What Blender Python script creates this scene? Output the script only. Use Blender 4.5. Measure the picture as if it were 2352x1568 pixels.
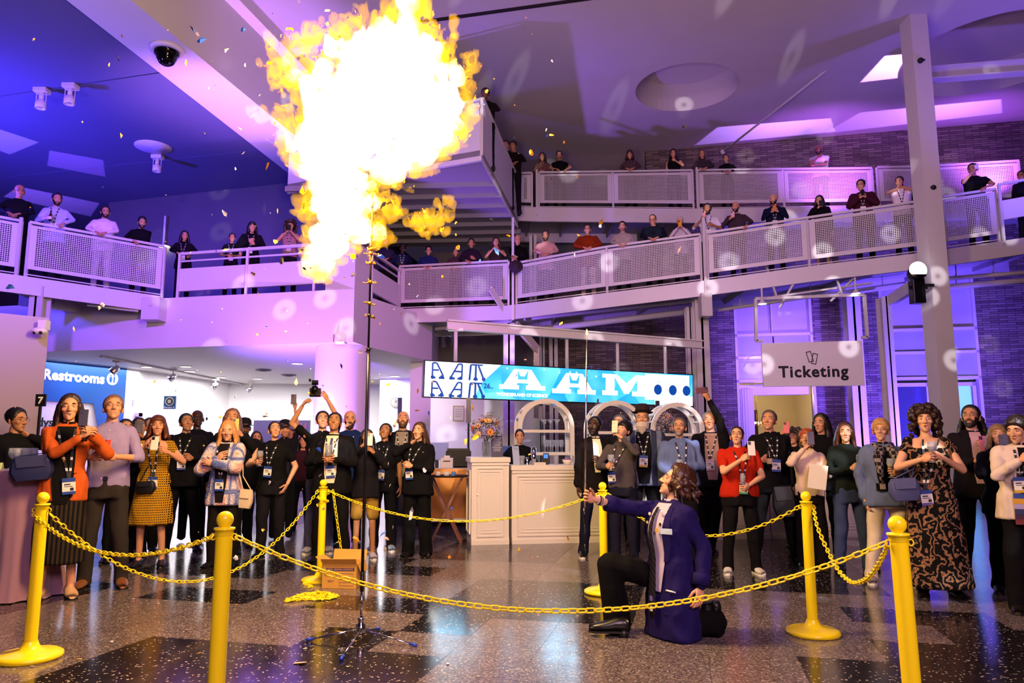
import bpy, math, random
import numpy as np
from math import radians as R_, sin, cos, pi, sqrt, atan2
from mathutils import Vector, Matrix, noise as mnoise
random.seed(7); np.random.seed(7)
D = bpy.data; S = bpy.context.scene
for o in list(D.objects): D.objects.remove(o)
COL = S.collection

# ---------------------------------------------------------------- camera
F = 1690.0; TH = math.atan(236/1690); CT, ST = cos(TH), sin(TH); H = 1.35
cam = D.cameras.new('camera'); cam.sensor_width = 36; cam.lens = F/2352*36; cam.clip_end = 200
co = D.objects.new('camera', cam); COL.objects.link(co)
co.location = (0, 0, H); co.rotation_euler = (pi/2+TH, 0, 0); S.camera = co
def ray(px, py):
    u = (px-1176)/F; v = (784-py)/F
    return u, CT-v*ST, ST+v*CT
def P(px, py, Y):                       # point of the sight line at distance Y ahead
    d = ray(px, py); t = Y/d[1]
    return Vector((d[0]*t, Y, H+d[2]*t))
def FL(px, py, z=0.0):                  # point of the sight line at height z
    d = ray(px, py); t = (z-H)/d[2]
    return Vector((d[0]*t, d[1]*t, z))

# ---------------------------------------------------------------- look, world, lights
S.view_settings.view_transform = 'Standard'; S.view_settings.look = 'None'
S.view_settings.gamma = 1; S.view_settings.use_curve_mapping = False
S.view_settings.exposure = 0.0
S.cycles.use_denoising = True
S.cycles.max_bounces = 6; S.cycles.diffuse_bounces = 3; S.cycles.glossy_bounces = 3
S.cycles.transparent_max_bounces = 24; S.cycles.volume_bounces = 0; S.cycles.caustics_reflective = False
S.cycles.caustics_refractive = False; S.cycles.sample_clamp_indirect = 4
W = D.worlds.new('world'); S.world = W; W.use_nodes = True
W.node_tree.nodes['Background'].inputs[0].default_value = (0.42, 0.30, 0.62, 1)
W.node_tree.nodes['Background'].inputs[1].default_value = 0.045
def area(name, loc, aim, size, power, col, sy=None, spread=180):
    l = D.lights.new(name, 'AREA'); l.energy = power; l.color = col; l.size = size
    if sy: l.shape = 'RECTANGLE'; l.size_y = sy
    l.spread = R_(spread)
    o = D.objects.new(name, l); COL.objects.link(o); o.location = loc
    o.rotation_euler = (Vector(aim)-Vector(loc)).to_track_quat('-Z', 'Y').to_euler(); return o
def spot(name, loc, aim, power, col, angle=60, blend=.6, size=.15):
    l = D.lights.new(name, 'SPOT'); l.energy = power; l.color = col; l.spot_size = R_(angle)
    l.spot_blend = blend; l.shadow_soft_size = size
    o = D.objects.new(name, l); COL.objects.link(o); o.location = loc
    o.rotation_euler = (Vector(aim)-Vector(loc)).to_track_quat('-Z', 'Y').to_euler(); return o
def point(name, loc, power, col, size=.2):
    l = D.lights.new(name, 'POINT'); l.energy = power; l.color = col; l.shadow_soft_size = size
    o = D.objects.new(name, l); COL.objects.link(o); o.location = loc; return o
FIRE = P(860, 250, 5.35)
point('fire_light', FIRE, 900, (1, .68, .29), .50)
point('fire_light_low', P(800, 520, 5.35), 200, (1, .62, .22), .25)
# stage lights of the party: magenta and violet washes hung behind and above the camera, narrow enough to miss the crowd
spot('magenta_wash', (1.5, 0, 7.5), (-3.6, 15.2, 3.9), 7000, (.64, .13, .92), 34, .9, .4)
spot('violet_wash', (-5, 1, 7.0), (-9.5, 15.5, 3.8), 11000, (.30, .08, 1), 44, .9, .4)
spot('rose_wash', (0, 1, 7.5), (5.5, 16.5, 5.4), 2700, (.70, .36, .66), 46, .9, .4)
area('hall_fill', (2, -3, 7.5), (0, 10, 1.5), 4.0, 190, (.70, .34, .90))
area('front_light', (1.5, -2.0, 4.6), (0.3, 8, 0.9), 1.8, 195, (1, .64, .66), spread=110)
spot('blue_uplight', (-12.6, 13.2, 5.4), (-11.2, 16.0, 8.5), 4600, (.07, .04, 1), 150, .9)
spot('violet_uplight', (-9.0, 9.5, 4.2), (-9.0, 12.0, 8.5), 850, (.20, .12, 1), 140, .9)
spot('violet_column_light', (-4.7, 14.0, .3), (-3.9, 15.9, 2.6), 3600, (.30, .12, 1), 90, .8)
spot('violet_beam_light', (-5.2, 13.6, 5.0), (-5.9, 14.5, 8.4), 1900, (.50, .20, 1), 75, .9)
spot('ceiling_wash', (1.5, 5, 4.6), (3.2, 13.5, 10.2), 1150, (.62, .30, .90), 95, .9)
spot('ceiling_wash_right', (10.5, 12.5, 5.5), (11.5, 15.5, 10.2), 700, (.20, .10, 1), 120, .9)
# right side: blue and violet up-lights on the brick wall
spot('blue_wall_light', (9.6, 15.5, .3), (9.8, 20.8, 4.5), 6500, (.14, .07, 1), 96, .8)
spot('violet_wall_light', (8.4, 18.0, 7.9), (8.9, 20.9, 9.7), 430, (.42, .10, 1), 120, .9)
spot('violet_wall_light', (12.2, 17.5, 7.9), (12.4, 19.8, 9.6), 430, (.40, .09, 1), 120, .9)
spot('blue_door_light', (7.2, 17.6, 3.9), (7.6, 21, 3.6), 800, (.26, .10, 1), 84, .8)

def framed(name, A, B, width, power, col, z, drop=3.2, off=(0, -1.0)):
    """spot added below a ceiling, masked to a hard-edged oblong between plan points A and B"""
    A = FL(*A, z); B = FL(*B, z); c = (A+B)/2; loc = c+Vector((off[0], off[1], -drop)); o = spot(name, loc, c, power, col, 150, 0, .02)
    zax = (loc-c).normalized(); xax = (B-A); xax = (xax-zax*xax.dot(zax)).normalized(); yax = zax.cross(xax); o.rotation_euler = Matrix((xax, yax, zax)).transposed().to_euler()
    dist = (loc-c).length; l = o.data; l.use_nodes = True; nt = l.node_tree; N = nt.nodes.new; Lk = nt.links.new; tc = N('ShaderNodeTexCoord'); sp = N('ShaderNodeSeparateXYZ'); Lk(tc.outputs['Normal'], sp.inputs[0]); prev = None
    for k, lim in ((0, (B-A).length/2/dist), (1, width/2/dist)):
        d = N('ShaderNodeMath'); d.operation = 'DIVIDE'; Lk(sp.outputs[k], d.inputs[0]); Lk(sp.outputs[2], d.inputs[1]); a = N('ShaderNodeMath'); a.operation = 'ABSOLUTE'; Lk(d.outputs[0], a.inputs[0]); q = N('ShaderNodeMath'); q.operation = 'LESS_THAN'; Lk(a.outputs[0], q.inputs[0]); q.inputs[1].default_value = lim
        if prev: m = N('ShaderNodeMath'); m.operation = 'MULTIPLY'; Lk(prev.outputs[0], m.inputs[0]); Lk(q.outputs[0], m.inputs[1]); prev = m
        else: prev = q
    Lk(prev.outputs[0], nt.nodes['Emission'].inputs['Strength'])
for A_, B_, w_, pw_, c_, z_ in (((1640, 309), (1925, 284), .9, 500, (.40, .20, 1), 10.2), ((1965, 277), (2320, 240), .9, 520, (.42, .18, 1), 10.2), ((2010, 155), (2135, 142), 1.0, 900, (.85, .38, 1), 10.2),
        ((-60, 300), (50, 338), 1.3, 900, (.34, .18, 1), 8.5), ((110, 362), (235, 385), 1.2, 600, (.26, .10, 1), 8.5), ((20, 438), (205, 478), 1.4, 600, (.30, .13, 1), 8.5)):
    framed('added_patch_spot', A_, B_, w_, pw_*(1.25 if z_ > 9 else 1.5), c_, z_, 1.7 if z_ > 9 else 2.6)  # no such lamps known; added to draw the bright oblongs on the ceilings
# projector with a pierced metal gobo: throws ragged rings and dots over the hall
gb_ = spot('gobo_projector', (3.6, -1.5, 7.4), (2.6, 14, 4.2), 8500, (1, .94, .98), 66, .3, .01); gl = gb_.data; gl.use_nodes = True; nt = gl.node_tree; N = nt.nodes.new; Lk = nt.links.new
e_ = nt.nodes['Emission']; tcg = N('ShaderNodeTexCoord'); sg = N('ShaderNodeSeparateXYZ'); Lk(tcg.outputs['Normal'], sg.inputs[0])
dx, dy, cbg = N('ShaderNodeMath'), N('ShaderNodeMath'), N('ShaderNodeCombineXYZ')
for d_, k_ in ((dx, 0), (dy, 1)): d_.operation = 'DIVIDE'; Lk(sg.outputs[k_], d_.inputs[0]); Lk(sg.outputs[2], d_.inputs[1]); Lk(d_.outputs[0], cbg.inputs[k_])
vg = N('ShaderNodeTexVoronoi'); vg.voronoi_dimensions = '2D'; vg.inputs['Scale'].default_value = 13; vg.inputs['Randomness'].default_value = .85; Lk(cbg.outputs[0], vg.inputs['Vector'])
rg = N('ShaderNodeValToRGB'); e2 = rg.color_ramp.elements; e2[0].position = 0; e2[0].color = (.05, .05, .05, 1); e2[1].position = .07; e2[1].color = (.9, .9, .9, 1)
for p_, c_ in ((.13, .9), (.19, 0), (1, 0)): q_e = e2.new(p_); q_e.color = (c_, c_, c_, 1)
Lk(vg.outputs['Distance'], rg.inputs[0]); Lk(rg.outputs[0], e_.inputs['Strength'])

# ---------------------------------------------------------------- materials
def lin(c):
    if isinstance(c, str):
        c = c.lstrip('#'); c = c if len(c) == 6 else ''.join(x+x for x in c); c = [int(c[i:i+2], 16)/255 for i in (0, 2, 4)]
        c = [x/12.92 if x <= .04045 else ((x+.055)/1.055)**2.4 for x in c]
    return (c[0], c[1], c[2], 1)
MC = {}
def mat(name, col='#808080', rough=.6, metal=0, var=.0, scale=30, bump=0, emit=None, es=1, trans=0, coat=0, sheen=0, alpha=1, spec=.5):
    key = (name, str(col), rough, metal, var, scale, bump, str(emit), es)
    if key in MC: return MC[key]
    m = D.materials.new(name); m.use_nodes = True; nt = m.node_tree; b = nt.nodes['Principled BSDF']
    b.inputs['Base Color'].default_value = lin(col); b.inputs['Roughness'].default_value = rough
    b.inputs['Metallic'].default_value = metal
    if trans: b.inputs['Transmission Weight'].default_value = trans; b.inputs['IOR'].default_value = 1.45
    if spec != .5: b.inputs['Specular IOR Level'].default_value = spec
    if alpha < 1: b.inputs['Alpha'].default_value = alpha
    if coat: b.inputs['Coat Weight'].default_value = coat
    if sheen: b.inputs['Sheen Weight'].default_value = sheen
    if emit: b.inputs['Emission Color'].default_value = lin(emit); b.inputs['Emission Strength'].default_value = es
    if var or bump:
        tc = nt.nodes.new('ShaderNodeTexCoord'); n = nt.nodes.new('ShaderNodeTexNoise')
        n.inputs['Scale'].default_value = scale; n.inputs['Detail'].default_value = 3
        nt.links.new(tc.outputs['Object'], n.inputs['Vector'])
        if var:
            mx = nt.nodes.new('ShaderNodeMix'); mx.data_type = 'RGBA'
            c = lin(col); mx.inputs[6].default_value = tuple(x*(1-var) for x in c[:3])+(1,)
            mx.inputs[7].default_value = tuple(min(1, x*(1+var)) for x in c[:3])+(1,)
            nt.links.new(n.outputs[0], mx.inputs[0]); nt.links.new(mx.outputs[2], b.inputs['Base Color'])
        if bump:
            bp = nt.nodes.new('ShaderNodeBump'); bp.inputs['Strength'].default_value = bump; bp.inputs['Distance'].default_value = .02
            nt.links.new(n.outputs[0], bp.inputs['Height']); nt.links.new(bp.outputs[0], b.inputs['Normal'])
    MC[key] = m; return m
def nodes(name):
    m = D.materials.new(name); m.use_nodes = True
    return m, m.node_tree, m.node_tree.nodes['Principled BSDF'], m.node_tree.nodes.new, m.node_tree.links.new
def ramp(new, stops, interp='LINEAR'):
    r = new('ShaderNodeValToRGB'); r.color_ramp.interpolation = interp; e = r.color_ramp.elements
    while len(e) < len(stops): e.new(.5)
    for k, (p, c) in enumerate(stops): e[k].position = p; e[k].color = lin(c)
    return r
def terrazzo(name, base, chips, amt, amt2, rough):
    m, nt, b, new, lk = nodes(name)
    tc = new('ShaderNodeNewGeometry'); v = new('ShaderNodeTexVoronoi'); v.inputs['Scale'].default_value = 95
    lk(tc.outputs['Position'], v.inputs['Vector'])
    sep = new('ShaderNodeSeparateColor'); lk(v.outputs['Color'], sep.inputs[0])
    r = ramp(new, [(0, base)]+[(a, c) for a, c in chips], 'CONSTANT'); lk(sep.outputs[0], r.inputs[0])
    n = new('ShaderNodeTexNoise'); n.inputs['Scale'].default_value = 1.3; lk(tc.outputs['Position'], n.inputs['Vector'])
    mx = new('ShaderNodeMix'); mx.data_type = 'RGBA'; mx.blend_type = 'MULTIPLY'; mx.inputs[0].default_value = .25
    lk(r.outputs[0], mx.inputs[6]); lk(n.outputs[0], mx.inputs[7]); lk(mx.outputs[2], b.inputs['Base Color'])
    n2 = new('ShaderNodeTexNoise'); n2.inputs['Scale'].default_value = 5; n2.inputs['Detail'].default_value = 6; lk(tc.outputs['Position'], n2.inputs['Vector'])
    mr = new('ShaderNodeMapRange'); mr.inputs[3].default_value = rough; mr.inputs[4].default_value = rough+.10
    lk(n2.outputs[0], mr.inputs[0]); lk(mr.outputs[0], b.inputs['Roughness'])
    b.inputs['Coat Weight'].default_value = .0; b.inputs['Specular IOR Level'].default_value = .75
    return m
TL = terrazzo('light_terrazzo', '#6c6062', [(.45, '#84787a'), (.7, '#4c4246'), (.93, '#b0a5a1')], 0, 0, .13)
TD = terrazzo('dark_terrazzo', '#17141a', [(.55, '#221d22'), (.88, '#3a3236'), (.965, '#c8bcb0')], 0, 0, .10)
GROUT = mat('grout', '#6a6062', .7)
def brickmat(name, c1, c2, mortar, w=.30, h=.062):
    m, nt, b, new, lk = nodes(name)
    tc = new('ShaderNodeTexCoord'); sp = new('ShaderNodeSeparateXYZ'); lk(tc.outputs['Object'], sp.inputs[0])
    cb = new('ShaderNodeCombineXYZ'); ad = new('ShaderNodeMath'); lk(sp.outputs[0], ad.inputs[0]); lk(sp.outputs[1], ad.inputs[1])
    lk(ad.outputs[0], cb.inputs[0]); lk(sp.outputs[2], cb.inputs[1])
    t = new('ShaderNodeTexBrick'); t.inputs['Scale'].default_value = 1; t.inputs['Brick Width'].default_value = w
    t.inputs['Row Height'].default_value = h; t.inputs['Mortar Size'].default_value = .007; t.inputs['Bias'].default_value = .1
    t.inputs['Color1'].default_value = lin(c1); t.inputs['Color2'].default_value = lin(c2); t.inputs['Mortar'].default_value = lin(mortar)
    lk(cb.outputs[0], t.inputs['Vector']); lk(t.outputs[0], b.inputs['Base Color'])
    bp = new('ShaderNodeBump'); bp.inputs['Strength'].default_value = .6; bp.inputs['Distance'].default_value = .01; bp.invert = True
    lk(t.outputs[1], bp.inputs['Height']); lk(bp.outputs[0], b.inputs['Normal']); b.inputs['Roughness'].default_value = .8
    return m
BRICK = brickmat('long_brick', '#8d7c74', '#5a4c4a', '#3b3334')
WHITE = mat('white_paint', '#d8d4d4', .55, var=.03, scale=2)
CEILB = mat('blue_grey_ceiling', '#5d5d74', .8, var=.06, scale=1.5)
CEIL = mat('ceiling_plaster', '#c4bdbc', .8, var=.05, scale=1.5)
STEEL = mat('painted_steel', '#cfc9cb', .35, var=.04, scale=3)
DARK = mat('black_metal', '#0b0b0d', .35)
BLACK = mat('black_plastic', '#0a0a0c', .3)
CHROME = mat('chrome', '#d8d8dc', .12, 1)
YEL = mat('yellow_plastic', '#ffe312', .28, var=.03, scale=6)
TRIMW = mat('white_joinery', '#e6dcd6', .4)
GLASSM = mat('clear_glass', '#8890a0', .04, alpha=.28)
PANE = mat('dark_pane', '#20222c', .08)

# ---------------------------------------------------------------- mesh helpers
def mesh(name, V, Fc, m=None, smooth=False):
    me = D.meshes.new(name); me.from_pydata([tuple(v) for v in V], [], [tuple(f) for f in Fc])
    if m:
        for k in (m if isinstance(m, (list, tuple)) else [m]): me.materials.append(k)
    if smooth: me.polygons.foreach_set('use_smooth', [True]*len(me.polygons))
    me.update(); return me
def link(name, me, parent=None, loc=None, rot=None):
    o = D.objects.new(name, me); COL.objects.link(o)
    if parent: o.parent = parent
    if loc is not None: o.location = loc
    if rot is not None: o.rotation_euler = rot
    return o
def tag(o, label=None, cat=None, group=None, kind=None):
    if label: o['label'] = label
    if cat: o['category'] = cat
    if group: o['group'] = group
    if kind: o['kind'] = kind
    return o
def thing(name, label, cat, loc=(0, 0, 0), rz=0, group=None):
    o = D.objects.new(name, None); COL.objects.link(o); o.location = loc; o.rotation_euler = (0, 0, rz)
    o.empty_display_size = .1
    return tag(o, label, cat, group)
class MB:                               # collects shapes, builds ONE mesh
    def __init__(s): s.V = []; s.F = []; s.M = []
    def add(s, V, Fc, mi=0):
        n = len(s.V); s.V += [tuple(v) for v in V]; s.F += [tuple(i+n for i in f) for f in Fc]; s.M += [mi]*len(Fc); return s
    def box(s, a, b, mi=0):
        x0, y0, z0 = a; x1, y1, z1 = b
        return s.add([(x0,y0,z0),(x1,y0,z0),(x1,y1,z0),(x0,y1,z0),(x0,y0,z1),(x1,y0,z1),(x1,y1,z1),(x0,y1,z1)],
                     [(0,3,2,1),(4,5,6,7),(0,1,5,4),(1,2,6,5),(2,3,7,6),(3,0,4,7)], mi)
    def hexa(s, pts, mi=0):             # eight corners, bottom four then top four
        return s.add(pts, [(0,3,2,1),(4,5,6,7),(0,1,5,4),(1,2,6,5),(2,3,7,6),(3,0,4,7)], mi)
    def bar(s, p, q, w, h=None, mi=0, up=(0, 0, 1)):
        p = Vector(p); q = Vector(q); d = (q-p).normalized(); up = Vector(up)
        if abs(d.dot(up)) > .98: up = Vector((0, 1, 0))
        x = d.cross(up).normalized(); z = x.cross(d).normalized(); h = h or w
        c = [(-w/2, -h/2), (w/2, -h/2), (w/2, h/2), (-w/2, h/2)]
        return s.add([p+x*a+z*b for a, b in c]+[q+x*a+z*b for a, b in c],
                     [(0,1,2,3),(7,6,5,4),(0,4,5,1),(1,5,6,2),(2,6,7,3),(3,7,4,0)], mi)
    def tube(s, pts, r, n=8, mi=0, caps=True, closed=False):
        pts = [Vector(p) for p in pts]; rr = r if isinstance(r, (list, tuple)) else [r]*len(pts)
        V = []; k = len(pts); prev = None
        for i, p in enumerate(pts):
            if closed: t = pts[(i+1) % k]-pts[i-1]
            else: t = pts[min(i+1, k-1)]-pts[max(i-1, 0)]
            t.normalize()
            if prev is None:
                a = Vector((0, 0, 1)) if abs(t.z) < .9 else Vector((1, 0, 0)); x = t.cross(a).normalized()
            else:
                x = (prev-t*prev.dot(t)).normalized()
            prev = x; y = t.cross(x)
            V += [p+(x*cos(2*pi*j/n)+y*sin(2*pi*j/n))*rr[i] for j in range(n)]
        Fc = [(i*n+j, i*n+(j+1) % n, ((i+1) % k)*n+(j+1) % n, ((i+1) % k)*n+j) for i in range(k if closed else k-1) for j in range(n)]
        if caps and not closed: Fc += [tuple(range(n-1, -1, -1)), tuple((k-1)*n+j for j in range(n))]
        return s.add(V, Fc, mi)
    def lathe(s, prof, n=24, c=(0, 0, 0), mi=0, a0=0, a1=2*pi):
        full = abs(a1-a0-2*pi) < 1e-6; m = n if full else n+1
        V = [(c[0]+r*cos(a0+(a1-a0)*j/n), c[1]+r*sin(a0+(a1-a0)*j/n), c[2]+z) for r, z in prof for j in range(m)]
        Fc = [(i*m+j, i*m+(j+1) % m, (i+1)*m+(j+1) % m, (i+1)*m+j) for i in range(len(prof)-1) for j in range(n)]
        return s.add(V, Fc, mi)
    def sphere(s, c, r, n=12, k=8, mi=0, rot=None):
        r = (r, r, r) if not isinstance(r, (tuple, list)) else r; V = []
        for i in range(k+1):
            t = pi*i/k
            for j in range(n):
                v = Vector((r[0]*sin(t)*cos(2*pi*j/n), r[1]*sin(t)*sin(2*pi*j/n), r[2]*cos(t)))
                if rot is not None: v = rot @ v
                V.append(Vector(c)+v)
        Fc = [(i*n+j, (i+1)*n+j, (i+1)*n+(j+1) % n, i*n+(j+1) % n) for i in range(k) for j in range(n)]
        return s.add(V, Fc, mi)
    def prism(s, poly, z0, z1, mi=0):   # vertical prism over a plan polygon
        n = len(poly); V = [(x, y, z0) for x, y in poly]+[(x, y, z1) for x, y in poly]
        return s.add(V, [tuple(range(n-1, -1, -1)), tuple(range(n, 2*n))]+[(i, (i+1) % n, n+(i+1) % n, n+i) for i in range(n)], mi)
    def mesh(s, name, m, smooth=False):
        me = mesh(name, s.V, s.F, m, smooth)
        if any(s.M): me.polygons.foreach_set('material_index', s.M)
        return me
    def obj(s, name, m, parent=None, smooth=False, loc=None, rot=None, bevel=0):
        o = link(name, s.mesh(name, m, smooth), parent, loc, rot)
        if bevel:
            b = o.modifiers.new('b', 'BEVEL'); b.width = bevel; b.segments = 2; b.limit_method = 'ANGLE'
        return o
def struct(name, mb, m, parent=None, smooth=False):
    o = mb.obj(name, m, parent, smooth)
    if not parent: o['kind'] = 'structure'
    return o
def text(body, size, m, parent, M, name='lettering', ext=.004, off=0, align='CENTER', spacing=1):
    c = D.curves.new(name, 'FONT'); c.body = body; c.size = size; c.extrude = ext; c.offset = off
    c.align_x = align; c.align_y = 'CENTER'; c.space_character = spacing; c.materials.append(m); c.resolution_u = 3
    t = D.objects.new('tmp', c); me = D.meshes.new_from_object(t); D.objects.remove(t); D.curves.remove(c); me.name = name
    o = D.objects.new(name, me); COL.objects.link(o); o.parent = parent; o.matrix_local = M; return o
def frame_at(p, right, up):             # matrix with local x = right, local y = up
    r = Vector(right).normalized(); u = Vector(up); u = (u-r*u.dot(r)).normalized(); n = r.cross(u)
    M = Matrix.Identity(4)
    for i in range(3): M[i][0] = r[i]; M[i][1] = u[i]; M[i][2] = n[i]; M[i][3] = p[i]
    return M
# ================================================================ FLOOR
AG = R_(13.6); CA, SA = cos(AG), sin(AG); TS = .547
def G(v, u): return v*CA+u*SA, -v*SA+u*CA
def dark(k, m):
    if -7 <= k <= -4 and m <= -2: return m >= -5
    if k == -5 and m == -1 or k == -4 and m == 0: return True
    if k in (-6, -5) and m == 1: return True
    if -4 <= k <= -2 and 1 <= m <= 3: return True
    if k == 1 and -4 <= m <= -1: return True
    if k >= 2 and -4 <= m <= 0: return k <= 7
    if k >= 2 and m == 2: return k <= 3
    if k >= 3 and m == 1: return k <= 5
    if -1 <= k <= 2 and m in (4, 5): return True
    if (k in (-11, -10, -9) and m in (3, 4)) or (k in (-9, -8) and m in (1,)): return True
    if (k in (-9, -8, -7) and m in (4, 5)) or (k == -6 and m == 4): return True
    if k in (-6, -5) and m == 7: return True
    if k <= -11 and m in (-1, 0, 1): return True
    if m >= 6 or k <= -12 or k >= 8:
        return ((k//3)*7+(m//2)*5) % 5 < 2
    return False
g = MB(); g.box((-26, -6, -.30), (22, 34, -.012))
floor = struct('floor', g, GROUT)
tms = []
for mm, nm in ((TL, 'light'), (TD, 'dark')):
    w = TS-.0022; b = MB(); b.box((0, 0, -.012), (w, w, 0)); tms.append(b.mesh('tile', mm))
cells = []
for k in range(-48, 48):
    for m in range(-22, 56):
        x, y = G(.065+TS*(k+.5), 5.26+TS*(m+.5))
        if y < 1.0 or y > 32 or abs(x) > 22: continue
        cells.append((x*x+y*y if abs(x) < .72*y+.6 and y > 3.2 else 1e6+x*x+y*y, k, m))
cells.sort(); far = {0: MB(), 1: MB()}
for n, (dd, k, m) in enumerate(cells):
    x, y = G(.065+TS*k, 5.26+TS*m); dk = int(dark(k, m))
    if n < 290:
        link('tile', tms[dk], floor, (x, y, 0), (0, 0, -AG))
    else:
        c = [G(.065+TS*k, 5.26+TS*m), G(.065+TS*(k+1)-.002, 5.26+TS*m), G(.065+TS*(k+1)-.002, 5.26+TS*(m+1)-.002), G(.065+TS*k, 5.26+TS*(m+1)-.002)]
        far[dk].add([(a, b, 0) for a, b in c], [(0, 1, 2, 3)])
for dk, mm in ((0, TL), (1, TD)):
    o = far[dk].obj('distant_tiles', mm, floor); o['kind'] = 'stuff'

# ================================================================ CEILINGS
ZC = 10.2; ZL = 8.5
def ceil_hole(mb, cx, cy, r, hs, z, n=48, depth=.75):
    V = []; Fc = []
    for j in range(n):
        a = 2*pi*j/n; c, s_ = cos(a), sin(a); q = hs/max(abs(c), abs(s_))
        V += [(cx+r*c, cy+r*s_, z), (cx+q*c, cy+q*s_, z), (cx+r*c, cy+r*s_, z+depth)]
    for j in range(n):
        a, b = 3*j, 3*((j+1) % n); Fc += [(a, a+1, b+1, b), (a, b, b+2, a+2)]
    Fc.append(tuple(3*j+2 for j in range(n))); mb.add(V, Fc)
c1 = FL(1577, 203, ZC); c2 = FL(2290, 122, ZC)
g = MB(); hs = 2.15
def plane(mb, x0, y0, x1, y1, z): mb.add([(x0, y0, z), (x1, y0, z), (x1, y1, z), (x0, y1, z)], [(0, 3, 2, 1)])
# tiles of plane around the two square patches that hold the round coffers
YS = 4.3
for (cx, cy, r) in ((c1.x, c1.y, 1.27), (c2.x, c2.y+.15, 1.95)): ceil_hole(g, cx, cy, r, hs, ZC)
ax, bx = c1.x, c2.x; ay, by = c1.y, c2.y+.15
plane(g, -9, ay-hs, ax-hs, 26, ZC); plane(g, ax-hs, ay+hs, ax+hs, 26, ZC); plane(g, ax+hs, ay-hs, bx-hs, 26, ZC)
plane(g, bx-hs, by+hs, bx+hs, 26, ZC); plane(g, bx+hs, by-hs, 22, 26, ZC); plane(g, -9, by-hs, bx-hs, ay-hs, ZC) if by-hs < ay-hs else None
plane(g, bx+hs, YS-.3, 22, by-hs, ZC); plane(g, -9, YS-.3, bx+hs, by-hs, ZC)
struct('ceiling', g, CEIL)
a = FL(600, 108, ZC); b = FL(1000, 47, ZC); c = FL(1330, 0, ZC)
g = MB(); g.bar((b.x-1.2, b.y+.25, ZC-.01), (c.x+.6, c.y-.16, ZC-.01), .09, .03); struct('trim_1', g, mat('seam_shadow_gap', '#1b1512', .9))
# left ceiling, lower, in slabs with narrow gaps, and the deep beam beside it
e0 = FL(174, 0, ZL); e1 = FL(700, 417, ZL); f0 = FL(300, 0, ZL-.12); f1 = FL(690, 322, ZL-.12)
dv = (e1-e0).normalized(); 
def exy(Y): return e0.x+(e1.x-e0.x)*(Y-e0.y)/(e1.y-e0.y)
def fxy(Y): return f0.x+(f1.x-f0.x)*(Y-f0.y)/(f1.y-f0.y)
s1a, s1b = FL(0, 221, ZL), FL(392, 163, ZL); s2a, s2b = FL(0, 408, ZL), FL(620, 341, ZL)
def sl(a, b, x): return a.y+(b.y-a.y)*(x-a.x)/(b.x-a.x)
def slab(y0f, y1f, n):
    g = MB(); X0 = -26
    y0, y1 = y0f(X0), y1f(X0); xr0 = xr1 = -6
    for _ in range(12): xr0 = exy(y0f(xr0)); xr1 = exy(y1f(xr1))
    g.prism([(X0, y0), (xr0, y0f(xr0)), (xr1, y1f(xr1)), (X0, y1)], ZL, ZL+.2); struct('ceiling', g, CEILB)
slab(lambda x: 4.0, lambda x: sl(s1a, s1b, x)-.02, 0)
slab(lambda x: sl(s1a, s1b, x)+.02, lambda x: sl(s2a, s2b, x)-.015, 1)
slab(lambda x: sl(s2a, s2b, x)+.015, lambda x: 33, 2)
g = MB(); g.prism([(-26, 4), (exy(4)+.1, 4), (exy(33)+.1, 33), (-26, 33)], ZL+.22, ZL+.3); struct('ceiling', g, mat('seam_shadow_gap', '#1b1512', .9))
g = MB(); g.prism([(exy(4), 4), (fxy(4), 4), (fxy(22), 22), (exy(22), 22)], ZL-.12, ZC+.45)
struct('trim_3', g, WHITE)
g = MB(); g.prism([(fxy(4), 4), (fxy(4)+.28, 4), (fxy(17)+.28, 17), (fxy(17), 17)], ZC-.28, ZC+.3); struct('trim_4', g, WHITE)
g = MB(); g.bar((a.x-.2, a.y+.1, ZC-.1), (b.x, b.y+.1, ZC-.0), .28, .26); struct('trim_5', g, WHITE)

# ================================================================ BACK WALLS
def Yw(px): return 22-(px-1240)*2.5/1112
def W2(px): q = P(px, 1000, Yw(px)); return q.x, q.y
def wallseg(name, pa, pb, z0, z1, m, th=.35, off=0):
    (xa, ya), (xb, yb) = W2(pa), W2(pb); g = MB()
    g.prism([(xa, ya+off), (xb, yb+off), (xb, yb+th+off), (xa, ya+th+off)], z0, z1)
    return struct(name, g, m)
wallseg('wall_back', 1500, 2700, 5.9, ZC, BRICK)
wallseg('wall_back', 1240, 1697, 0, 5.9, BRICK)
wallseg('wall_back', 1880, 2040, 0, 5.9, BRICK)
wallseg('wall_back', 2266, 2700, 0, 5.9, BRICK)
MURAL = D.materials.new('landscape_mural'); MURAL.use_nodes = True
nt = MURAL.node_tree; b_ = nt.nodes['Principled BSDF']; tcm = nt.nodes.new('ShaderNodeNewGeometry'); sm = nt.nodes.new('ShaderNodeSeparateXYZ')
nm = nt.nodes.new('ShaderNodeTexNoise'); nm.inputs['Scale'].default_value = .5; am = nt.nodes.new('ShaderNodeMath'); am.operation = 'MULTIPLY_ADD'; am.inputs[1].default_value = 1.6
rm = ramp(nt.nodes.new, [(0, '#2c3330'), (.50, '#3d4436'), (.53, '#77716f'), (1, '#8d8688')]); dm = nt.nodes.new('ShaderNodeMath'); dm.operation = 'DIVIDE'; dm.inputs[1].default_value = 20
nt.links.new(tcm.outputs[0], sm.inputs[0]); nt.links.new(tcm.outputs[0], nm.inputs['Vector']); nt.links.new(nm.outputs[0], am.inputs[0]); nt.links.new(sm.outputs[2], am.inputs[2])
nt.links.new(am.outputs[0], dm.inputs[0]); nt.links.new(dm.outputs[0], rm.inputs[0]); nt.links.new(rm.outputs[0], b_.inputs['Base Color'])
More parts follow.
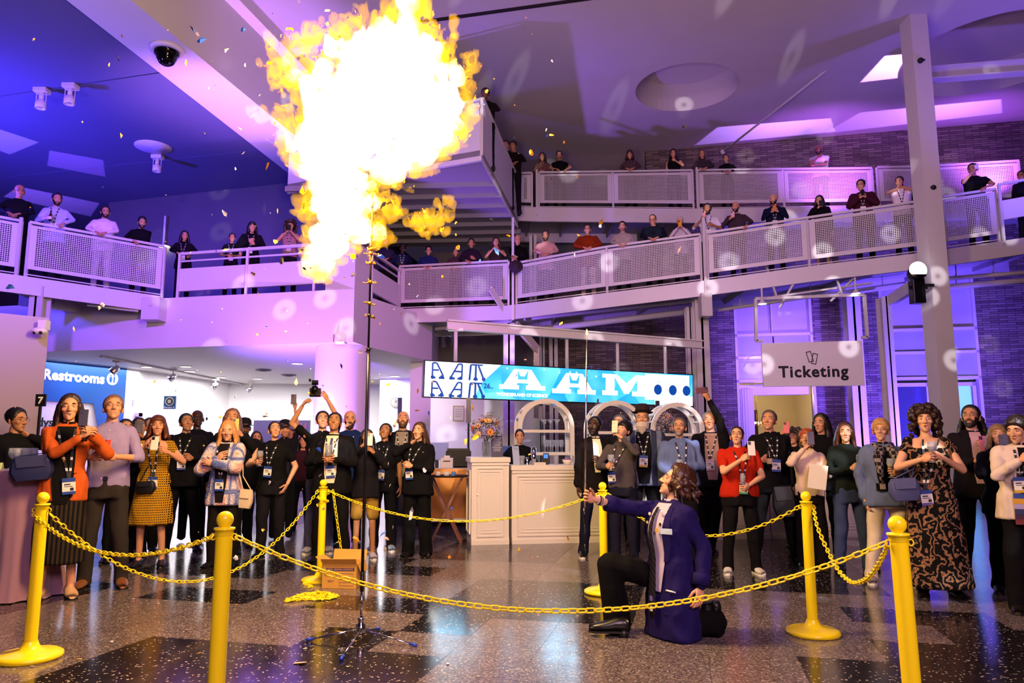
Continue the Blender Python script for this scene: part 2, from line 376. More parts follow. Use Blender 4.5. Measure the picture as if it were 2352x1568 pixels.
wallseg('wall_back', 1130, 1499, 5.9, ZC, MURAL, off=.1)
g = MB(); g.box((W2(2699)[0], 2, 0), (W2(2699)[0]+.3, 20, ZC)); struct('wall_right', g, BRICK)

def bay(pa, pb, n, rows, door):
    """one glazed bay of the back wall: spandrel, mullions, panes, doorway below"""
    (xa, ya), (xb, yb) = W2(pa), W2(pb); d = Vector((xb-xa, yb-ya, 0)); L = d.length; d.normalize(); nrm = Vector((d.y, -d.x, 0))
    root = thing('window_%d' % n, None, None, (xa, ya, 0), atan2(d.y, d.x)); root['kind'] = 'structure'
    g = MB(); g.box((0, .1, rows[0]), (L, .3, 5.9)); g.obj('spandrel', mat('spandrel_panel', '#b8b2c0', .45), root)
    fm = MB(); t = .07
    for x in (0, L-t): fm.box((x, -.02, 0), (x+t, .2, 5.9))
    for z in rows: fm.box((0, -.02, z-.04), (L, .2, z+.04))
    fm.box((L*.48, -.01, rows[0]), (L*.48+.03, .15, 5.9))
    fm.obj('window_frame', STEEL, root)
    fr = mat('frosted_glass', '#d9dbe8', .35, trans=.5)
    for z0, z1 in zip(rows[1:], rows[:-1]):
        for x0, x1 in ((t, L/2-.02), (L/2+.02, L-t)):
            q = MB(); q.box((x0, .06, z0+.04), (x1, .075, z1-.04)); q.obj('pane', fr, root)
    return root, L
zz = lambda py, px: P(px, py, Yw(px)).z
bay(1697, 1880, 1, [zz(768, 1790), zz(820, 1790), zz(874, 1790)], 0)
bay(2040, 2266, 2, [zz(756, 2160), zz(809, 2160), zz(868, 2160)], 1)
# lit room seen through the first doorway
(xa, ya), (xb, yb) = W2(1697), W2(1880)
CREAM = mat('cream_plaster', '#d9c7a4', .7)
g = MB(); g.box((xa-1.5, ya+4.2, 0), (xb+3, ya+4.4, 3.6)); g.box((xa-1.5, ya+.5, 3.4), (xb+3, ya+4.2, 3.6)); g.box((xb+1.2, ya+.4, 0), (xb+1.4, ya+4.2, 3.6)); struct('wall_vestibule', g, CREAM)
g = MB(); g.box((xa+.85, ya+4.05, 0), (xa+1.9, ya+4.19, 2.5)); struct('door_3', g, mat('dark_wood', '#2a1c12', .4))
g = MB()
for i in range(9): g.tube([(xa+.34+.17*cos(pi+pi*i/8), ya+.28-.17*sin(pi*i/8), 0), (xa+.34+.17*cos(pi+pi*i/8), ya+.28-.17*sin(pi*i/8), zz(892, 1720))], .035, 6)
g.box((xa+.12, ya+.2, zz(892, 1720)), (xa+.6, ya+.6, zz(892, 1720)+.12)); struct('trim_6', g, WHITE, smooth=False)
g = MB(); g.prism([(xa+.5, ya+.25), (xb-.1, yb+.2), (xb-.1, yb+.42), (xa+.5, ya+.5)], zz(905, 1790), zz(880, 1790)); struct('trim_7', g, WHITE)
point('doorway_light', (xa+1.6, ya+2.4, 2.9), 60, (1, .78, .45), .3)
ch = thing('chandelier', 'small lit chandelier seen through the doorway under the ticketing sign', 'chandelier', (xa+1.25, ya+2.2, 1.95))
g = MB(); g.tube([(0, 0, .1), (0, 0, 1.4)], .012, 6); g.sphere((0, 0, .05), .05)
for i in range(6): g.tube([(0, 0, 0), (.13*cos(i), .13*sin(i), -.05), (.2*cos(i*1.047), .2*sin(i*1.047), .02)], .01, 5)
g.obj('frame', mat('brass', '#a8833a', .3, 1), ch, True)
for i in range(6):
    q = MB(); q.sphere((.2*cos(i*1.047), .2*sin(i*1.047), .06), .035, 8, 6); q.obj('bulb', mat('lit_bulb', '#fff0d0', .5, emit='#ffe2ae', es=14), ch, True)
# second bay: double doors with a bright street window
(xa, ya), (xb, yb) = W2(2040), W2(2266); d2 = atan2(yb-ya, xb-xa); L = math.hypot(xb-xa, yb-ya)
zt = zz(878, 2160)
for i, (x0, x1, lit) in enumerate(((.12, L*.48, 0), (L*.52, L-.12, 1))):
    dr = thing('door_%d' % (i+1), None, None, (xa, ya+.05, 0), d2); dr['kind'] = 'structure'
    g = MB(); g.box((x0, 0, 0), (x0+.09, .05, zt)); g.box((x1-.09, 0, 0), (x1, .05, zt)); g.box((x0, 0, zt-.1), (x1, .05, zt)); g.box((x0, 0, 0), (x1, .05, .25)); g.obj('door_frame', STEEL, dr)
    q = MB(); q.box((x0+.09, .02, .25), (x1-.09, .03, zt-.1)); q.obj('pane', mat('door_glass', '#aab4e8', .08, trans=.85), dr)
    q = MB(); q.box((x0+.1, -.06, 1.0), (x1-.1, -.03, 1.05)); q.obj('door_handle', CHROME, dr)
g = MB(); g.box((xa-.5, ya+2.5, 0), (xb+.5, ya+2.7, 3.2)); struct('wall_porch', g, mat('porch_wall', '#6a5cc0', .7))
q1 = P(2196, 990, ya+2.4); q2 = P(2238, 990, ya+2.4)
g = MB(); g.box((q1.x, ya+2.40, .9), (q2.x, ya+2.44, P(2215, 878, ya+2.4).z)); g.obj('window_3', mat('street_light_window', '#ffffff', .5, emit='#9fe4ff', es=3.0))['kind'] = 'structure'

# ================================================================ MEZZANINE (left upper floor)
ZM = 4.55; ZS = 3.44
def q_(px, Y): v = P(px, 1000, Y); return (v.x, v.y)
pB = q_(804, 15.0); pA = q_(-120, 17.2); pC = q_(989, 18.6); pD = q_(1020, 29)
g = MB(); g.prism([pA, pB, q_(842, 15.9), pC, pD, (-24, 29)], ZS, ZM); struct('wall_mezzanine_front', g, WHITE)
# corner pier that carries the parapet
e735 = q_(735, 15.24)
g = MB(); g.prism([e735, pB, q_(842, 15.9), (e735[0]+.2, 16.1)], ZM, ZM+1.02); struct('wall_mezzanine_corner', g, WHITE)
# concourse below: sign wall, angled wall, back wall, bright
BW = mat('concourse_white', '#f2f0f2', .5)
w0, w1, w2_, w3 = q_(60, 18.0), q_(287, 20.4), q_(521, 25.5), q_(1010, 26.5)
g = MB()
for a, b in ((w1, w2_), (w2_, w3)):
    g.prism([a, b, (b[0], b[1]+.2), (a[0], a[1]+.2)], 0, ZS)
struct('wall_concourse_back', g, BW)
g = MB(); g.prism([w0, w1, (w1[0], w1[1]+.2), (w0[0], w0[1]+.2)], 0, ZS); struct('wall_restroom', g, BW)
g = MB(); g.prism([(-24, 17.9), (w0[0], w0[1]), (w0[0], w0[1]+.2), (-24, 18.1)], 0, ZS); struct('wall_concourse_left', g, WHITE)
# upper level rear wall above the mezzanine
a, b = FL(250, 465, ZL), FL(700, 416, ZL)
ext = (b-a); c0 = a; c1_ = b+ext*.35
g = MB(); g.prism([(c0.x, c0.y), (c1_.x, c1_.y), (c1_.x, c1_.y+.2), (c0.x, c0.y+.2)], ZM, ZL); struct('wall_gallery', g, mat('gallery_wall', '#5f5a58', .5, var=.1, scale=1))
g = MB(); g.box((-26, 29, 0), (2, 29.3, ZL)); struct('wall_far', g, mat('gallery_wall_dark', '#4a4448', .6))
g = MB(); g.box((-24.3, 2, 0), (-24, 30, ZL)); struct('wall_left', g, WHITE)
# round column below the corner
cc = P(783, 1000, 15.9)
colr = P(846, 1000, 15.9).x-cc.x
g = MB(); g.lathe([(colr, 0), (colr, ZS)], 40, (cc.x, cc.y, 0)); struct('column', g, WHITE, smooth=True)
# reception side wall right of the column
pe = q_(985, 17.6); pg = q_(945, 22.5)
g = MB(); g.prism([q_(940, 18.7), q_(988, 18.7), q_(988, 19.0), q_(940, 19.0)], 0, ZS); struct('wall_reception', g, BW)
g = MB(); g.prism([q_(870, 23.5), q_(1250, 23.5), q_(1250, 23.8), q_(870, 23.8)], 0, ZS); struct('wall_reception_back', g, BW)
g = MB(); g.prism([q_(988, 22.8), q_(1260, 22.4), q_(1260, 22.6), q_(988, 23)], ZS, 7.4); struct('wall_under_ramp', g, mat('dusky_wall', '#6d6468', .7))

# ================================================================ RAMPS
def V3(px, py, Y): return P(px, py, Y)
RAIL = STEEL
def perforated(a, b, ta, tb, ba, bb, band=.10, hole=.0255, pitch=.039):
    """sheet between two posts with square holes; a,b plan points, t/b top and bottom heights at each end"""
    a = Vector((a[0], a[1], 0)); b = Vector((b[0], b[1], 0)); L = (b-a).length; th = .004
    nx = max(2, int((L-2*band)/pitch)); h = (ta-ba); nz = max(2, int((h-.10)/pitch)); mz = (h-nz*pitch)/2; mx_ = (L-nx*pitch)/2
    def pt(s, r): q = a.lerp(b, s/L); z = ba+(bb-ba)*s/L+r*((tb-bb)*s/L+(ta-ba)*(1-s/L))/h; return (q.x, q.y, z)
    g = MB(); w = (pitch-hole)
    def strip(s0, s1, r0, r1): g.add([pt(s0, r0), pt(s1, r0), pt(s1, r1), pt(s0, r1)], [(0, 1, 2, 3)])
    strip(0, mx_+w/2, 0, h); strip(L-mx_-w/2, L, 0, h); strip(mx_, L-mx_, 0, mz+w/2); strip(mx_, L-mx_, h-mz-w/2, h)
    for i in range(1, nx): strip(mx_+i*pitch-w/2, mx_+i*pitch+w/2, mz, h-mz)
    for j in range(1, nz): strip(mx_, L-mx_, mz+j*pitch-w/2, mz+j*pitch+w/2)
    return g
def railing(label, pts, posts=True, panel=(.18, .98), slant=()):
    """pts: list of (x, y, ztop, zdeck) where a panel begins or ends; None breaks the panels"""
    q0 = [p for p in pts if p][0]
    r = thing('railing', label, 'railing', (0, 0, 0))
    run = []; runs = [run]; seen = set()
    for p in pts:
        if p is None: run = []; runs.append(run)
        else: run.append(p)
    for run in runs:
        for p, q in zip(run, run[1:]):
            g = MB(); g.bar((p[0], p[1], p[2]), (q[0], q[1], q[2]), .055, .05); g.obj('top_rail', RAIL, r)
            hp, hq = p[2]-p[3], q[2]-q[3]
            u0, u1 = Vector(p[:2]), Vector(q[:2]); dd = (u1-u0).normalized()*.03; a, b = u0+dd, u1-dd
            pb0, pb1 = p[3]+hp*panel[0], q[3]+hq*panel[0]; pt0, pt1 = p[3]+hp*panel[1], q[3]+hq*panel[1]
            ob = perforated(a, b, pt0-.03, pt1-.03, pb0, pb1).obj('perforated_panel', RAIL, r); ob['kind'] = 'stuff'
            md = ob.modifiers.new('t', 'SOLIDIFY'); md.thickness = .006
            g = MB(); g.bar((a.x, a.y, pb0), (b.x, b.y, pb1), .03, .05); g.obj('bottom_rail', RAIL, r)
            g = MB(); g.bar((p[0]+.02, p[1]+.02, p[3]+hp*.06), (q[0]-.02, q[1]+.02, q[3]+hq*.06), .02, .02); g.obj('foot_rail', RAIL, r)
        for p in run:
            if (round(p[0], 2), round(p[1], 2)) in seen: continue
            seen.add((round(p[0], 2), round(p[1], 2)))
            g = MB(); g.box((p[0]-.025, p[1]+.005, p[3]-.02), (p[0]+.025, p[1]+.055, p[2])); g.obj('post', RAIL, r)
    return r
def deck(name, front, depth, beamh=.34, th=.10, mback=None):
    """front: (x, y, z) along the open edge; walkway slab behind it with edge beams and soffit ribs"""
    g = MB(); gb = MB(); gs = MB()
    for (x0, y0, z0), (x1, y1, z1) in zip(front, front[1:]):
        g.hexa([(x0, y0, z0-th), (x1, y1, z1-th), (x1, y1+depth, z1-th), (x0, y0+depth, z0-th), (x0, y0, z0), (x1, y1, z1), (x1, y1+depth, z1), (x0, y0+depth, z0)])
        for off in (0, depth-.1):
            gb.hexa([(x0, y0+off-.06, z0-beamh), (x1, y1+off-.06, z1-beamh), (x1, y1+off+.02, z1-beamh), (x0, y0+off+.02, z0-beamh), (x0, y0+off-.06, z0+.02), (x1, y1+off-.06, z1+.02), (x1, y1+off+.02, z1+.02), (x0, y0+off+.02, z0+.02)])
        n = max(1, int(math.hypot(x1-x0, y1-y0)/1.2))
        for i in range(n):
            t = (i+.5)/n; x, y, z = x0+(x1-x0)*t, y0+(y1-y0)*t, z0+(z1-z0)*t
            gs.bar((x, y, z-th-.06), (x, y+depth, z-th-.06), .05, .12)
    o = struct(name, g, mat('deck_soffit', '#8f8a90', .6)); b = gb.obj('edge_beam', STEEL, o); gs.obj('joist', mat('deck_soffit', '#8f8a90', .6), o)
    return o
def vz(px, py, Y): return P(px, py, Y).z
def pl(px, Y, top, dk): q = P(px, (top+dk)/2, Y); return (q.x, q.y, vz(px, top, Y), vz(px, dk, Y))
# left ramp
L0, L1, L2_, L3 = pl(-120, 13.6, 478, 612), pl(42, 14.3, 507, 634), pl(62, 14.35, 510, 637), pl(374, 15.95, 566, 683)
railing('white perforated railing of the upper left walkway, in front of the pale-jacketed men', [L0, L1, None, L2_, L3])
deck('left_walkway', [L0[:2]+(L0[3],), L2_[:2]+(L2_[3],), L3[:2]+(L3[3],)], 2.3)
# mezzanine solid parapet with rail
def parapet(label, A, B, zr, z1, z0, posts, slot=None):
    r = thing('railing', label, 'railing'); A = Vector(A); B = Vector(B)
    g = MB(); g.bar((A.x, A.y, zr), (B.x, B.y, zr), .06, .06); g.obj('top_rail', RAIL, r)
    g = MB(); g.bar((A.x, A.y, (zr+z1)/2), (B.x, B.y, (zr+z1)/2), .035, .035); g.obj('middle_rail', RAIL, r)
    g = MB(); g.bar((A.x, A.y, (z0+z1)/2), (B.x, B.y, (z0+z1)/2), .07, z1-z0); g.obj('solid_panel', WHITE, r)
    for t in posts:
        p = A.lerp(B, t); g = MB(); g.bar((p.x, p.y-.05, ZM-.03), (p.x, p.y-.05, zr), .05, .06, up=(0, 1, 0)); g.obj('post', RAIL, r)
    return r
mA = Vector(q_(388, 16.1)); mB = Vector(e735)
parapet('white solid parapet with twin handrails left of the big flame', mA, mB, ZM+1.03, ZM+.68, ZM+.17, (0.005, .48, .93))
sA = Vector(q_(844, 16.05)); sB = Vector(q_(911, 17.9))
parapet('short solid parapet with handrail between the corner pier and the perforated railing', sA, sB, ZM+1.05, ZM+.70, ZM+.15, (0.02, .97))
# right ramp
K = dict()
pts = [pl(917, 18.0, 612, 712), pl(1168, 17.5, 599, 704), None, pl(1186, 17.45, 604, 700), pl(1394, 17.0, 567, 675), None, pl(1394, 17.0, 567, 675), pl(1610, 16.5, 538, 648), None,
       pl(1625, 16.45, 535, 645), pl(1857, 15.9, 500, 614), None, pl(1857, 15.9, 500, 614), pl(2122, 15.3, 461, 582), None, pl(2158, 15.25, 454, 575), pl(2292, 15.2, 434, 557)]
railing('long white perforated railing of the lower ramp, rising to the right above the screen', pts)
pr = [p for p in pts if p]
dk = [pr[0], pr[1], pr[3], pr[5], pr[7], pr[9], pr[11], pl(2480, 15.0, 410, 528)]
deck('right_walkway', [p[:2]+(p[3],) for p in dk], 2.5, .33)
RR = [p[:2]+(p[3],) for p in dk]
# landing beyond the last panel: solid box parapet
railing_end = thing('railing', 'white boxy parapet with black bag behind it at the far right end', 'railing')
a, b = pl(2300, 15.1, 424, 560), pl(2460, 14.9, 395, 540)
g = MB(); g.hexa([(a[0], a[1], a[2]-.78), (b[0], b[1], b[2]-.78), (b[0], b[1]+.05, b[2]-.78), (a[0], a[1]+.05, a[2]-.78), (a[0], a[1], a[2]-.36), (b[0], b[1], b[2]-.36), (b[0], b[1]+.05, b[2]-.36), (a[0], a[1]+.05, a[2]-.36)]); g.obj('solid_panel', WHITE, railing_end)
g = MB(); g.bar(a[:3], b[:3], .05, .05); g.bar((a[0], a[1], a[3]), a[:3], .05, .05, up=(0, 1, 0)); g.obj('top_rail', RAIL, railing_end)
# upper ramp
u = [pl(1192, 19.6, 398, 477), pl(1222, 19.6, 397, 478), None, pl(1238, 19.6, 396, 479), pl(1408, 19.6, 394, 480), None, pl(1408, 19.6, 394, 480), pl(1592, 19.5, 391, 482), None,
     pl(1604, 19.5, 391, 482), pl(1800, 19.3, 388, 480), None, pl(1800, 19.3, 388, 480), pl(2006, 18.8, 386, 477), None, pl(2018, 18.7, 384, 477), pl(2110, 18.5, 383, 477), None, pl(2110, 18.5, 383, 477), pl(2345, 18.0, 369, 468)]
railing('white perforated railing of the topmost ramp under the brick wall', u)
uu = [p for p in u if p]; UU = [p[:2]+(p[3],) for p in (uu[0], uu[2], uu[5], uu[9], uu[13])]+[(14.5, 17.6, uu[-1][3])]
deck('upper_walkway', [(pl(1186, 19.6, 398, 477)[0],)+UU[0][1:]]+UU[1:], 2.2, .38)
# stair landing behind the flame with solid parapet
ZT = 7.2
lA = FL(1106, 357, ZT); lD = FL(985, 378, ZT); dirv = (lD-lA).normalized(); lD = lA+dirv*5.0; lB = P(1190, 497, 19.2)
g = MB(); g.prism([(lA.x, lA.y), (lB.x, lB.y), (lB.x-.2, 21.4), (lD.x, 21.4), (lD.x, lD.y)], ZT, ZT+.12)
o = struct('upper_landing', g, mat('deck_soffit', '#8f8a90', .6))
gs = MB()
for i in range(7):
    y = 15.9+i*.75; gs.bar((lD.x, y+.35, ZT-.05), (lA.x+(lB.x-lA.x)*(y-lA.y)/(lB.y-lA.y), y, ZT-.05), .06, .12)
gs.obj('joist', mat('deck_soffit', '#8f8a90', .6), o)
r = thing('railing', 'solid white parapet around the upper landing right of the flame', 'railing')
for p, q in ((lD, lA), (lA, lB)):
    t1 = ZT+1.22 if p is lD else ZT+1.22; g = MB()
    g.hexa([(p.x, p.y, ZT-.1), (q.x, q.y, ZT-.1), (q.x, q.y+.08, ZT-.1), (p.x, p.y+.08, ZT-.1), (p.x, p.y, t1-.45 if p is lD else t1), (q.x, q.y, t1-.45 if p is lD else t1), (q.x, q.y+.08, t1), (p.x, p.y+.08, t1)])
    g.obj('solid_panel', WHITE, r)
g = MB(); g.bar((lD.x, lD.y, ZT+1.22), (lA.x, lA.y, ZT+1.22), .05, .05); g.bar((lA.x, lA.y, ZT), (lA.x, lA.y, ZT+1.24), .06, .06, up=(0, 1, 0)); g.bar((lA.x, lA.y, ZT+1.24), (lB.x, lB.y, ZT+1.24), .1, .05)
g.obj('top_rail', RAIL, r)

# ================================================================ COLUMNS, BEAMS, PIPES
def col(pa, pb, Y, z0, z1, dpt=.3, name='column', m=STEEL, web=True):
    a, b = P(pa, 900, Y), P(pb, 900, Y); g = MB(); w = b.x-a.x; t = .03 if web else 0
    if web:      # H section: two flanges and a web
        g.box((a.x, Y, z0), (b.x, Y+t, z1)); g.box((a.x, Y+dpt-t, z0), (b.x, Y+dpt, z1)); g.box((a.x+w*.42, Y, z0), (a.x+w*.58, Y+dpt, z1))
    else: g.box((a.x, Y, z0), (b.x, Y+dpt, z1))
    return struct(name, g, m)
col(2160, 2202, 14.2, 0, ZC, .42, web=False)
a, b = P(2160, 900, 14.2), P(2202, 900, 14.2)
col(2040, 2062, 16.5, 0, vz(2050, 680, 16.5), .3)
col(1958, 1990, 19.3, 0, 5.9, .3)
col(1603, 1634, 16.9, 0, pr[7][3]-.33, .3)
col(1156, 1182, 17.9, 0, pr[1][3]-.33, .3)
col(1217, 1234, 20.0, pr[1][3]-.2, 7.15, .25)
col(1262, 1282, 21.5, 0, 5.5, .2); col(1240, 1252, 21.6, 0, 5.5, .2)
col(1582, 1600, 17.3, 0, 4.6, .2)
x0 = P(1610, 690, 16.35).x
g = MB(); g.box((x0, 16.3, vz(1620, 725, 16.3)), (x0+.24, 16.6, vz(1620, 672, 16.3))); struct('trim_8', g, STEEL)
for x_, y0_, y1_, Yc in ((1618, 465, 725, 16.42), (1178, 500, 735, 17.42), (50, 380, 640, 14.28), (1601, 385, 480, 19.45), (1233, 390, 495, 19.55)):
    g = MB(); q = P(x_, (y0_+y1_)/2, Yc); g.box((q.x-.03, Yc-.04, vz(x_, y1_, Yc)), (q.x+.03, Yc, vz(x_, max(y0_, 500 if Yc < 18 else y0_), Yc))); struct('trim_9', g, STEEL)
col(47, 78, 14.5, 3.0, 4.5, .3)
# connector boxes at ramp ends
for px0, px1, py0, py1, Y in ((328, 372, 684, 735, 15.7), (911, 942, 714, 760, 17.85)):
    a, b = P(px0, py1, Y), P(px1, py0, Y); g = MB(); g.box((a.x, Y-.1, a.z), (b.x, Y+.3, b.z)); g.tube([(a.x*.5+b.x*.5, Y-.1, b.z*.7+a.z*.3), (a.x*.5+b.x*.5, Y-.13, b.z*.7+a.z*.3)], .05, 16); struct('trim_10', g, STEEL)
# slanted strut plates
g = MB(); g.bar(P(2046, 690, 16.5), P(2100, 655, 15.4), .12, .25); struct('trim_11', g, STEEL)
g = MB(); g.bar(P(1128, 664, 17.3), P(1172, 735, 17.6), .04, .14); struct('trim_12', g, STEEL)
g = MB(); g.bar(P(1185, 745, 17.8), P(1236, 805, 18.5), .08, .2); g.bar(P(1232, 800, 18.5), P(1232, 960, 18.5), .14, .14, up=(0, 1, 0)); struct('trim_13', g, mat('cream_steel', '#d8cfb0', .4))  # strut and post in a cream-toned steel colour
# rod from the brick wall up to the big column, with turnbuckle
rod = thing('tie_rod', 'long slanting steel tie rod from the brick wall up to the tall column', 'rod')
a, b = P(1660, 349, 19.9), P(2092, 8, 14.5)
g = MB(); g.tube([a, b], .028, 8); g.obj('rod', STEEL, rod, True)
for t in (.85, .91):
    c = a.lerp(b, t); g = MB(); g.tube([c, a.lerp(b, t+.008)], .06, 8); g.obj('collar', DARK, rod, True)
g = MB(); g.sphere(a, .07, 10, 6); g.obj('end_fitting', STEEL, rod, True)
# upper right beam
g = MB(); a, b = P(2136, 172, 15.0), P(2500, 143, 14.4); g.bar(a, b, .06, .26); g.bar(a-Vector((0, 0, .13)), b-Vector((0, 0, .13)), .24, .03); g.bar(a+Vector((0, 0, .13)), b+Vector((0, 0, .13)), .24, .03); struct('trim_14', g, STEEL)
g = MB(); a, b = P(2128, 10, 14.4), P(2352, -14, 14.0); g.bar(a, b, .3, .12); struct('trim_15', g, STEEL)
# truss beam and hangers of the screen
sc_tr = thing('screen_hanger', 'white steel truss beam with four drop pipes above the long screen', 'beam')
a, b = P(1027, 745, 13.2), P(1612, 791, 15.6)
g = MB()
for dz in (.075, -.075): g.bar(a+Vector((0, 0, dz)), b+Vector((0, 0, dz)), .12, .03)
g.bar(a, b, .03, .15); g.obj('beam', STEEL, sc_tr)
for px, y1, y2 in ((1047, 757, 829), (1302, 775, 846), (1418, 783, 852), (1527, 790, 857)):
    t = (px-1027)/(1612-1027); Y = 13.2+2.4*t; g = MB(); p0 = P(px, y1, Y); g.tube([p0, (p0.x, p0.y, vz(px, y2, Y))], .035, 8); g.obj('drop_pipe', STEEL, sc_tr, True)
    g = MB(); g.bar(p0-Vector((.14, 0, 0)), p0+Vector((.14, 0, 0)), .1, .05); g.obj('clamp', STEEL, sc_tr)
# pipes below the walkways
for p, q, r_, lb in ((P(1000, 755, 18.6), P(1590, 690, 17.3), .05, 'thin steel pipe running just under the lower ramp above the screen'),
        (P(1190, 762, 18.9), P(1590, 715, 18.0), .08, 'thick dark pipe under the lower ramp behind the screen hanger'),
        (P(1650, 712, 17.4), P(2080, 650, 16.9), .04, 'slender pipe under the ramp between ticketing sign and tall column'),
        (P(200, 700, 15.3), P(318, 714, 15.7), .03, 'thin pipe below the left walkway ending in an elbow'),
        (P(2170, 660, 16.4), P(2400, 640, 16.0), .07, 'thick violet-lit pipe right of the tall column'),
        (P(2170, 640, 16.2), P(2400, 622, 15.8), .05, 'thinner upper violet-lit pipe right of the tall column')):
    g = MB(); g.tube([p, q], r_, 8)
    for t in (.12, .5, .88): c = p.lerp(q, t); g.tube([c, c+Vector((0, 0, .3))], .012, 5)
    tag(g.obj('pipe', STEEL, None, True), lb, 'pipe')
# ================================================================ remeshing of organic shapes, in one batch
def bake(items):
    """items: {key: (mesh, voxel, smooth iterations)} -> {key: final mesh}; every union becomes one closed skin"""
    tmp = {}
    for k, (me, vx, it) in items.items():
        o = D.objects.new('tmp', me); COL.objects.link(o)
        r = o.modifiers.new('r', 'REMESH'); r.mode = 'VOXEL'; r.voxel_size = vx; r.use_smooth_shade = True
        if it: s = o.modifiers.new('s', 'SMOOTH'); s.iterations = it; s.factor = .5
        tmp[k] = o
    dg = bpy.context.evaluated_depsgraph_get(); out = {}
    for k, o in tmp.items(): out[k] = D.meshes.new_from_object(o.evaluated_get(dg), depsgraph=dg)
    for k, o in tmp.items(): m = o.data; D.objects.remove(o); D.meshes.remove(m)
    return out
def co_get(me):
    a = np.empty(len(me.vertices)*3, np.float32); me.vertices.foreach_get('co', a); return a.reshape(-1, 3)
def co_set(me, a): me.vertices.foreach_set('co', a.astype(np.float32).ravel()); me.update()
def no_get(me):
    a = np.empty(len(me.vertices)*3, np.float32); me.vertices.foreach_get('normal', a); return a.reshape(-1, 3)

# ================================================================ BAR
bA = FL(1082, 1251); bB = FL(1316, 1246); bdir = (bB-bA).normalized(); bang = atan2(bdir.y, bdir.x)
hz = P(1240, 1068, bA.lerp(bB, .65).y).z; hp = P(1120, 1050, bA.y).z
def moulded(g, x0, x1, z0, z1, y, steps=((.0, .02), (.045, .012), (.085, .006))):
    for off, dp in steps:
        w = .018
        for a, b in (((x0+off, z0+off), (x1-off, z0+off+w)), ((x0+off, z1-off-w), (x1-off, z1-off)), ((x0+off, z0+off+w), (x0+off+w, z1-off-w)), ((x1-off-w, z0+off+w), (x1-off, z1-off-w))):
            g.box((a[0], y-dp, a[1]), (b[0], y+.002, b[1]))
def bar_unit(name, label, x0, x1, h, dpt, loc, top_over=.02):
    t = thing(name, label, 'counter', loc, bang)
    g = MB(); g.box((x0, 0, .0), (x1, dpt, h-.075)); g.obj('body', TRIMW, t)
    g = MB(); g.box((x0-top_over, -top_over, h-.07), (x1+top_over, dpt+top_over, h)); g.obj('countertop', TRIMW, t, bevel=.006)
    g = MB(); moulded(g, x0+.07, x1-.07, .10, h-.14, 0); g.obj('front_panel', TRIMW, t)
    g = MB(); g.box((x0, -.03, 0), (x1, .0, .06)); g.box((x0, -.018, .06), (x1, 0, .085)); g.obj('plinth_moulding', TRIMW, t); g = MB(); g.box((x0, -.018, h-.11), (x1, 0, h-.075)); g.obj('cornice_moulding', TRIMW, t)
    return t
podium = bar_unit('bar_podium', 'taller white panelled end podium of the bar, under the flower vase', 0, .52, hp, .62, bA)
g = MB()
for a, b in (((.09, .13), (.54, .15)), ((.09, hp-.2), (.54, hp-.18)), ((.09, .15), (.11, hp-.2)), ((.52, .15), (.54, hp-.2))): g.box((-.02, a[0], a[1]), (0.001, b[0], b[1]))
g.obj('side_panel', TRIMW, podium)
xs = [(.56, 2.55), (2.575, 4.35), (4.375, 6.1)]
lbs = ['lower white panelled bar counter beside the podium, in front of the bartender', 'middle stretch of white panelled bar behind the men in blue shirt and dark jacket', 'right end of white panelled bar behind the woman in green sweater']
for (x0, x1), lb in zip(xs, lbs): bar_unit('bar_counter', lb, x0, x1, hz, .6, bA, .01)
def bp(x, y, z=0): v = bA+bdir*x+Vector((-bdir.y, bdir.x, 0))*y; return Vector((v.x, v.y, z))
def bx(px, yoff=.25):                    # distance along the bar met by the sight line of a column of the photo
    d = ray(px, 1050); n = Vector((-bdir.y, bdir.x, 0)); p0 = bA+n*yoff
    t = (p0.x*bdir.y-p0.y*bdir.x)/(d[0]*bdir.y-d[1]*bdir.x); v = Vector((d[0]*t, d[1]*t, 0))-p0; return v.dot(bdir)
# arched shelves behind the bar
def arch(pc, ytop, Y, label, W=.93):
    c = P(pc, 1000, Y); top = P(pc, ytop, Y).z; r = W/2; t = thing('arched_shelf', label, 'shelf', (c.x, c.y, 0), bang+.02, 'arched bar shelves'); zc = top-r
    for k, y in enumerate((0, .32)):
        g = MB(); n = 20; V = []
        prof = [(-r, 0)]+[(-r*cos(pi*i/n), zc+r*sin(pi*i/n)) for i in range(n+1)]+[(r, 0)]
        inn = [(-r+.07, 0)]+[(-(r-.07)*cos(pi*i/n), zc+(r-.07)*sin(pi*i/n)) for i in range(n+1)]+[(r-.07, 0)]
        m = len(prof)
        for yy in (y, y+.035): V += [(a, yy, b) for a, b in prof]+[(a, yy, b) for a, b in inn]
        Fc = []
        for i in range(m-1):
            Fc += [(i, i+1, m+i+1, m+i), (2*m+i, 3*m+i, 3*m+i+1, 2*m+i+1), (i, 2*m+i, 2*m+i+1, i+1), (m+i, m+i+1, 3*m+i+1, 3*m+i)]
        g.add(V, Fc); g.obj(('front_arch', 'rear_arch')[k], TRIMW, t)
    for z in (top-.50, top-.86): g = MB(); g.box((-r+.02, .03, z-.045), (r-.02, .33, z)); g.obj('shelf_board', TRIMW, t)
    for a in (.35, .65, 1.25): 
        g = MB(); x = -r*cos(a)*.96; z = zc+r*sin(a)*.96; g.bar((x, .03, z), (x, .33, z), .05, .03); g.obj('cross_bar', TRIMW, t)
        g = MB(); g.bar((-x, .03, z), (-x, .33, z), .05, .03); g.obj('cross_bar', TRIMW, t)
    return t, top, (c.x, c.y)
a1 = arch(1255, 915, 11.9, 'arched white shelf behind the bartender holding cocktail glasses')
a2 = arch(1418, 919, 12.0, 'arched white shelf behind the bearded man in a hat')
a3 = arch(1558, 924, 12.1, 'arched white shelf rightmost of the three, behind the man raising his phone')
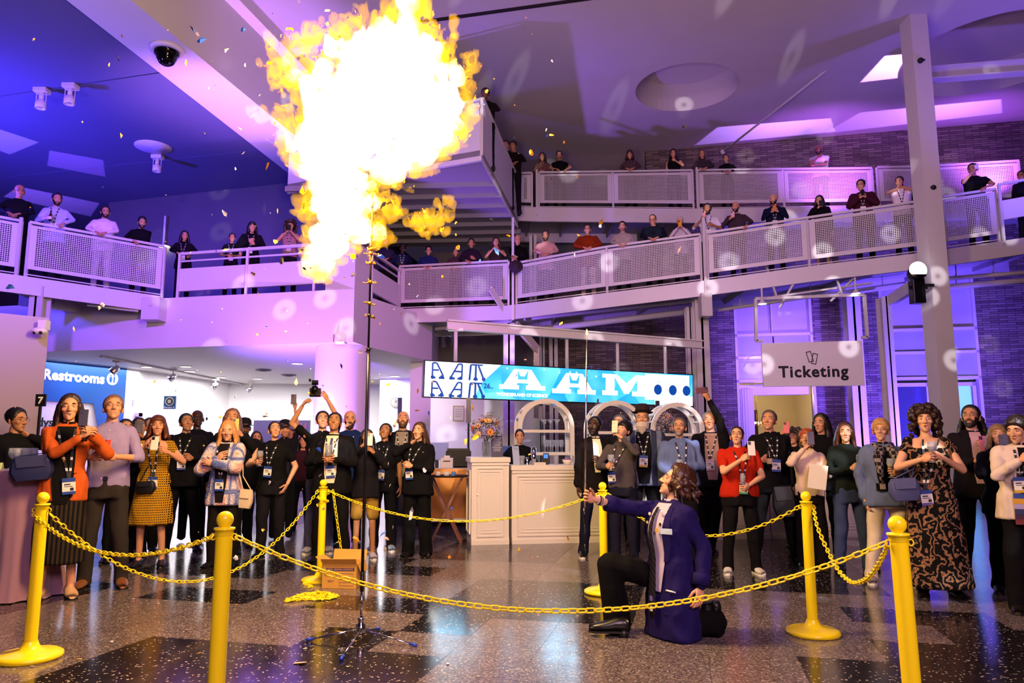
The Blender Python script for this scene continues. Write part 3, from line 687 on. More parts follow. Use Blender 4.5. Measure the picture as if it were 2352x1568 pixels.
GL = mat('glass_stemware', '#b4bcd2', .05, alpha=.36)
def glass(kind, loc, label, group, rz=0, content=None):
    t = thing(kind+'_glass', label, 'glass', loc, rz, group); g = MB()
    if kind == 'martini': pr_ = [(.035, 0), (.035, .004), (.004, .01), (.004, .09), (.055, .17), (.053, .17), (.003, .095)]
    elif kind == 'flute': pr_ = [(.03, 0), (.03, .004), (.004, .01), (.004, .075), (.022, .10), (.027, .14), (.022, .2), (.020, .2), (.024, .14), (.003, .083)]
    elif kind == 'wine': pr_ = [(.034, 0), (.034, .004), (.004, .01), (.004, .08), (.03, .10), (.040, .13), (.034, .18), (.032, .18), (.038, .13), (.003, .086)]
    elif kind == 'pint': pr_ = [(.03, 0), (.04, .13), (.038, .13), (.029, .006), (.002, .006)]
    g.lathe(pr_, 14); g.obj('bowl', GL, t, True)
    if content:
        g = MB(); r0 = {'wine': .036, 'pint': .035, 'flute': .023, 'martini': .04}[kind]; z0 = {'wine': .10, 'pint': .01, 'flute': .10, 'martini': .13}[kind]
        g.lathe([(.002, z0), (r0*.8, z0), (r0, z0+.035), (.002, z0+.035)], 12); g.obj('drink', mat('drink_'+content, content, .1, alpha=.75), t, True)
    return t
for k, px in enumerate((1251, 1266, 1281)):
    d = px-1255; c = a1[2]; glass('martini', (c[0]+d/1706*11.9, c[1]+.15, a1[1]-.50), ('left', 'middle', 'right')[k]+' tall cocktail glass on the upper board of the first arched shelf', 'cocktail glasses on the shelf')
for k, px in enumerate((1253, 1259, 1265, 1271, 1277, 1283, 1289, 1293)):
    d = px-1255; c = a1[2]; glass('flute', (c[0]+d/1706*11.9, c[1]+.12+.07*(k % 2), a1[1]-.86), ('first', 'second', 'third', 'fourth', 'fifth', 'sixth', 'seventh', 'last')[k]+' flute from the left on the lower board of the first arched shelf', 'flutes on the shelf')
for k in range(3):
    c = a2[2]; glass('martini', (c[0]+.05+.12*k, c[1]+.15, a2[1]-.50), ('left', 'middle', 'right')[k]+' cocktail glass on the second arched shelf beside the hatted man', 'cocktail glasses on the second shelf')
# things on the counter
def vase_bouquet(loc, label, R, n, big=True):
    t = thing('flower_vase', label, 'flowers', loc); rnd = random.Random(int(R*1000))
    if big:
        g = MB(); g.lathe([(.055, 0), (.06, .10), (.062, .21), (.058, .21), (.05, .012), (.002, .012)], 20); g.obj('vase', GLASSM, t, True)
        g = MB()
        for i in range(14): a = rnd.random()*6.28; g.tube([(.03*cos(a), .03*sin(a), .02), (-.03*cos(a+.5), -.03*sin(a), .22), (R*.4*cos(a+2), R*.4*sin(a+2), .34)], .004, 5)
        q = g.obj('stems', mat('green_stem', '#3d5a2c', .6), t, True); q['kind'] = 'stuff'
        z0 = .36
    else: z0 = 0
    cols = ['#f7c7a0', '#f0a35a', '#ff7a18', '#9a8fd8', '#f6d9c0', '#8f86cf', '#ffd45a', '#e9dfe6', '#f2b48c', '#e4c6d8']
    for i in range(n):
        th = rnd.random()*2*pi; ph = rnd.uniform(-.35, 1.35); r = R*rnd.uniform(.75, 1); c = Vector((r*cos(th)*cos(ph), r*sin(th)*cos(ph)*.9-.03, z0+r*sin(ph)*.85)); nrm = (c-Vector((0, 0, z0-.05))).normalized()
        q = nrm.to_track_quat('Z', 'Y').to_matrix(); s_ = rnd.uniform(.034, .062); g = MB()
        for ring, (pn, tilt, l) in enumerate(((8, .25, 1), (6, .8, .8), (4, 1.2, .5))):
            for j in range(pn):
                a = 2*pi*j/pn+ring*.4; d = Vector((cos(a)*cos(tilt), sin(a)*cos(tilt), sin(tilt))); w = Vector((-sin(a), cos(a), 0))*.32
                g.add([c+q@(v*s_*l) for v in (Vector((0, 0, 0)), d*.6+w, d*1.05+Vector((0, 0, .15)), d*.6-w)], [(0, 1, 2, 3)])
        g.sphere(c+q@Vector((0, 0, s_*.3)), s_*.22, 6, 4, 1)
        g.obj('flower', [mat('petal_'+cols[i % 10], cols[i % 10], .6), mat('flower_centre', '#7a3a12', .8)], t)
    g = MB()
    for i in range(190):
        th = rnd.random()*2*pi; ph = rnd.uniform(-.6, 1.5); r = R*rnd.uniform(.5, 1.15); c = Vector((r*cos(th)*cos(ph), r*sin(th)*cos(ph), z0+r*sin(ph)))
        for k in range(4):
            e = c+Vector((rnd.gauss(0, .018), rnd.gauss(0, .018), rnd.gauss(0, .018))); g.sphere(e, .006+.004*rnd.random(), 5, 3, rnd.choice((0, 1, 2)))
    q = g.obj('filler_sprays', [mat('spray_pink', '#d9b5b0', .7), mat('spray_lilac', '#a79bd0', .7), mat('spray_green', '#5a6b3a', .7)], t); q['kind'] = 'stuff'
    for i in range(12):
        th = rnd.random()*2*pi; ph = rnd.uniform(-.4, 1.4); a = Vector((0, 0, z0)); e = Vector((R*1.45*cos(th)*cos(ph), R*1.3*sin(th)*cos(ph), z0+R*1.4*sin(ph))); g = MB(); g.tube([a, e], .002, 4)
        for k in range(6):
            c = a.lerp(e, .5+.1*k); w = Vector((rnd.gauss(0, 1), rnd.gauss(0, 1), rnd.gauss(0, 1))).normalized()*.022; g.add([c, c+w*.5+Vector((.006, 0, 0)), c+w*1.4, c+w*.5-Vector((.006, 0, 0))], [(0, 1, 2, 3)])
        g.obj('sprig', mat('sprig_green', '#5b5a3c', .7), t)
    return t
vx_ = bx(1116, .3); vase_bouquet(bp(vx_, .3, hp), 'tall glass vase of mixed peach, orange and lilac flowers on the podium', .21, 34)
v = P(1532, 978, 12.0); vase_bouquet((v.x, v.y, v.z), 'loose bouquet with an orange bloom between the two right arched shelves', .2, 14, False)
def card(label, x, y, z, w, h, m, tilt=-.22, name='menu_stand', cat='sign', rz=0, lines=None, col='#cfcfe0'):
    t = thing(name, label, cat, bp(x, y, z), bang+rz); g = MB(); c, s_ = cos(tilt), sin(tilt)
    g.add([(a, -b*s_+d*1.0, b*c) for d in (0, .008) for a, b in ((-w/2, 0), (w/2, 0), (w/2, h), (-w/2, h))], [(0, 1, 2, 3), (7, 6, 5, 4), (0, 4, 5, 1), (1, 5, 6, 2), (2, 6, 7, 3), (3, 7, 4, 0)]); g.obj('board', m, t)
    g = MB(); g.box((-w*.3, 0, 0), (w*.3, .07, .006)); g.obj('foot', m, t)
    for k in range(lines or 0):
        b = h*(.88-.075*k); g = MB(); ww = w*(.30 if k % 3 else .4); g.add([(a, -(b+e)*s_-.003, (b+e)*c) for a, e in ((-ww, 0), (ww, 0), (ww, .006), (-ww, .006))], [(0, 1, 2, 3)]); g.obj('text_line', mat('print_'+col, col, .6), t)
card('dark navy menu board leaning behind the flower vase on the podium', bx(1142, .3), .3, hp, .17, .31, mat('navy_card', '#23203f', .4), lines=9)
card('small pale tilted price card on the bar counter beside the bartender', bx(1187, .2), .2, hz, .10, .27, mat('pale_card', '#a9b6dd', .4), rz=.2, lines=2, col='#5b6fae')
t = thing('cocktail_shaker', 'steel cocktail shaker on the bar counter right of the price card', 'shaker', bp(bx(1226, .2), .2, hz)); g = MB(); g.lathe([(.002, 0), (.032, 0), (.042, .2), (.04, .2), (.002, .19)], 16); g.obj('tin', CHROME, t, True); g = MB(); g.lathe([(.042, .195), (.03, .24), (.018, .26), (.002, .262)], 16); g.obj('cap', CHROME, t, True)
t = thing('jigger', 'short steel jigger standing left of the cocktail shaker', 'cup', bp(bx(1211, .16), .16, hz)); g = MB(); g.lathe([(.022, 0), (.008, .045), (.024, .11), (.022, .11)], 14); g.obj('double_cup', CHROME, t, True)
t = thing('card_reader', 'black payment terminal with blue lit screen on the bar counter', 'terminal', bp(bx(1253, .3), .3, hz), bang-.3); g = MB(); g.hexa([(-.04, 0, 0), (.04, 0, 0), (.04, .03, 0), (-.04, .03, 0), (-.04, .07, .16), (.04, .07, .16), (.04, .1, .16), (-.04, .1, .16)]); g.obj('body', BLACK, t); g = MB(); g.hexa([(-.03, .033, .09), (.03, .033, .09), (.03, .06, .09), (-.03, .06, .09), (-.03, .055, .145), (.03, .055, .145), (.03, .07, .145), (-.03, .07, .145)]); g.obj('screen', mat('blue_screen', '#1a4fc0', .3, emit='#2f6fe8', es=1.5), t)
t = thing('serving_bowl', 'white bowl of garnish at the right of the visible bar counter', 'bowl', bp(bx(1303, .2), .2, hz)); g = MB(); g.lathe([(.03, 0), (.055, .02), (.075, .07), (.07, .07), (.05, .025), (.002, .015)], 20); g.obj('bowl', TRIMW, t, True); g = MB()
for i in range(16): g.sphere((random.gauss(0, .025), random.gauss(0, .025), .07+random.random()*.02), .014, 6, 4)
q = g.obj('garnish', mat('garnish', '#9c5cae', .6), t); q['kind'] = 'stuff'
t = thing('napkin_stack', 'low stack of white napkins lying between the shaker and card reader', 'napkins', bp(bx(1238, .15), .15, hz), bang); g = MB()
for i in range(6): g.box((-.08, -.07, i*.006), (.08+.004*(i % 2), .07, i*.006+.005))
g.obj('napkins', TRIMW, t)
for k, px in enumerate((1277, 1199, 1320)): glass('pint', bp(bx(px, .12), .12, hz), ('clear tumbler in front of the bartender', 'clear tumbler between price card and jigger', 'clear tumbler right of the white bowl')[k], None)

# tray stand with X legs and things on it
tr = thing('tray_stand', 'folding wooden X-leg tray stand left of the bar podium', 'stand', (FL(1025, 1244).x, FL(1025, 1244).y, 0), .05)
zt_ = P(1025, 1092, tr.location.y).z; w_ = .21; WOOD = mat('brown_wood', '#6b3a1e', .45, var=.25, scale=12)
for y in (-.16, .16):
    for sx in (1, -1): g = MB(); g.bar((-w_*sx, y, 0), (w_*sx, y+.02*sx, zt_-.03), .035, .02, up=(0, 1, 0)); g.obj('leg', WOOD, tr)
for sx in (1, -1):
    g = MB(); g.tube([(w_*sx, -.18, zt_-.04), (w_*sx, .18, zt_-.04)], .016, 8); g.obj('rail', WOOD, tr, True)
    g = MB(); g.tube([(w_*sx*.72, -.16, .16*zt_), (w_*sx*.72, .16, .16*zt_)], .01, 8); g.obj('stretcher', WOOD, tr, True)
ty = thing('serving_tray', 'dark oval serving tray lying on the wooden tray stand', 'tray', (tr.location.x, tr.location.y, zt_-.02)); g = MB(); g.lathe([(.002, 0), (.34, 0), (.37, .03), (.36, .03), (.335, .008), (.002, .008)], 28); o = g.obj('tray', mat('tray_brown', '#2a1d18', .4), ty, True); o.scale = (.85, .6, 1)
for k, (dx, nm, lb) in enumerate(((-.12, 'paper_cup', 'crumpled pale paper cup on the serving tray'), (0, 'snack_bag', 'small clear bag in the middle of the serving tray'), (.1, 'napkin_ball', 'balled blue napkin at the right of the serving tray'))):
    o_ = thing(nm, lb, nm.split('_')[-1], (tr.location.x+dx, tr.location.y-.05, zt_-.01)); g = MB(); g.sphere((0, 0, .035), (.04, .03, .035), 9, 6)
    V = [Vector(v)*(1+.25*mnoise.noise(Vector(v)*40)) for v in g.V]; g.V = V; g.obj('wrapping', mat(nm, ('#d8cfd8', '#cdd3e8', '#4f7fc8')[k], .5), o_)
# orange-lit crate front and reception clutter behind the stand
t = thing('storage_case', 'tan storage case standing on the floor behind the tray stand', 'case', (P(1028, 1150, 11.3).x, 11.3, 0)); g = MB(); g.box((-.38, 0, .25), (.38, .5, .98)); g.obj('shell', mat('tan_case', '#c07a2c', .6), t); g = MB(); g.box((-.38, -.01, .2), (.38, .5, .25)); g.obj('edge_strip', STEEL, t)
g = MB(); [g.box((x, y, 0), (x+.05, y+.05, .2)) for x in (-.36, .3) for y in (.03, .4)]; g.obj('feet', DARK, t)
dt = thing('reception_desk', 'long dark reception desk behind the tray stand', 'desk', (P(1010, 1100, 12.6).x, 12.6, 0)); g = MB(); g.box((-.9, 0, 0), (1.1, .6, .86)); g.obj('body', mat('desk_dark', '#1e1a2a', .5), dt); g = MB(); g.box((-.93, -.03, .86), (1.13, .63, .9)); g.obj('desktop', mat('desk_top', '#2b2536', .4), dt)
def desk_item(nm, lb, cat, px, dx, dims, m, y=12.8, parts=()):
    t = thing(nm, lb, cat, (P(px, 1050, y).x, y, .9)); g = MB(); g.box((-dims[0]/2, 0, dims[3] if len(dims) > 3 else 0), (dims[0]/2, dims[1], dims[2])); g.obj('body', m, t, bevel=.008)
    for pn, a, b, pm in parts: q = MB(); q.box(a, b); q.obj(pn, pm, t)
    return t
desk_item('monitor', 'back of a blue-lit monitor on the reception desk', 'monitor', 1003, 0, (.40, .03, .48, .18), mat('monitor_back', '#8fa4d8', .4), 12.9, [('stand', (-.03, .02, 0), (.03, .06, .3), DARK), ('foot', (-.12, -.04, 0), (.12, .14, .01), DARK)])
desk_item('label_printer', 'white receipt printer on the reception desk', 'printer', 1026, 0, (.21, .22, .22), TRIMW, 12.65, [('paper_slot', (-.06, -.01, .16), (.06, .0, .175), DARK), ('receipt', (-.05, .05, .22), (.05, .06, .26), TRIMW)])
desk_item('copier', 'black office machine behind the receipt printer', 'copier', 1052, 0, (.42, .3, .34), BLACK, 12.85, [('lid', (-.19, .03, .34), (.19, .28, .38), DARK), ('paper_tray', (-.15, -.06, .08), (.15, 0, .1), DARK)])
desk_item('office_chair_back', 'blue padded chair back behind the bartender', 'chair', 1165, 0, (.45, .06, .42, .1), mat('blue_padding', '#3f5fb8', .7), 12.3, [('post', (-.03, .02, -.9), (.03, .06, .15), DARK), ('seat', (-.22, -.4, -.45), (.22, .02, -.38), mat('blue_padding', '#3f5fb8', .7))])
# wall clock and certificate behind the crowd
cl = P(908, 924, 23.4); t = thing('wall_clock', 'round dark-rimmed wall clock behind the tall bald man', 'clock', (cl.x, 23.48, cl.z)); g = MB(); g.tube([(0, 0, 0), (0, -.05, 0)], .17, 24); g.obj('rim', mat('clock_grey', '#6b6b66', .5), t); g = MB(); g.tube([(0, -.05, 0), (0, -.055, 0)], .14, 24); g.obj('face', mat('clock_face', '#8a8a82', .5), t); g = MB(); g.bar((0, -.06, 0), (.05, -.06, .07), .01); g.bar((0, -.06, 0), (-.02, -.06, .11), .008); g.obj('hands', DARK, t)
cl = P(1053, 949, 22.2); t = thing('framed_certificate', 'gold-framed certificate hanging between column and bar flowers', 'frame', (cl.x, 22.3, cl.z)); g = MB(); g.box((-.17, -.03, -.23), (.17, 0, .23)); g.obj('frame', mat('gilt', '#9a7a48', .4), t); g = MB(); g.box((-.145, -.034, -.205), (.145, -.03, .205)); g.obj('sheet', mat('paper', '#cfc8bd', .7), t)
g = MB(); [g.box((-.1, -.037, z), (.1, -.034, z+.008)) for z in (.12, .06, 0, -.05, -.1)]; g.obj('print', mat('ink', '#4a4542', .7), t)
g = MB(); g.prism([q_(985, 22.5), q_(1072, 22.4), q_(1072, 22.6), q_(985, 22.7)], 0, ZS); struct('wall_reception_side', g, BW)
for k, px in enumerate((917, 1076, 1242, 1372, 1512)):
    q = P(px, 1000, 14.8 if k != 1 else 13.0); zt2 = P(px, (913, 913, 915, 916, 920)[k], q.y).z
    t = thing('black_banner_pole', ('slim black pole with a small sign head behind the tall bald man', 'slim black pole left of the flower vase below the screen', 'slim black pole behind the first arched shelf', 'slim black pole between first and second arched shelves', 'slim black pole between second and third arched shelves')[k], 'pole', (q.x, q.y, 0))
    g = MB(); g.tube([(0, 0, .02), (0, 0, zt2-.25)], .018, 8); g.obj('pole', DARK, t); g = MB(); g.box((-.04, -.02, zt2-.45), (.04, .02, zt2)); g.obj('sign_head', mat('dark_blue_plate', '#1e2244', .3), t); g = MB(); g.lathe([(.002, 0), (.16, 0), (.16, .015), (.002, .02)], 20); g.obj('base', DARK, t)

# ================================================================ LED SCREEN
s00, s10, s11, s01 = P(974, 910, 13.5), P(1591, 932, 15.6), P(1598, 862, 15.6), P(981, 829, 13.5)
ub = s10-s00; SW = ub.length; ur = ub.normalized(); upv = ((s01-s00)+(s11-s10))*.5; SH = upv.length; upv.normalize()
scr = thing('led_screen', 'long bright blue and white display banner hanging over the bar', 'screen'); Ms = frame_at(s00, ur, upv); scr.matrix_world = Ms
def emi(n, c, e): return mat(n, '#000000', .5, emit=c, es=e)
g = MB(); g.hexa([(-.02, -.02, -.12), (SW+.02, -.02, -.12), (SW+.02, -.02, -.005), (-.02, -.02, -.005), (-.02, SH+.02, -.12), (SW+.02, SH+.02, -.12), (SW+.02, SH+.02, -.005), (-.02, SH+.02, -.005)]); g.obj('housing', DARK, scr)
m, nt, b, new, lk = nodes('screen_picture'); tc = new('ShaderNodeTexCoord'); n1 = new('ShaderNodeTexNoise'); n1.inputs['Scale'].default_value = 1.1; n1.inputs['Detail'].default_value = 1.5
lk(tc.outputs['Object'], n1.inputs['Vector']); vo = new('ShaderNodeTexVoronoi'); vo.inputs['Scale'].default_value = 1.6; lk(tc.outputs['Object'], vo.inputs['Vector']); sc_ = new('ShaderNodeSeparateColor'); lk(vo.outputs['Color'], sc_.inputs[0])
mxs = new('ShaderNodeMix'); mxs.data_type = 'FLOAT'; mxs.inputs[0].default_value = .35; lk(n1.outputs[0], mxs.inputs[2]); lk(sc_.outputs[0], mxs.inputs[3])
r = ramp(new, [(.30, '#1c9be8'), (.42, '#38b6f2'), (.5, '#6fd4fa'), (.62, '#2fa6ee')]); lk(mxs.outputs[0], r.inputs[0]); lk(r.outputs[0], b.inputs['Emission Color']); b.inputs['Emission Strength'].default_value = 1.6; b.inputs['Base Color'].default_value = (0, 0, 0, 1)
def quad(g, x0, y0, x1, y1, z=0): g.add([(x0, y0, z), (x1, y0, z), (x1, y1, z), (x0, y1, z)], [(0, 1, 2, 3)])
g = MB(); quad(g, 0, 0, SW, SH); g.obj('display', m, scr)
WHT = emi('screen_white', '#ffffff', 1.6); NAVY = emi('screen_navy', '#0a4fb4', .9); CY = emi('screen_pale', '#bff0ff', 1.5)
g = MB()
g.add([(0, 0, .002), (SW*.165, 0, .002), (SW*.19, SH*.45, .002), (SW*.255, SH, .002), (0, SH, .002)], [(0, 1, 2, 3, 4)]); quad(g, SW*.80, SH*.15, SW*.985, SH*.97, .002); quad(g, SW*.84, .0, SW, SH*.3, .002); g.obj('white_field', WHT, scr)['kind'] = 'stuff'
def A_poly(g, x, w, y0, h, z, slab=.22, hole=True):
    cx = x+w/2; t = .16*w
    g.add([(x+.06*w, y0+h*slab, z), (x+.36*w, y0+h*slab, z), (cx-.10*w, y0+h*.38, z), (cx-.13*w, y0+h, z), (x+.30*w, y0+h, z)], [(0, 1, 2, 3, 4)])
    g.add([(x+.94*w, y0+h*slab, z), (x+.70*w, y0+h, z), (cx+.13*w, y0+h, z), (cx+.10*w, y0+h*.38, z), (x+.64*w, y0+h*slab, z)], [(0, 1, 2, 3, 4)])
    g.add([(cx-.13*w, y0+h, z), (cx-.05*w, y0+h*.66, z), (cx+.05*w, y0+h*.66, z), (cx+.13*w, y0+h, z)], [(0, 1, 2, 3)])
    quad(g, cx-.12*w, y0+h*.32, cx+.12*w, y0+h*.5, z)
    quad(g, x-.03*w, y0, x+.42*w, y0+h*slab, z); quad(g, x+.58*w, y0, x+1.03*w, y0+h*slab, z)
g = MB(); A_poly(g, SW*.255, SW*.155, SH*.30, SH*.60, .004); g.obj('letter_a', WHT, scr)
g = MB(); A_poly(g, SW*.445, SW*.155, SH*.24, SH*.62, .004); g.obj('letter_a', WHT, scr)
g = MB(); x, w, y0, h = SW*.63, SW*.19, SH*.24, SH*.66
quad(g, x, y0, x+w*.32, y0+h*.22, .004); quad(g, x+w*.62, y0, x+w, y0+h*.22, .004); quad(g, x+w*.07, y0, x+w*.25, y0+h, .004); quad(g, x+w*.73, y0, x+w*.92, y0+h, .004); quad(g, x, y0+h*.82, x+w*.3, y0+h, .004); quad(g, x+w*.7, y0+h*.82, x+w, y0+h, .004)
g.add([(x+w*.22, y0+h, .004), (x+w*.30, y0+h, .004), (x+w*.5, y0+h*.6, .004), (x+w*.7, y0+h, .004), (x+w*.78, y0+h, .004), (x+w*.55, y0+h*.1, .004), (x+w*.45, y0+h*.1, .004)], [(0, 1, 2, 6), (2, 3, 4, 5), (2, 5, 6)]); g.obj('letter_m', WHT, scr)
def dot(cx, cy, r_, mm, nm, z=.006):
    g = MB(); g.add([(cx+r_*cos(2*pi*i/24), cy+r_*1.12*sin(2*pi*i/24), z) for i in range(24)], [tuple(range(24))]); g.obj(nm, mm, scr)
for f in (.853, .915, .973): dot(SW*f, SH*.48, SW*.0165, NAVY, 'dark_dot')
# stencil letters at the left, upper and lower rows
def stencil(g, x, y0, w, h, kind):
    z = .005; t = w*.13
    def ln(a, b, th=t): g.bar((x+a[0]*w, y0+a[1]*h, z), (x+b[0]*w, y0+b[1]*h, z), th, .002, up=(0, 0, 1))
    if kind == 'd': ln((.1, .15), (.1, 1)); ln((.1, 1), (.42, 1)); ln((.42, 1), (.95, .2)); ln((.15, .55), (.6, .55)); g.lathe([(.001, 0), (w*.15, 0)], 12, (x+w*.12, y0+.1*h, z)); g.lathe([(.001, 0), (w*.16, 0)], 12, (x+w*.86, y0+.12*h, z)); quad(g, x, y0, x+w*.35, y0+h*.14, z); quad(g, x+w*.6, y0, x+w*1.05, y0+h*.14, z)
    if kind == 'a': ln((.05, .1), (.65, 1)); ln((.65, 1), (.95, 1)); ln((.95, 1), (.95, .1)); ln((.3, .52), (.95, .52)); g.lathe([(.001, 0), (w*.15, 0)], 12, (x+w*.1, y0+.1*h, z)); g.lathe([(.001, 0), (w*.14, 0)], 12, (x+w*.85, y0+.1*h, z)); quad(g, x-w*.05, y0, x+w*.4, y0+h*.14, z); quad(g, x+w*.6, y0, x+w, y0+h*.14, z)
    if kind == 'm': ln((.05, 0), (.12, 1)); ln((.12, 1), (.9, 1), t*.8); ln((.45, .1), (.45, 1)); ln((.62, .95), (.98, .1)); g.lathe([(.001, 0), (w*.13, 0)], 12, (x+w*.45, y0+.1*h, z)); g.lathe([(.001, 0), (w*.13, 0)], 12, (x+w*.98, y0+.1*h, z)); quad(g, x+w*.3, y0, x+w*.6, y0+h*.12, z)
for row, (yy, hh) in enumerate(((.51, .45), (-.0, .42))):
    for kd, f, ww in (('d', .02, .042), ('a', .082, .042), ('m', .145, .052)):
        g = MB(); stencil(g, SW*f, SH*max(yy, .01), SW*ww, SH*hh, kd); g.obj('stencil_letter', NAVY, scr)
def stext(body, sz, x, y, mm, off=0, z=.006): return text(body, sz, mm, scr, Matrix.Translation((x, y, z)), off=off, ext=.001)
stext('26..', SH*.2, SW*.213, SH*.36, NAVY, .004); stext('WONDERLAND OF SCIENCE', SH*.125, SW*.333, SH*.14, WHT, .004)
g = MB()
for i in range(9): x = SW*(.26+.35*random.random()); y = SH*random.uniform(.75, .95); quad(g, x, y, x+.035, y+.035, .003)
for i in range(10): x = SW*(.84+.14*random.random()); y = SH*random.uniform(.25, .85); quad(g, x, y, x+.09, y+.03, .0045)
g.obj('sparkles', CY, scr)
area('screen_glow', (s00+s11)*.5+Vector((0, -.25, -.05)), (s00+s11)*.5+Vector((-.3, -5, -2)), SW*.9, 130, (.35, .72, 1), SH*.8)

# ================================================================ TICKETING SIGN
t00, t10, t11, t01 = P(1754, 888, 15.8), P(1987, 885, 15.6), P(1983, 777, 15.6), P(1748, 788, 15.8)
ur = (t10-t00).normalized(); upv = (t01-t00).normalized(); TW = (t10-t00).length; TH_ = (t01-t00).length
tk = thing('ticketing_sign', 'white hanging Ticketing sign with two ticket outlines', 'sign'); tk.matrix_world = frame_at(t00, ur, upv)
g = MB(); g.hexa([(0, 0, -.06), (TW, 0, -.06), (TW, 0, 0), (0, 0, 0), (0, TH_, -.06), (TW, TH_*1.02, -.06), (TW, TH_*1.02, 0), (0, TH_, 0)]); g.obj('panel', mat('sign_white', '#e8e0ea', .5), tk)
INK = mat('sign_ink', '#0c0a14', .5)
text('Ticketing', TH_*.36, INK, tk, Matrix.Translation((TW*.5, TH_*.32, .004)), ext=.003, off=.010, spacing=1.13)
g = MB()
def tick(cx, cy, a, s_):
    pts = [(-.5, .9), (-.2, .78), (.0, .9), (.2, .78), (.5, .9), (.5, -.9), (.2, -.78), (0, -.9), (-.2, -.78), (-.5, -.9)]
    q = [(cx+s_*(x*.72*cos(a)-y*sin(a)), cy+s_*(x*.72*sin(a)+y*cos(a)), .006) for x, y in pts]
    for i in range(10): g.bar(q[i], q[(i+1) % 10], .014, .004, up=(0, 0, 1))
tick(TW*.475, TH_*.67, .25, .13); tick(TW*.52, TH_*.62, -.22, .13); g.obj('ticket_symbol', INK, tk)
fr = thing('sign_frame', 'white tubular steel frame carrying the ticketing sign', 'frame'); Y = 15.9
A, B, C_, D_ = P(1737, 783, Y), P(1735, 686, Y), P(1985, 677, Y-.2), P(1992, 775, Y-.2)
for p, q in ((A, B), (B, C_), (C_, D_), (D_, D_-Vector((.12, 0, 0))), (A, A+Vector((.14, 0, 0)))): g = MB(); g.bar(p, q, .06, .06, up=(0, 1, 0)); g.obj('tube', STEEL, fr)
g = MB(); g.bar(B.lerp(C_, .2), B.lerp(C_, .2)+Vector((0, .6, .9)), .04); g.bar(B.lerp(C_, .8), B.lerp(C_, .8)+Vector((0, .5, .95)), .04); g.obj('hanger', STEEL, fr)['kind'] = 'stuff'
for k_, p, q in ((1775, P(1775, 682, 16.0), P(2003, 650, 16.0)), (1790, P(1790, 708, 16.2), P(1830, 640, 16.0)), (1908, P(1908, 692, 16.2), P(1965, 635, 15.9))):
    g = MB(); g.bar(p, q, .07, .04); tag(g.obj('strut_channel', STEEL), {1775: 'long level', 1790: 'left slanting', 1908: 'right slanting'}[k_]+' steel channel above the ticketing sign', 'channel')
for px, py in ((1751, 698), (1966, 674)):
    v = P(px, py, 15.6); t = thing('pendant_lamp', 'small lit %s pendant lamp above the ticketing sign' % ('left' if px < 1800 else 'right'), 'lamp', v); g = MB(); g.lathe([(.09, 0), (.05, .06), (.02, .1), (.02, .35)], 14); g.obj('shade', STEEL, t, True); g = MB(); g.lathe([(.002, -.002), (.085, -.002)], 14); g.obj('bulb', mat('warm_bulb', '#ffffff', .5, emit='#eee8ff', es=12), t)

# ================================================================ LAMPS, CAMERAS, TRACK HEADS
def track_head(px, py, Y, label, aim=(0, -.3, -1), zc=None, s_=1):
    b = P(px, py, Y); zt = zc or b.z+.42; t = thing('track_light', label, 'lamp', (b.x, b.y, 0)); g = MB(); g.box((-.13*s_, -.1*s_, zt-.09), (.13*s_, .1*s_, zt)); g.obj('mounting_box', TRIMW, t, bevel=.008)
    g = MB(); g.tube([(0, 0, zt-.09), (0, 0, zt-.24)], .045*s_, 10); g.obj('neck', TRIMW, t, True)
    g = MB(); [g.bar((x, 0, zt-.09), (x, 0, zt-.33), .012) for x in (-.1*s_, .1*s_)]; g.obj('bracket', TRIMW, t)
    g = MB(); g.lathe([(.04*s_, zt-.22), (.1*s_, zt-.30), (.1*s_, zt-.42), (.085*s_, zt-.42), (.07*s_, zt-.34), (.002, zt-.33)], 18); g.obj('shade', TRIMW, t, True)
    g = MB(); g.lathe([(.002, zt-.37), (.083*s_, zt-.37)], 16); g.obj('lens', BLACK, t)
for px, py, lb in ((95, 222, 'leftmost white track spotlight on the blue-lit ceiling'), (161, 212, 'second white track spotlight, just right of the leftmost one'), (361, 375, 'white track spotlight alone further back under the round ceiling disc')):
    v = FL(px, py-18, ZL); track_head(px, py, v.y, lb, zc=ZL)
v = FL(352, 337, ZL); g = MB(); g.lathe([(.002, -.02), (.42, -.02), (.42, 0)], 32, (v.x, v.y, ZL)); tag(g.obj('ceiling_disc', TRIMW, None, True), 'flat round disc on the dark left ceiling above a spotlight', 'disc')
v = FL(384, 112, ZL-.12); t = thing('dome_camera', 'black glass dome camera in white ring under the big beam', 'camera', (v.x, v.y, ZL-.12)); g = MB(); g.lathe([(.002, 0), (.30, 0), (.28, -.05), (.20, -.07), (.2, -.05)], 32); g.obj('ring', TRIMW, t, True); g = MB(); g.lathe([(.21, -.05), (.21, -.12), (.18, -.13), (.17, -.2), (.12, -.28), (.06, -.315), (.002, -.32)], 32); g.obj('dome', mat('smoked_dome', '#08080a', .05), t, True)
t_ = P(2110, 622, 14.0); t = thing('stage_projector', 'glaring round white projector lamp clamped to the tall column', 'lamp', t_)
g = MB(); g.tube([(0, .03, 0), (0, .13, -.05), (.02, .2, -.2)], [.17, .16, .1], 20); g.obj('front_barrel', BLACK, t, True)
g = MB(); g.box((-.1, .05, -.62), (.14, .25, -.12)); g.obj('body', BLACK, t, bevel=.02); g = MB(); g.box((-.16, .08, -.34), (.2, .12, -.28)); g.box((.1, .06, -.3), (.32, .12, -.24)); g.obj('clamp', DARK, t)
g = MB(); g.tube([(0, .0, .02), (0, .031, .02)], .165, 28); g.obj('lens', mat('projector_lens', '#ffffff', .3, emit='#f4fff8', es=9), t)
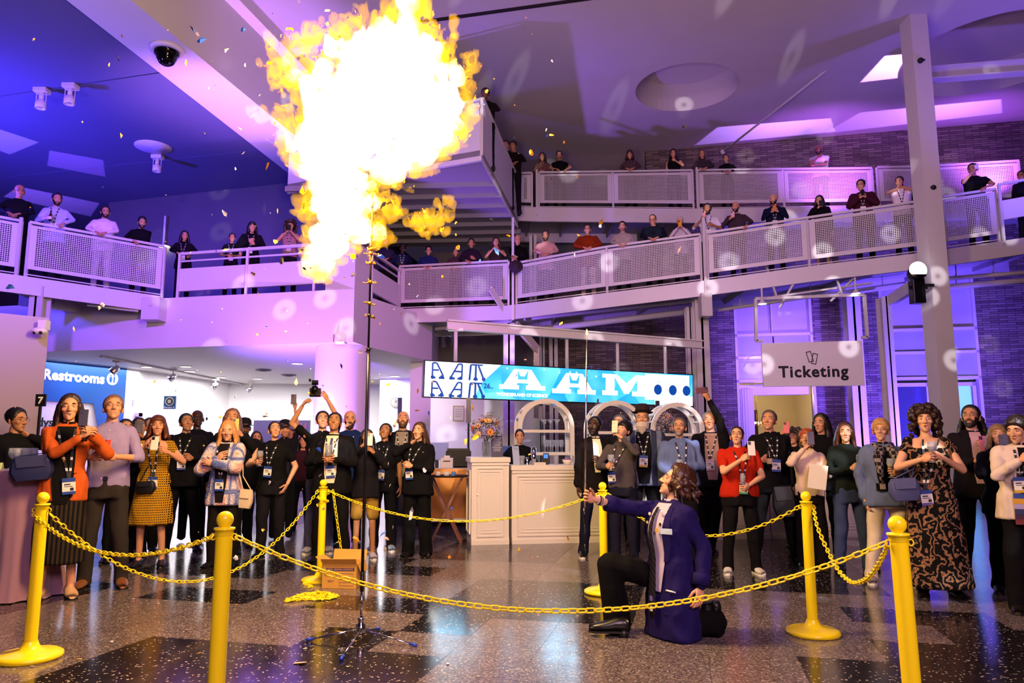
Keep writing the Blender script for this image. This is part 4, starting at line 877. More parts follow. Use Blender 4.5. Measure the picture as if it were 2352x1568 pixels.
t = thing('ceiling_sensor', 'small black sensor on the tall column near the beam', 'sensor', P(2114, 139, 14.18)); g = MB(); g.sphere((0, 0, 0), .06, 10, 8); g.bar((0, 0, 0), (.09, 0, .02), .03); g.obj('body', BLACK, t, True)
t = thing('ceiling_sensor', 'small dark sensor on the tall column level with the top railing', 'sensor', P(2144, 430, 14.18)); g = MB(); g.sphere((0, 0, 0), .05, 10, 8); g.box((-.05, 0, -.02), (.05, .04, .02)); g.obj('body', BLACK, t, True)
# concourse ceiling downlights (round, lit) and exit fittings
for k, (px, py) in enumerate(((683, 834), (427, 841), (337, 842), (436, 852), (592, 869), (508, 866), (907, 863))):
    v = FL(px, py, ZS); t = thing('downlight', ('lit downlight nearest the round column', 'lit downlight right of the track lamps', 'lit downlight right of the restroom symbol', 'lit downlight just behind its brighter neighbour', 'lit downlight above the woman in black tee', 'lit downlight above the pastel cardigan', 'lit downlight right of the round column')[k], 'lamp', (v.x, v.y, ZS)); g = MB(); g.lathe([(.17, -.012), (.15, -.02), (.15, 0)], 24); g.obj('trim_ring', TRIMW, t, True); g = MB(); g.lathe([(.002, -.006), (.15, -.006)], 24); g.obj('diffuser', mat('downlight_lens', '#ffffff', .5, emit='#fffaf0', es=14), t)
for k, (px, py) in enumerate(((605, 848), (663, 860))):
    v = FL(px, py, ZS); t = thing('ceiling_vent', ('round grey ceiling vent left of the column', 'smaller round ceiling vent behind the first')[k], 'vent', (v.x, v.y, ZS)); g = MB(); [g.lathe([(.24-.06*i, -.0), (.21-.06*i, -.03-.01*i)], 24) for i in range(3)]; g.obj('rings', mat('vent_grey', '#77737a', .5), t)
for k, (px, py, Y) in enumerate(((270, 838, 14.3), (400, 858, 17.0), (497, 880, 19.8), (577, 888, 22.5))):
    lb = ('spotlight head nearest the Restrooms sign', 'second spotlight head along the concourse track', 'third spotlight head along the concourse track', 'farthest small spotlight head on the concourse track')[k]
    v = FL(px, py-13, ZS); t = thing('track_spot', lb, 'lamp', (v.x, v.y, ZS)); g = MB(); g.box((-.09, -.06, -.08), (.09, .06, -.02)); g.obj('adapter', TRIMW, t); g = MB(); g.tube([(-.02, 0, -.08), (-.02, 0, -.2)], .02, 8); g.obj('stem', TRIMW, t); g = MB(); g.tube([(.05, 0, -.17), (-.02, -.02, -.25), (-.10, -.04, -.33)], [.04, .09, .1], 14); g.obj('shade', CHROME, t, True)
a, b = FL(232, 816, ZS), FL(575, 884, ZS); g = MB(); g.bar(a-Vector((0, 0, .03)), b-Vector((0, 0, .03)), .06, .04); tag(g.obj('lighting_track', STEEL), 'long grey lighting track across the concourse ceiling', 'track')
for k, xy in enumerate(((-11.5, 19.5), (-8.3, 22.5), (-5, 22.5))):
    area('concourse_light', (xy[0], xy[1], ZS-.06), (xy[0], xy[1], 0), 2.6, 330 if k else 130, (1, .97, .98))
area('reception_light', (-2.6, 21.0, ZS-.05), (-2.6, 21, 0), 1.2, 30, (1, .93, .82))
for k, (px, py) in enumerate(((375, 566), (452, 556), (460, 583), (700, 537))):
    v = P(px, py, 20.5+.3*k); t = thing('gallery_lamp', ('warm lamp disc right of the man with crossed arms', 'upper warm lamp disc behind the long-haired woman', 'lower warm lamp disc behind the long-haired woman', 'warm lamp disc behind the curly-haired phone holder')[k], 'lamp', v); g = MB(); g.lathe([(.20, 0), (.06, .05), (.03, .09), (.03, .9)], 20); g.obj('shade', TRIMW, t, True); g = MB(); g.lathe([(.002, .0), (.16, .0)], 20); g.obj('bulb', mat('warm_gallery_bulb', '#fff', .5, emit='#ffeebb', es=8), t)
# security camera on the left partition, wall fitting on the pier
# ================================================================ LEFT PARTITION, SIGNS
a, b = P(-60, 900, 9.0), P(99, 900, 9.5); zt3 = P(60, 724, 9.3).z
g = MB(); g.prism([(a.x, a.y), (b.x, b.y), (b.x-.45, b.y+.35), (a.x-.1, a.y+.35)], 0, zt3); struct('wall_partition', g, mat('pink_lit_white_paint', '#a893ac', .6, var=.03, scale=2))  # white wall; the pink light on it is mixed into the paint colour
v = P(95, 752, 9.3); t = thing('security_camera', 'pale twin-lens security camera on the left partition', 'camera', v); g = MB(); g.box((-.05, 0, -.02), (.05, .1, .1)); g.obj('bracket', TRIMW, t); g = MB(); g.sphere((0, -.03, -.05), (.1, .07, .05), 16, 8); g.obj('housing', TRIMW, t, True)
for x in (-.035, .045): g = MB(); g.sphere((x, -.075, -.075), .022, 10, 6); g.obj('lens', BLACK, t, True)
v = P(774, 778, 15.0); t = thing('wall_lamp', 'small angular wall fitting under the mezzanine corner pier', 'lamp', v); g = MB(); g.hexa([(-.06, 0, -.09), (.16, 0, -.09), (.16, .25, -.09), (-.06, .25, -.09), (-.06, 0, .1), (.12, .1, .05), (.12, .25, .05), (-.06, .25, .1)]); g.obj('body', TRIMW, t); g = MB(); g.box((-.07, -.01, -.07), (-.06, .2, .1)); g.obj('face', BLACK, t); g = MB(); g.box((-.02, -.02, -.1), (.14, .0, -.06)); g.obj('lens', mat('fitting_glow', '#fff', .5, emit='#f3e8ff', es=2), t)
# restroom wall sign
d = Vector((w1[0]-w0[0], w1[1]-w0[1], 0)); Lw = d.length; d.normalize(); rs = thing('restroom_sign', 'big blue wall sign reading Restrooms with white pictogram disc', 'sign'); rs.matrix_world = frame_at(Vector((w0[0], w0[1], 0))-Vector((-d.y, d.x, 0))*.03, d, (0, 0, 1))
def along(px):
    r_ = ray(px, 900); x0, y0 = w0; t = (x0*d.y-y0*d.x)/(r_[0]*d.y-r_[1]*d.x); return (Vector((r_[0]*t, r_[1]*t, 0))-Vector((x0, y0, 0))).dot(d), r_[1]*t
sb, yb = along(285); z_top = ZS-.02; z_bot = P(285, 930, yb).z
BL = mat('sign_blue', '#1c5fb8', .4); g = MB(); g.box((.0, z_bot, -.0), (sb, z_top, .02)); g.obj('panel', BL, rs)
g = MB(); sa, _ = along(262); s5, _ = along(214); g.add([(s5, z_bot, .02), (sb, z_bot, .02), (sb, .2, .02), (sa, .2, .02)], [(0, 1, 2, 3)]); g.obj('blue_wedge', BL, rs)
sr, yr = along(166); text('Restrooms', .355, mat('sign_print_white', '#f4f4f8', .5), rs, Matrix.Translation((sr, P(166, 866, yr).z, .025)), off=.016, ext=.003, spacing=1.05)
sr, yr = along(253); zc_ = P(253, 870, yr).z; g = MB(); g.add([(sr+.17*cos(i*pi/16), zc_+.17*sin(i*pi/16), .024) for i in range(32)], [tuple(range(32))]); g.obj('pictogram_disc', mat('sign_print_white', '#f4f4f8', .5), rs)
g = MB()
for sx in (-.05, .05):
    g.add([(sr+sx+.022*cos(i*pi/6), zc_+.085+.022*sin(i*pi/6), .028) for i in range(12)], [tuple(range(12))]); g.add([(sr+sx-.03, zc_+.055, .028), (sr+sx+.03, zc_+.055, .028), (sr+sx+(.045 if sx < 0 else .022), zc_-.03, .028), (sr+sx+.02, zc_-.1, .028), (sr+sx-.02, zc_-.1, .028), (sr+sx-(.045 if sx < 0 else .022), zc_-.03, .028)], [tuple(range(6))])
g.obj('pictogram', BL, rs)
sr, yr = along(108); text('dys', .30, INK, rs, Matrix.Translation((sr, P(108, 970, yr).z, .008)), off=.008, ext=.002)
# hanging wayfinding boards and lift signs further back
def board(px0, py0, px1, py1, Y, label, m, body=None, sz=.1, ink=None, name='hanging_sign'):
    a, b = P(px0, py1, Y), P(px1, py0, Y); t = thing(name, label, 'sign', (a.x, Y, a.z)); w, h = b.x-a.x, b.z-a.z; g = MB(); g.box((0, 0, 0), (w, .06, h)); g.obj('panel', m, t)
    return t, w, h
t, w, h = board(375, 909, 404, 939, 21.0, 'blue square lift sign with round symbol hanging in the concourse', mat('lift_blue', '#1f4a80', .4))
g = MB(); g.tube([(w/2, -.01, h*.58), (w/2, 0, h*.58)], w*.36, 24); g.obj('symbol_disc', mat('sign_cream', '#d8d2c4', .5), t); g = MB(); g.tube([(w/2, -.015, h*.58), (w/2, -.005, h*.58)], w*.30, 24); g.obj('symbol_ring', mat('sign_dark', '#2c2c30', .5), t)
g = MB(); [g.box((w*.38+i*w*.09, -.02, h*.45), (w*.44+i*w*.09, -.01, h*.7)) for i in range(3)]; g.obj('symbol', mat('sign_cream', '#d8d2c4', .5), t)
text('Elevator A', .07, mat('sign_print_white', '#f4f4f8', .5), t, frame_at(Vector((w/2, -.012, h*.12)), (1, 0, 0), (0, 0, 1)))
for px0, px1, py, Y, lb in ((284, 305, 925, 20.6, 'small lift indicator with red light beside the restroom wall'), (433, 461, 939, 24.6, 'lilac lift indicator with red bar behind the dark-shirted man')):
    t, w, h = board(px0, py-7, px1, py+7, Y, lb, mat('indicator_plate', '#b8aac8', .4), name='lift_indicator'); g = MB(); g.box((w*.42, -.012, h*.2), (w*.56, 0, h*.8)); g.obj('red_light', mat('red_led', '#c02030', .5, emit='#ff2030', es=2), t)
    for sx in (.2, .8): g = MB(); g.add([(w*sx-.05, -.006, h*.3), (w*sx+.05, -.006, h*.3), (w*sx, -.006, h*.8)], [(0, 1, 2)]); g.obj('arrow', mat('indicator_arrow', '#ece6f4', .5), t)
for px0, px1, Y in ((286, 322, 20.75), (440, 473, 24.2)):
    a, b = P(px0, 1000, Y), P(px1, 1000, Y); z_ = P(px0, 948 if px0 < 400 else 958, Y).z; t = tag(thing('lift_door', 'dark lift doorway behind the %s' % ('people beside the restroom wall' if px0 < 400 else 'tall man in glasses'), 'lift door', (a.x, Y, 0))); w = b.x-a.x; g = MB(); g.box((0, 0, 0), (.08, .06, z_)); g.box((w-.08, 0, 0), (w, .06, z_)); g.box((0, 0, z_-.1), (w, .06, z_)); g.obj('frame', STEEL, t)
    for s_ in (0, 1): g = MB(); g.box((.08+s_*(w/2-.08), .02, 0), (w/2-.005+s_*(w/2-.08), .04, z_-.1)); g.obj('door_leaf', mat('lift_leaf', '#5a525e', .3, .6), t)
t, w, h = board(361, 949, 392, 1050, 23.0, 'tall cyan and green lit display behind the woman in yellow dress', mat('display_edge', '#cfd6da', .4), name='lit_display'); t.location.z = 0; g = MB(); g.box((.05, -.01, .6), (w-.02, 0, P(370, 951, 23).z)); g.obj('screen', mat('cyan_screen', '#0a3a40', .4, emit='#35d8d0', es=1.6), t); g = MB(); g.box((0, .0, 0), (w, .1, P(370, 949, 23).z)); g.obj('case', mat('display_edge', '#cfd6da', .4), t)
# dark video wall in the middle of the concourse
a, b = P(583, 965, 25), P(712, 965, 25); t = thing('video_wall', 'dark violet projection panel at the end of the concourse', 'panel', (a.x, 25, 0)); w = b.x-a.x; z_ = P(600, 965, 25).z; g = MB(); g.box((0, 0, .1), (w, .1, z_)); g.obj('panel', mat('dusk_panel', '#3b2c5a', .4), t); g = MB(); [g.bar((w*f, -.01, .4), (w*f+.25, -.01, z_-.1), .05, .01, up=(0, 1, 0)) for f in (.62, .72, .8)]; g.obj('pink_streaks', mat('pink_neon', '#401028', .5, emit='#c0307a', es=.8), t); g = MB(); g.box((0, -.02, 0), (w, .12, .1)); g.obj('base', DARK, t)
# queue sign
v = P(87, 1000, 8.6); t = thing('queue_sign', 'black post sign showing the number 7 by the partition', 'sign', (v.x, v.y, 0)); z1_, z0_ = P(87, 905, 8.6).z, P(87, 933, 8.6).z
g = MB(); g.tube([(0, 0, .01), (0, 0, z0_)], .018, 10); g.obj('pole', DARK, t); g = MB(); g.lathe([(.002, 0), (.17, 0), (.17, .012), (.002, .02)], 24); g.obj('base', DARK, t); g = MB(); g.box((-.06, -.01, z0_), (.06, .01, z1_)); g.obj('plate', mat('sign_black', '#141016', .4), t)
text('7', .11, mat('sign_print_white', '#f4f4f8', .5), t, frame_at(Vector((0, -.013, (z0_+z1_)/2-.005)), (1, 0, 0), (0, 0, 1)), off=.003)
# ================================================================ BOLLARDS AND CHAINS
def bollard(px, pyt, label, base=None, lean=0):
    if base: b = FL(*base); top = P(px, pyt, b.y); sc = top.z/1.04; loc = b
    else: top = FL(px, pyt, 1.04); loc = Vector((top.x, top.y, 0)); sc = 1
    t = thing('bollard', label, 'bollard', loc, 0); t.scale = (sc, sc, sc); t.rotation_euler = (0, lean, 0)
    g = MB(); g.lathe([(.002, 0), (.185, 0), (.192, .012), (.19, .028), (.17, .04), (.10, .05), (.062, .062), (.045, .095), (.041, .11)], 40); g.obj('base', YEL, t, True)
    g = MB(); g.lathe([(.038, .08), (.0375, .945)], 28); g.obj('post', YEL, t, True)
    g = MB(); g.lathe([(.038, .93), (.041, .935), (.041, .955), (.047, .957), (.047, .966), (.02, .968), (.02, .975)], 28); g.obj('collar', YEL, t, True)
    g = MB(); g.sphere((0, 0, 1.003), .0385, 24, 16); g.obj('ball_cap', YEL, t, True)
    for sx in (1, -1): g = MB(); g.tube([(sx*(.038+.012-.012*cos(a)), -.004, .925+.014*sin(a)) for a in [i*pi/5 for i in range(10)]], .0035, 6, closed=True); g.obj('hook', YEL, t, True)
    return t, sc, loc
def hook(b, sx=1, z=.925):
    t, sc, loc = b; return Vector((loc.x+sx*.055*sc+z*sc*sin(t.rotation_euler.y), loc.y, z*sc*cos(t.rotation_euler.y)))
B1 = bollard(105, 1130, 'yellow chain bollard at the far left edge with its round base in view', (67, 1512))
B2 = bollard(518, 1174, 'nearest left yellow bollard cut off by the bottom edge')
B3 = bollard(767, 1101, 'yellow bollard standing behind the cardboard box', (735, 1335))
B4 = bollard(1379, 1107, 'yellow bollard behind the kneeling woman', (1388, 1362))
B5 = bollard(1848, 1128, 'yellow bollard with full round base right of the kneeling woman', (1868, 1456))
B6 = bollard(2070, 1184, 'nearest right yellow bollard cut off by the bottom edge', lean=-.02)
def link_mesh():
    g = MB(); L, Wd, r = .052, .030, .0041; a, b = L/2-Wd/2, Wd/2-r; pts = []
    for i in range(6): t = -pi/2+pi*i/5; pts.append((a+b*cos(t), b*sin(t), 0))
    for i in range(6): t = pi/2+pi*i/5; pts.append((-a+b*cos(t), b*sin(t), 0))
    g.tube(pts, r, 6, closed=True); return g.mesh('link', YEL, True)
LINK = link_mesh()
def chain(label, pts, pitch=.0385):
    """links laid one by one along a smooth path"""
    t = thing('chain', label, 'chain', pts[0]); 
    seg = [(pts[i+1]-pts[i]).length for i in range(len(pts)-1)]; tot = sum(seg); n = max(2, round(tot/pitch)); o0 = Vector(pts[0])
    def at(s):
        for i, l in enumerate(seg):
            if s <= l or i == len(seg)-1: return pts[i].lerp(pts[i+1], min(1, s/l)), (pts[i+1]-pts[i]).normalized()
            s -= l
    for k in range(n):
        p, d = at((k+.5)*tot/n); q = d.to_track_quat('X', 'Z'); a = (pi/2 if k % 2 else 0)+random.uniform(-.25, .25)+.6
        o = link('link', LINK, t); o.location = p-o0; o.rotation_mode = 'QUATERNION'; o.rotation_quaternion = q @ Matrix.Rotation(a, 3, 'X').to_quaternion(); o.scale = (tot/n/.0385,)*1+(1, 1)
    return t
def sag(p, q, zlow=None, f=.5, n=40, twist=0):
    """hanging curve from p to q whose lowest point lies at height zlow"""
    p, q = Vector(p), Vector(q); out = []
    # parabola through both ends with its minimum at zlow
    A_, B_ = sqrt(max(p.z-zlow, 1e-4)), sqrt(max(q.z-zlow, 1e-4)); t0 = A_/(A_+B_)
    k = (A_+B_)**2
    for i in range(n+1):
        t = i/n; v = p.lerp(q, t); v.z = zlow+k*(t-t0)**2; out.append(v)
    return out
def low(px, py, p, q):                   # height of the point of the photo that lies on the vertical plane through p and q
    d = ray(px, py); dx, dy = q.x-p.x, q.y-p.y; t = (p.x*dy-p.y*dx)/(d[0]*dy-d[1]*dx); return H+d[2]*t
def ch_(label, p, q, px, py): return chain(label, sag(p, q, low(px, py, p, q)))
ch_('long nearest yellow chain drooping across the front in front of the kneeling woman', hook(B2, 1), hook(B6, -1), 1345, 1404)
ch_('yellow chain from far left bollard to the nearest left bollard', hook(B1, -1, .90), hook(B2, -1), 285, 1279)
ch_('long yellow chain from the far left bollard to the bollard by the cardboard box', hook(B1, 1, .90), hook(B3, -1), 425, 1342)
ch_('yellow chain between the box bollard and the bollard behind the kneeling woman', hook(B3, 1), hook(B4, -1), 1060, 1197)
ch_('yellow chain from behind the kneeling woman to the right rear bollard', hook(B4, 1), hook(B5, -1), 1625, 1232)
cps = [hook(B5, 1)]+[P(*v) for v in ((1876, 1205, 5.3), (1900, 1262, 5.05), (1925, 1308, 4.8), (1948, 1332, 4.55), (1966, 1338, 4.35), (1990, 1330, 4.1), (2012, 1305, 3.85), (2030, 1272, 3.6), (2037, 1254, 3.42))]; cur = []
for i in range(len(cps)-1):
    a_, b_2, c_2, d_2 = cps[max(i-1, 0)], cps[i], cps[i+1], cps[min(i+2, len(cps)-1)]
    for k in range(6): u_ = k/6; cur.append(.5*((2*b_2)+(c_2-a_)*u_+(2*a_-5*b_2+4*c_2-d_2)*u_*u_+(3*b_2-a_-3*c_2+d_2)*u_**3))
chain('deeply sagging yellow chain between the two right bollards', cur+[cps[-1]])
p = hook(B3, 1)+Vector((.05, -.02, .01)); q = P(787, 1290, p.y); chain('short yellow chain hanging straight down into the cardboard box', [p+(q-p)*i/10+Vector((0, 0, 0)) for i in range(11)])
pb = hook(B3, 1, .93); chain('loop of spare yellow chain wound round the top of the box bollard', [B3[2]+Vector((.052*cos(a), .052*sin(a), .86-.012*a)) for a in [i*.35 for i in range(30)]])
# heap of chain on the floor
hp_ = thing('chain_heap', 'tangled heap of yellow chain lying on the floor beside the box', 'chain', FL(705, 1378)); rnd = random.Random(3); V0 = LINK; vs = [v.co.copy() for v in V0.vertices]; fs = [tuple(p.vertices) for p in V0.polygons]; g = MB(); n0 = hp_.location.copy()
for k in range(330):
    if k < 250: a = rnd.random()*6.28; r = sqrt(rnd.random()); c = FL(725, 1372)+Vector((.19*r*cos(a), .14*r*sin(a), .008+.055*(1-r)*rnd.random()))
    elif k < 310: t = rnd.random(); c = FL(655+60*t, 1383-8*t)+Vector((rnd.gauss(0, .012), rnd.gauss(0, .02), .008+.02*rnd.random()))
    else: t = (k-310)/20; c = FL(710-8*t, 1350-14*t)+Vector((.02*sin(t*9), 0, .01))
    M = Matrix.Rotation(rnd.random()*6.28, 3, 'Z') @ Matrix.Rotation(rnd.uniform(-.5, .5)+(1.2 if k % 3 == 0 else 0), 3, 'X'); g.add([c-n0+M@v for v in vs], fs)
q = g.obj('links', YEL, hp_, True); q['kind'] = 'stuff'
# cardboard box
bc = FL(778, 1352); bx_ = thing('cardboard_box', 'opened cardboard box of plastic crowd control chain on the floor', 'box', bc, -.10)
CARD = mat('corrugated_cardboard', '#c9963f', .7, var=.08, scale=9); bw = P(824, 1350, bc.y).x-P(743, 1352, bc.y).x; bh = P(785, 1295, bc.y).z; hw = bw/2
for nm, a, b in (('front_wall', (-hw, 0, 0), (hw, .006, bh)), ('rear_wall', (-hw, .30, 0), (hw, .306, bh)), ('side_wall', (-hw, .006, 0), (-hw+.006, .30, bh)), ('side_wall', (hw-.006, .006, 0), (hw, .30, bh)), ('bottom', (-hw, 0, .0), (hw, .3, .006))):
    g = MB(); g.box(a, b); g.obj(nm, CARD, bx_)
for nm, pts in (('front_flap', [(-hw, 0, bh), (hw, 0, bh), (hw+.006, -.05, bh+.055), (-hw-.006, -.045, bh+.05)]), ('rear_flap', [(-hw, .3, bh), (hw, .3, bh), (hw, .34, bh+.09), (-hw, .33, bh+.095)]), ('side_flap', [(-hw, .02, bh), (-hw, .28, bh), (-hw-.08, .26, bh+.05), (-hw-.085, .04, bh+.06)]), ('side_flap', [(hw, .02, bh), (hw, .28, bh), (hw+.03, .26, bh-.09), (hw+.03, .04, bh-.08)])):
    g = MB(); g.add(pts, [(0, 1, 2, 3)]); o = g.obj(nm, CARD, bx_); md = o.modifiers.new('s', 'SOLIDIFY'); md.thickness = .005
PRT = mat('box_print_navy', '#1a2a6c', .6); g = MB(); g.box((-hw+.03, -.0015, bh*.72), (hw-.02, 0, bh*.84)); g.obj('printed_band', PRT, bx_)
text('PLASTIC CROWD CONTROL', .021, CARD, bx_, frame_at(Vector((.0, -.002, bh*.78)), (1, 0, 0), (0, 0, 1)), off=.0006, ext=.0004)
text('100 BOX OF CHAIN', .015, PRT, bx_, frame_at(Vector((-hw*.5, -.002, bh*.52)), (1, 0, 0), (0, 0, 1)), ext=.0004); text('1 MEGLIATO MS\nBLK CTT', .011, PRT, bx_, frame_at(Vector((-hw*.5, -.002, bh*.30)), (1, 0, 0), (0, 0, 1)), ext=.0004)
g = MB(); x0, x1, z0, z1 = hw*.02, hw*.82, bh*.13, bh*.62
for a, b in (((x0, z0), (x1, z0)), ((x1, z0), (x1, z1)), ((x1, z1), (x0, z1)), ((x0, z1), (x0, z0)), ((x0, z0+.03), (x1, z0+.03))): g.bar((a[0], -.001, a[1]), (b[0], -.001, b[1]), .002, .002)
for i in range(10): t0, t1 = i/10, (i+1)/10; f = lambda t: (x0+.02+(x1-x0-.04)*t, -.001, z1-.01-.26*bh*4*t*(1-t)*1.0); g.bar(f(t0), f(t1), .003, .002)
g.obj('printed_drawing', PRT, bx_)
# balloon stand with four legs
sb_ = FL(828, 1470); st = thing('tripod_stand', 'tall black pole on a chrome four-legged base, reaching up into the flame', 'stand', sb_)
def rel(px, py, z=.012): return FL(px, py, z)-sb_
BT = mat('blue_rubber', '#1f45c8', .4)
for px, py in ((703, 1469), (957, 1482), (783, 1514), (871, 1443)):
    e = rel(px, py, .012); h_ = Vector((0, 0, .075)); d = (e-h_); g = MB(); g.tube([h_, h_+d*.9], .0065, 8); lg = g.obj('leg', CHROME, st, True); g = MB(); g.tube([h_+d*.88, h_+d], .0105, 8); g.obj('foot_tip', BT, lg, True)
g = MB(); g.lathe([(.002, .045), (.034, .045), (.036, .055), (.036, .105), (.022, .115), (.02, .14), (.026, .142), (.026, .15), (.012, .155)], 24); g.obj('hub', CHROME, st, True)
g = MB(); g.tube([(0, 0, .13), (0, 0, .34)], .0095, 12); g.obj('lower_tube', CHROME, st, True)
g = MB(); g.tube([(0, 0, .33), (0, 0, .46)], .0145, 12); g.obj('lock_collar', BLACK, st, True)
ztop = P(858, 415, sb_.y).z; zm_ = P(846, 800, sb_.y).z
g = MB(); g.tube([(0, 0, .45), (0, 0, zm_)], .0115, 12); g.obj('black_pole', BLACK, st, True)
g = MB(); g.tube([(0, 0, zm_), (0, 0, ztop)], .008, 10); g.obj('upper_pole', BLACK, st, True)
GOLD = mat('scorched_brass', '#b8862a', .4, .8)
for py, n_, ln in ((803, 2, .09), (725, 4, .04), (697, 4, .045), (648, 5, .05), (604, 6, .035), (582, 3, .06), (572, 5, .03), (543, 2, .12), (470, 2, .06)):
    z = P(852, py, sb_.y).z; c = thing('balloon_clip', 'cluster of scorched clips at %s on the black pole' % {803: 'the lowest joint', 725: 'the second joint from below', 697: 'the third joint from below', 648: 'the fourth joint from below', 604: 'the knotted fifth joint', 582: 'the sixth joint', 572: 'the joint just below the flame', 543: 'the flame edge, long-armed,', 470: 'the topmost joint inside the flame'}[py], 'clip', sb_+Vector((0, 0, z)))
    g = MB(); g.lathe([(.009, -.012), (.016, -.01), (.016, .01), (.009, .012)], 10); g.obj('clamp_ring', GOLD if py < 700 else DARK, c, True)
    for k in range(n_):
        a = k*2*pi/n_+py; e = Vector((ln*cos(a), ln*sin(a)*.6, .012*sin(a*3))); g = MB(); g.tube([(0, 0, 0), e], .0022, 5); g.sphere(e, .007, 6, 4); g.obj('arm', GOLD if py < 790 else DARK, c, True)

# ================================================================ THE FLAME: burning gas, a real volume
def flame_mat(name, col, dens, soot=0):
    m = D.materials.new(name); m.use_nodes = True; nt = m.node_tree; nt.nodes.remove(nt.nodes['Principled BSDF']); e = nt.nodes.new('ShaderNodeEmission'); e.inputs[0].default_value = (*col, 1); e.inputs[1].default_value = dens
    ab = nt.nodes.new('ShaderNodeVolumeAbsorption'); ab.inputs[0].default_value = (1, .86, .25, 1); ab.inputs[1].default_value = soot; ad = nt.nodes.new('ShaderNodeAddShader')
    nt.links.new(e.outputs[0], ad.inputs[0]); nt.links.new(ab.outputs[0], ad.inputs[1]); nt.links.new(ad.outputs[0] if soot else e.outputs[0], nt.nodes['Material Output'].inputs['Volume']); m.cycles.homogeneous_volume = True; return m
FY = 5.35; rf = random.Random(11)
core = [(860, 235, 120), (800, 300, 112), (930, 190, 112), (965, 265, 88), (905, 105, 62), (845, 150, 75), (752, 232, 62), (760, 330, 85), (715, 330, 40), (672, 335, 18), (775, 430, 66), (790, 500, 58), (755, 560, 42), (742, 600, 34), (1000, 185, 56), (1030, 240, 40), (1010, 310, 42), (950, 345, 56), (830, 530, 34), (935, 60, 30), (938, 20, 22), (940, -15, 12), (1050, 290, 18), (1052, 180, 20), (730, 470, 22), (735, 160, 26), (765, 120, 22), (700, 200, 16), (690, 170, 12), (672, 180, 13), (655, 150, 10), (845, 470, 22), (850, 430, 14), (720, 390, 32), (705, 360, 22), (985, 120, 30), (870, 540, 16), (720, 610, 18), (745, 625, 16), (890, 390, 40)]
tong = [(700, 108, 30), (660, 130, 26), (640, 170, 20), (725, 95, 20), (632, 195, 12), (668, 95, 16), (690, 235, 14), (650, 255, 10), (645, 280, 16), (600, 272, 12), (660, 300, 18), (580, 268, 6), (780, 85, 28), (820, 60, 26), (835, 35, 14), (860, 60, 22), (890, 30, 24), (965, 30, 30), (975, 75, 26), (990, 100, 26), (1020, 130, 22), (1045, 160, 24), (1065, 130, 10), (1068, 190, 14), (1072, 230, 14), (1070, 270, 16), (1062, 310, 16), (1042, 340, 14), (1010, 355, 14), (700, 470, 20), (690, 490, 14), (705, 500, 14), (728, 500, 18), (715, 540, 14), (735, 575, 14), (705, 610, 14), (725, 632, 14), (755, 622, 18), (765, 590, 16), (885, 500, 26), (870, 540, 20), (905, 490, 16), (860, 570, 14), (875, 480, 14), (735, 60, 10), (700, 80, 12), (795, 45, 12), (918, -5, 16), (955, -10, 16), (1045, 85, 8), (622, 115, 9), (1078, 150, 7), (850, 595, 8)]
side = [(960, 515, 20), (985, 505, 22), (1010, 510, 20), (1022, 480, 12), (1028, 465, 9), (1038, 475, 7), (975, 535, 14), (1000, 530, 14), (945, 510, 12), (930, 490, 9), (910, 488, 12), (1030, 500, 12), (1040, 485, 7), (1020, 535, 9), (965, 495, 10), (935, 515, 8), (1005, 470, 8), (985, 545, 8)]
puff = [(1046, 80, 7), (1038, 90, 5), (1014, 85, 5), (585, 285, 3), (624, 205, 6), (650, 218, 8), (630, 310, 4), (1020, 68, 4), (640, 210, 5)]
def blob(g, lst, k=1.0, yj=.10, up=0):
    for px, py, r in lst:
        Y = FY+rf.uniform(-yj, yj); c = P(px, py, Y); rr = r*k*Y/1750; g.sphere(c, (rr*1.02, rr*.85, rr*1.02), 14, 10)
        if up and r > 6:
            for _ in range(2): d = Vector((rf.uniform(-.35, .35), rf.uniform(-.2, .2), 1)).normalized()*rr*rf.uniform(1.2, 2.1); g.tube([c, c+d*.5, c+d], [rr*.7, rr*.4, rr*.04], 8)
gc = MB(); blob(gc, core, .93, .08); gt = MB(); blob(gt, tong, .95, .10, 1); gs_ = MB(); blob(gs_, side, .9, .05, 1); gp = MB(); blob(gp, puff, 1, .1, 1)
# ragged tongues torn off the rim of the fireball
for px, py, r in core:
    for k in range(int(6+r/6)):
        a_ = rf.uniform(0, 2*pi); qx, qy = px+r*.93*cos(a_), py+r*.93*sin(a_)
        if any(math.hypot(qx-x, qy-y) < q*.86 for x, y, q in core if (x, y) != (px, py)): continue
        c0_ = P(qx, qy, FY+rf.uniform(-.05, .05)); up_ = .55 if py < 430 else .15
        d = Vector((cos(a_)*.8, rf.uniform(-.3, .3), -sin(a_)*.8))+Vector((rf.uniform(-.3, .3), 0, up_)); d = d.normalized()*rf.uniform(.05, .17)*(1 if py < 430 else .6); w_ = rf.uniform(.03, .055)
        s1 = Vector((rf.uniform(-.3, .3), 0, rf.uniform(-.1, .4)))*d.length; gt.tube([c0_-d*.5, c0_, c0_+d*.6+s1*.3, c0_+d*1.2+s1], [w_, w_, w_*.6, .003], 8)
for px, py, r in tong:
    c0_ = P(px, py, FY); d = Vector((rf.uniform(-.4, .4), rf.uniform(-.3, .3), rf.uniform(.3, 1))).normalized()*rf.uniform(.06, .14); gt.tube([c0_, c0_+d*.5, c0_+d*1.2], [.03, .02, .003], 8)
baked = bake({'core': (gc.mesh('flame', None), .020, 1), 'tong': (gt.mesh('flame', None), .013, 1), 'side': (gs_.mesh('flame', None), .012, 1), 'puff': (gp.mesh('flame', None), .010, 0)})
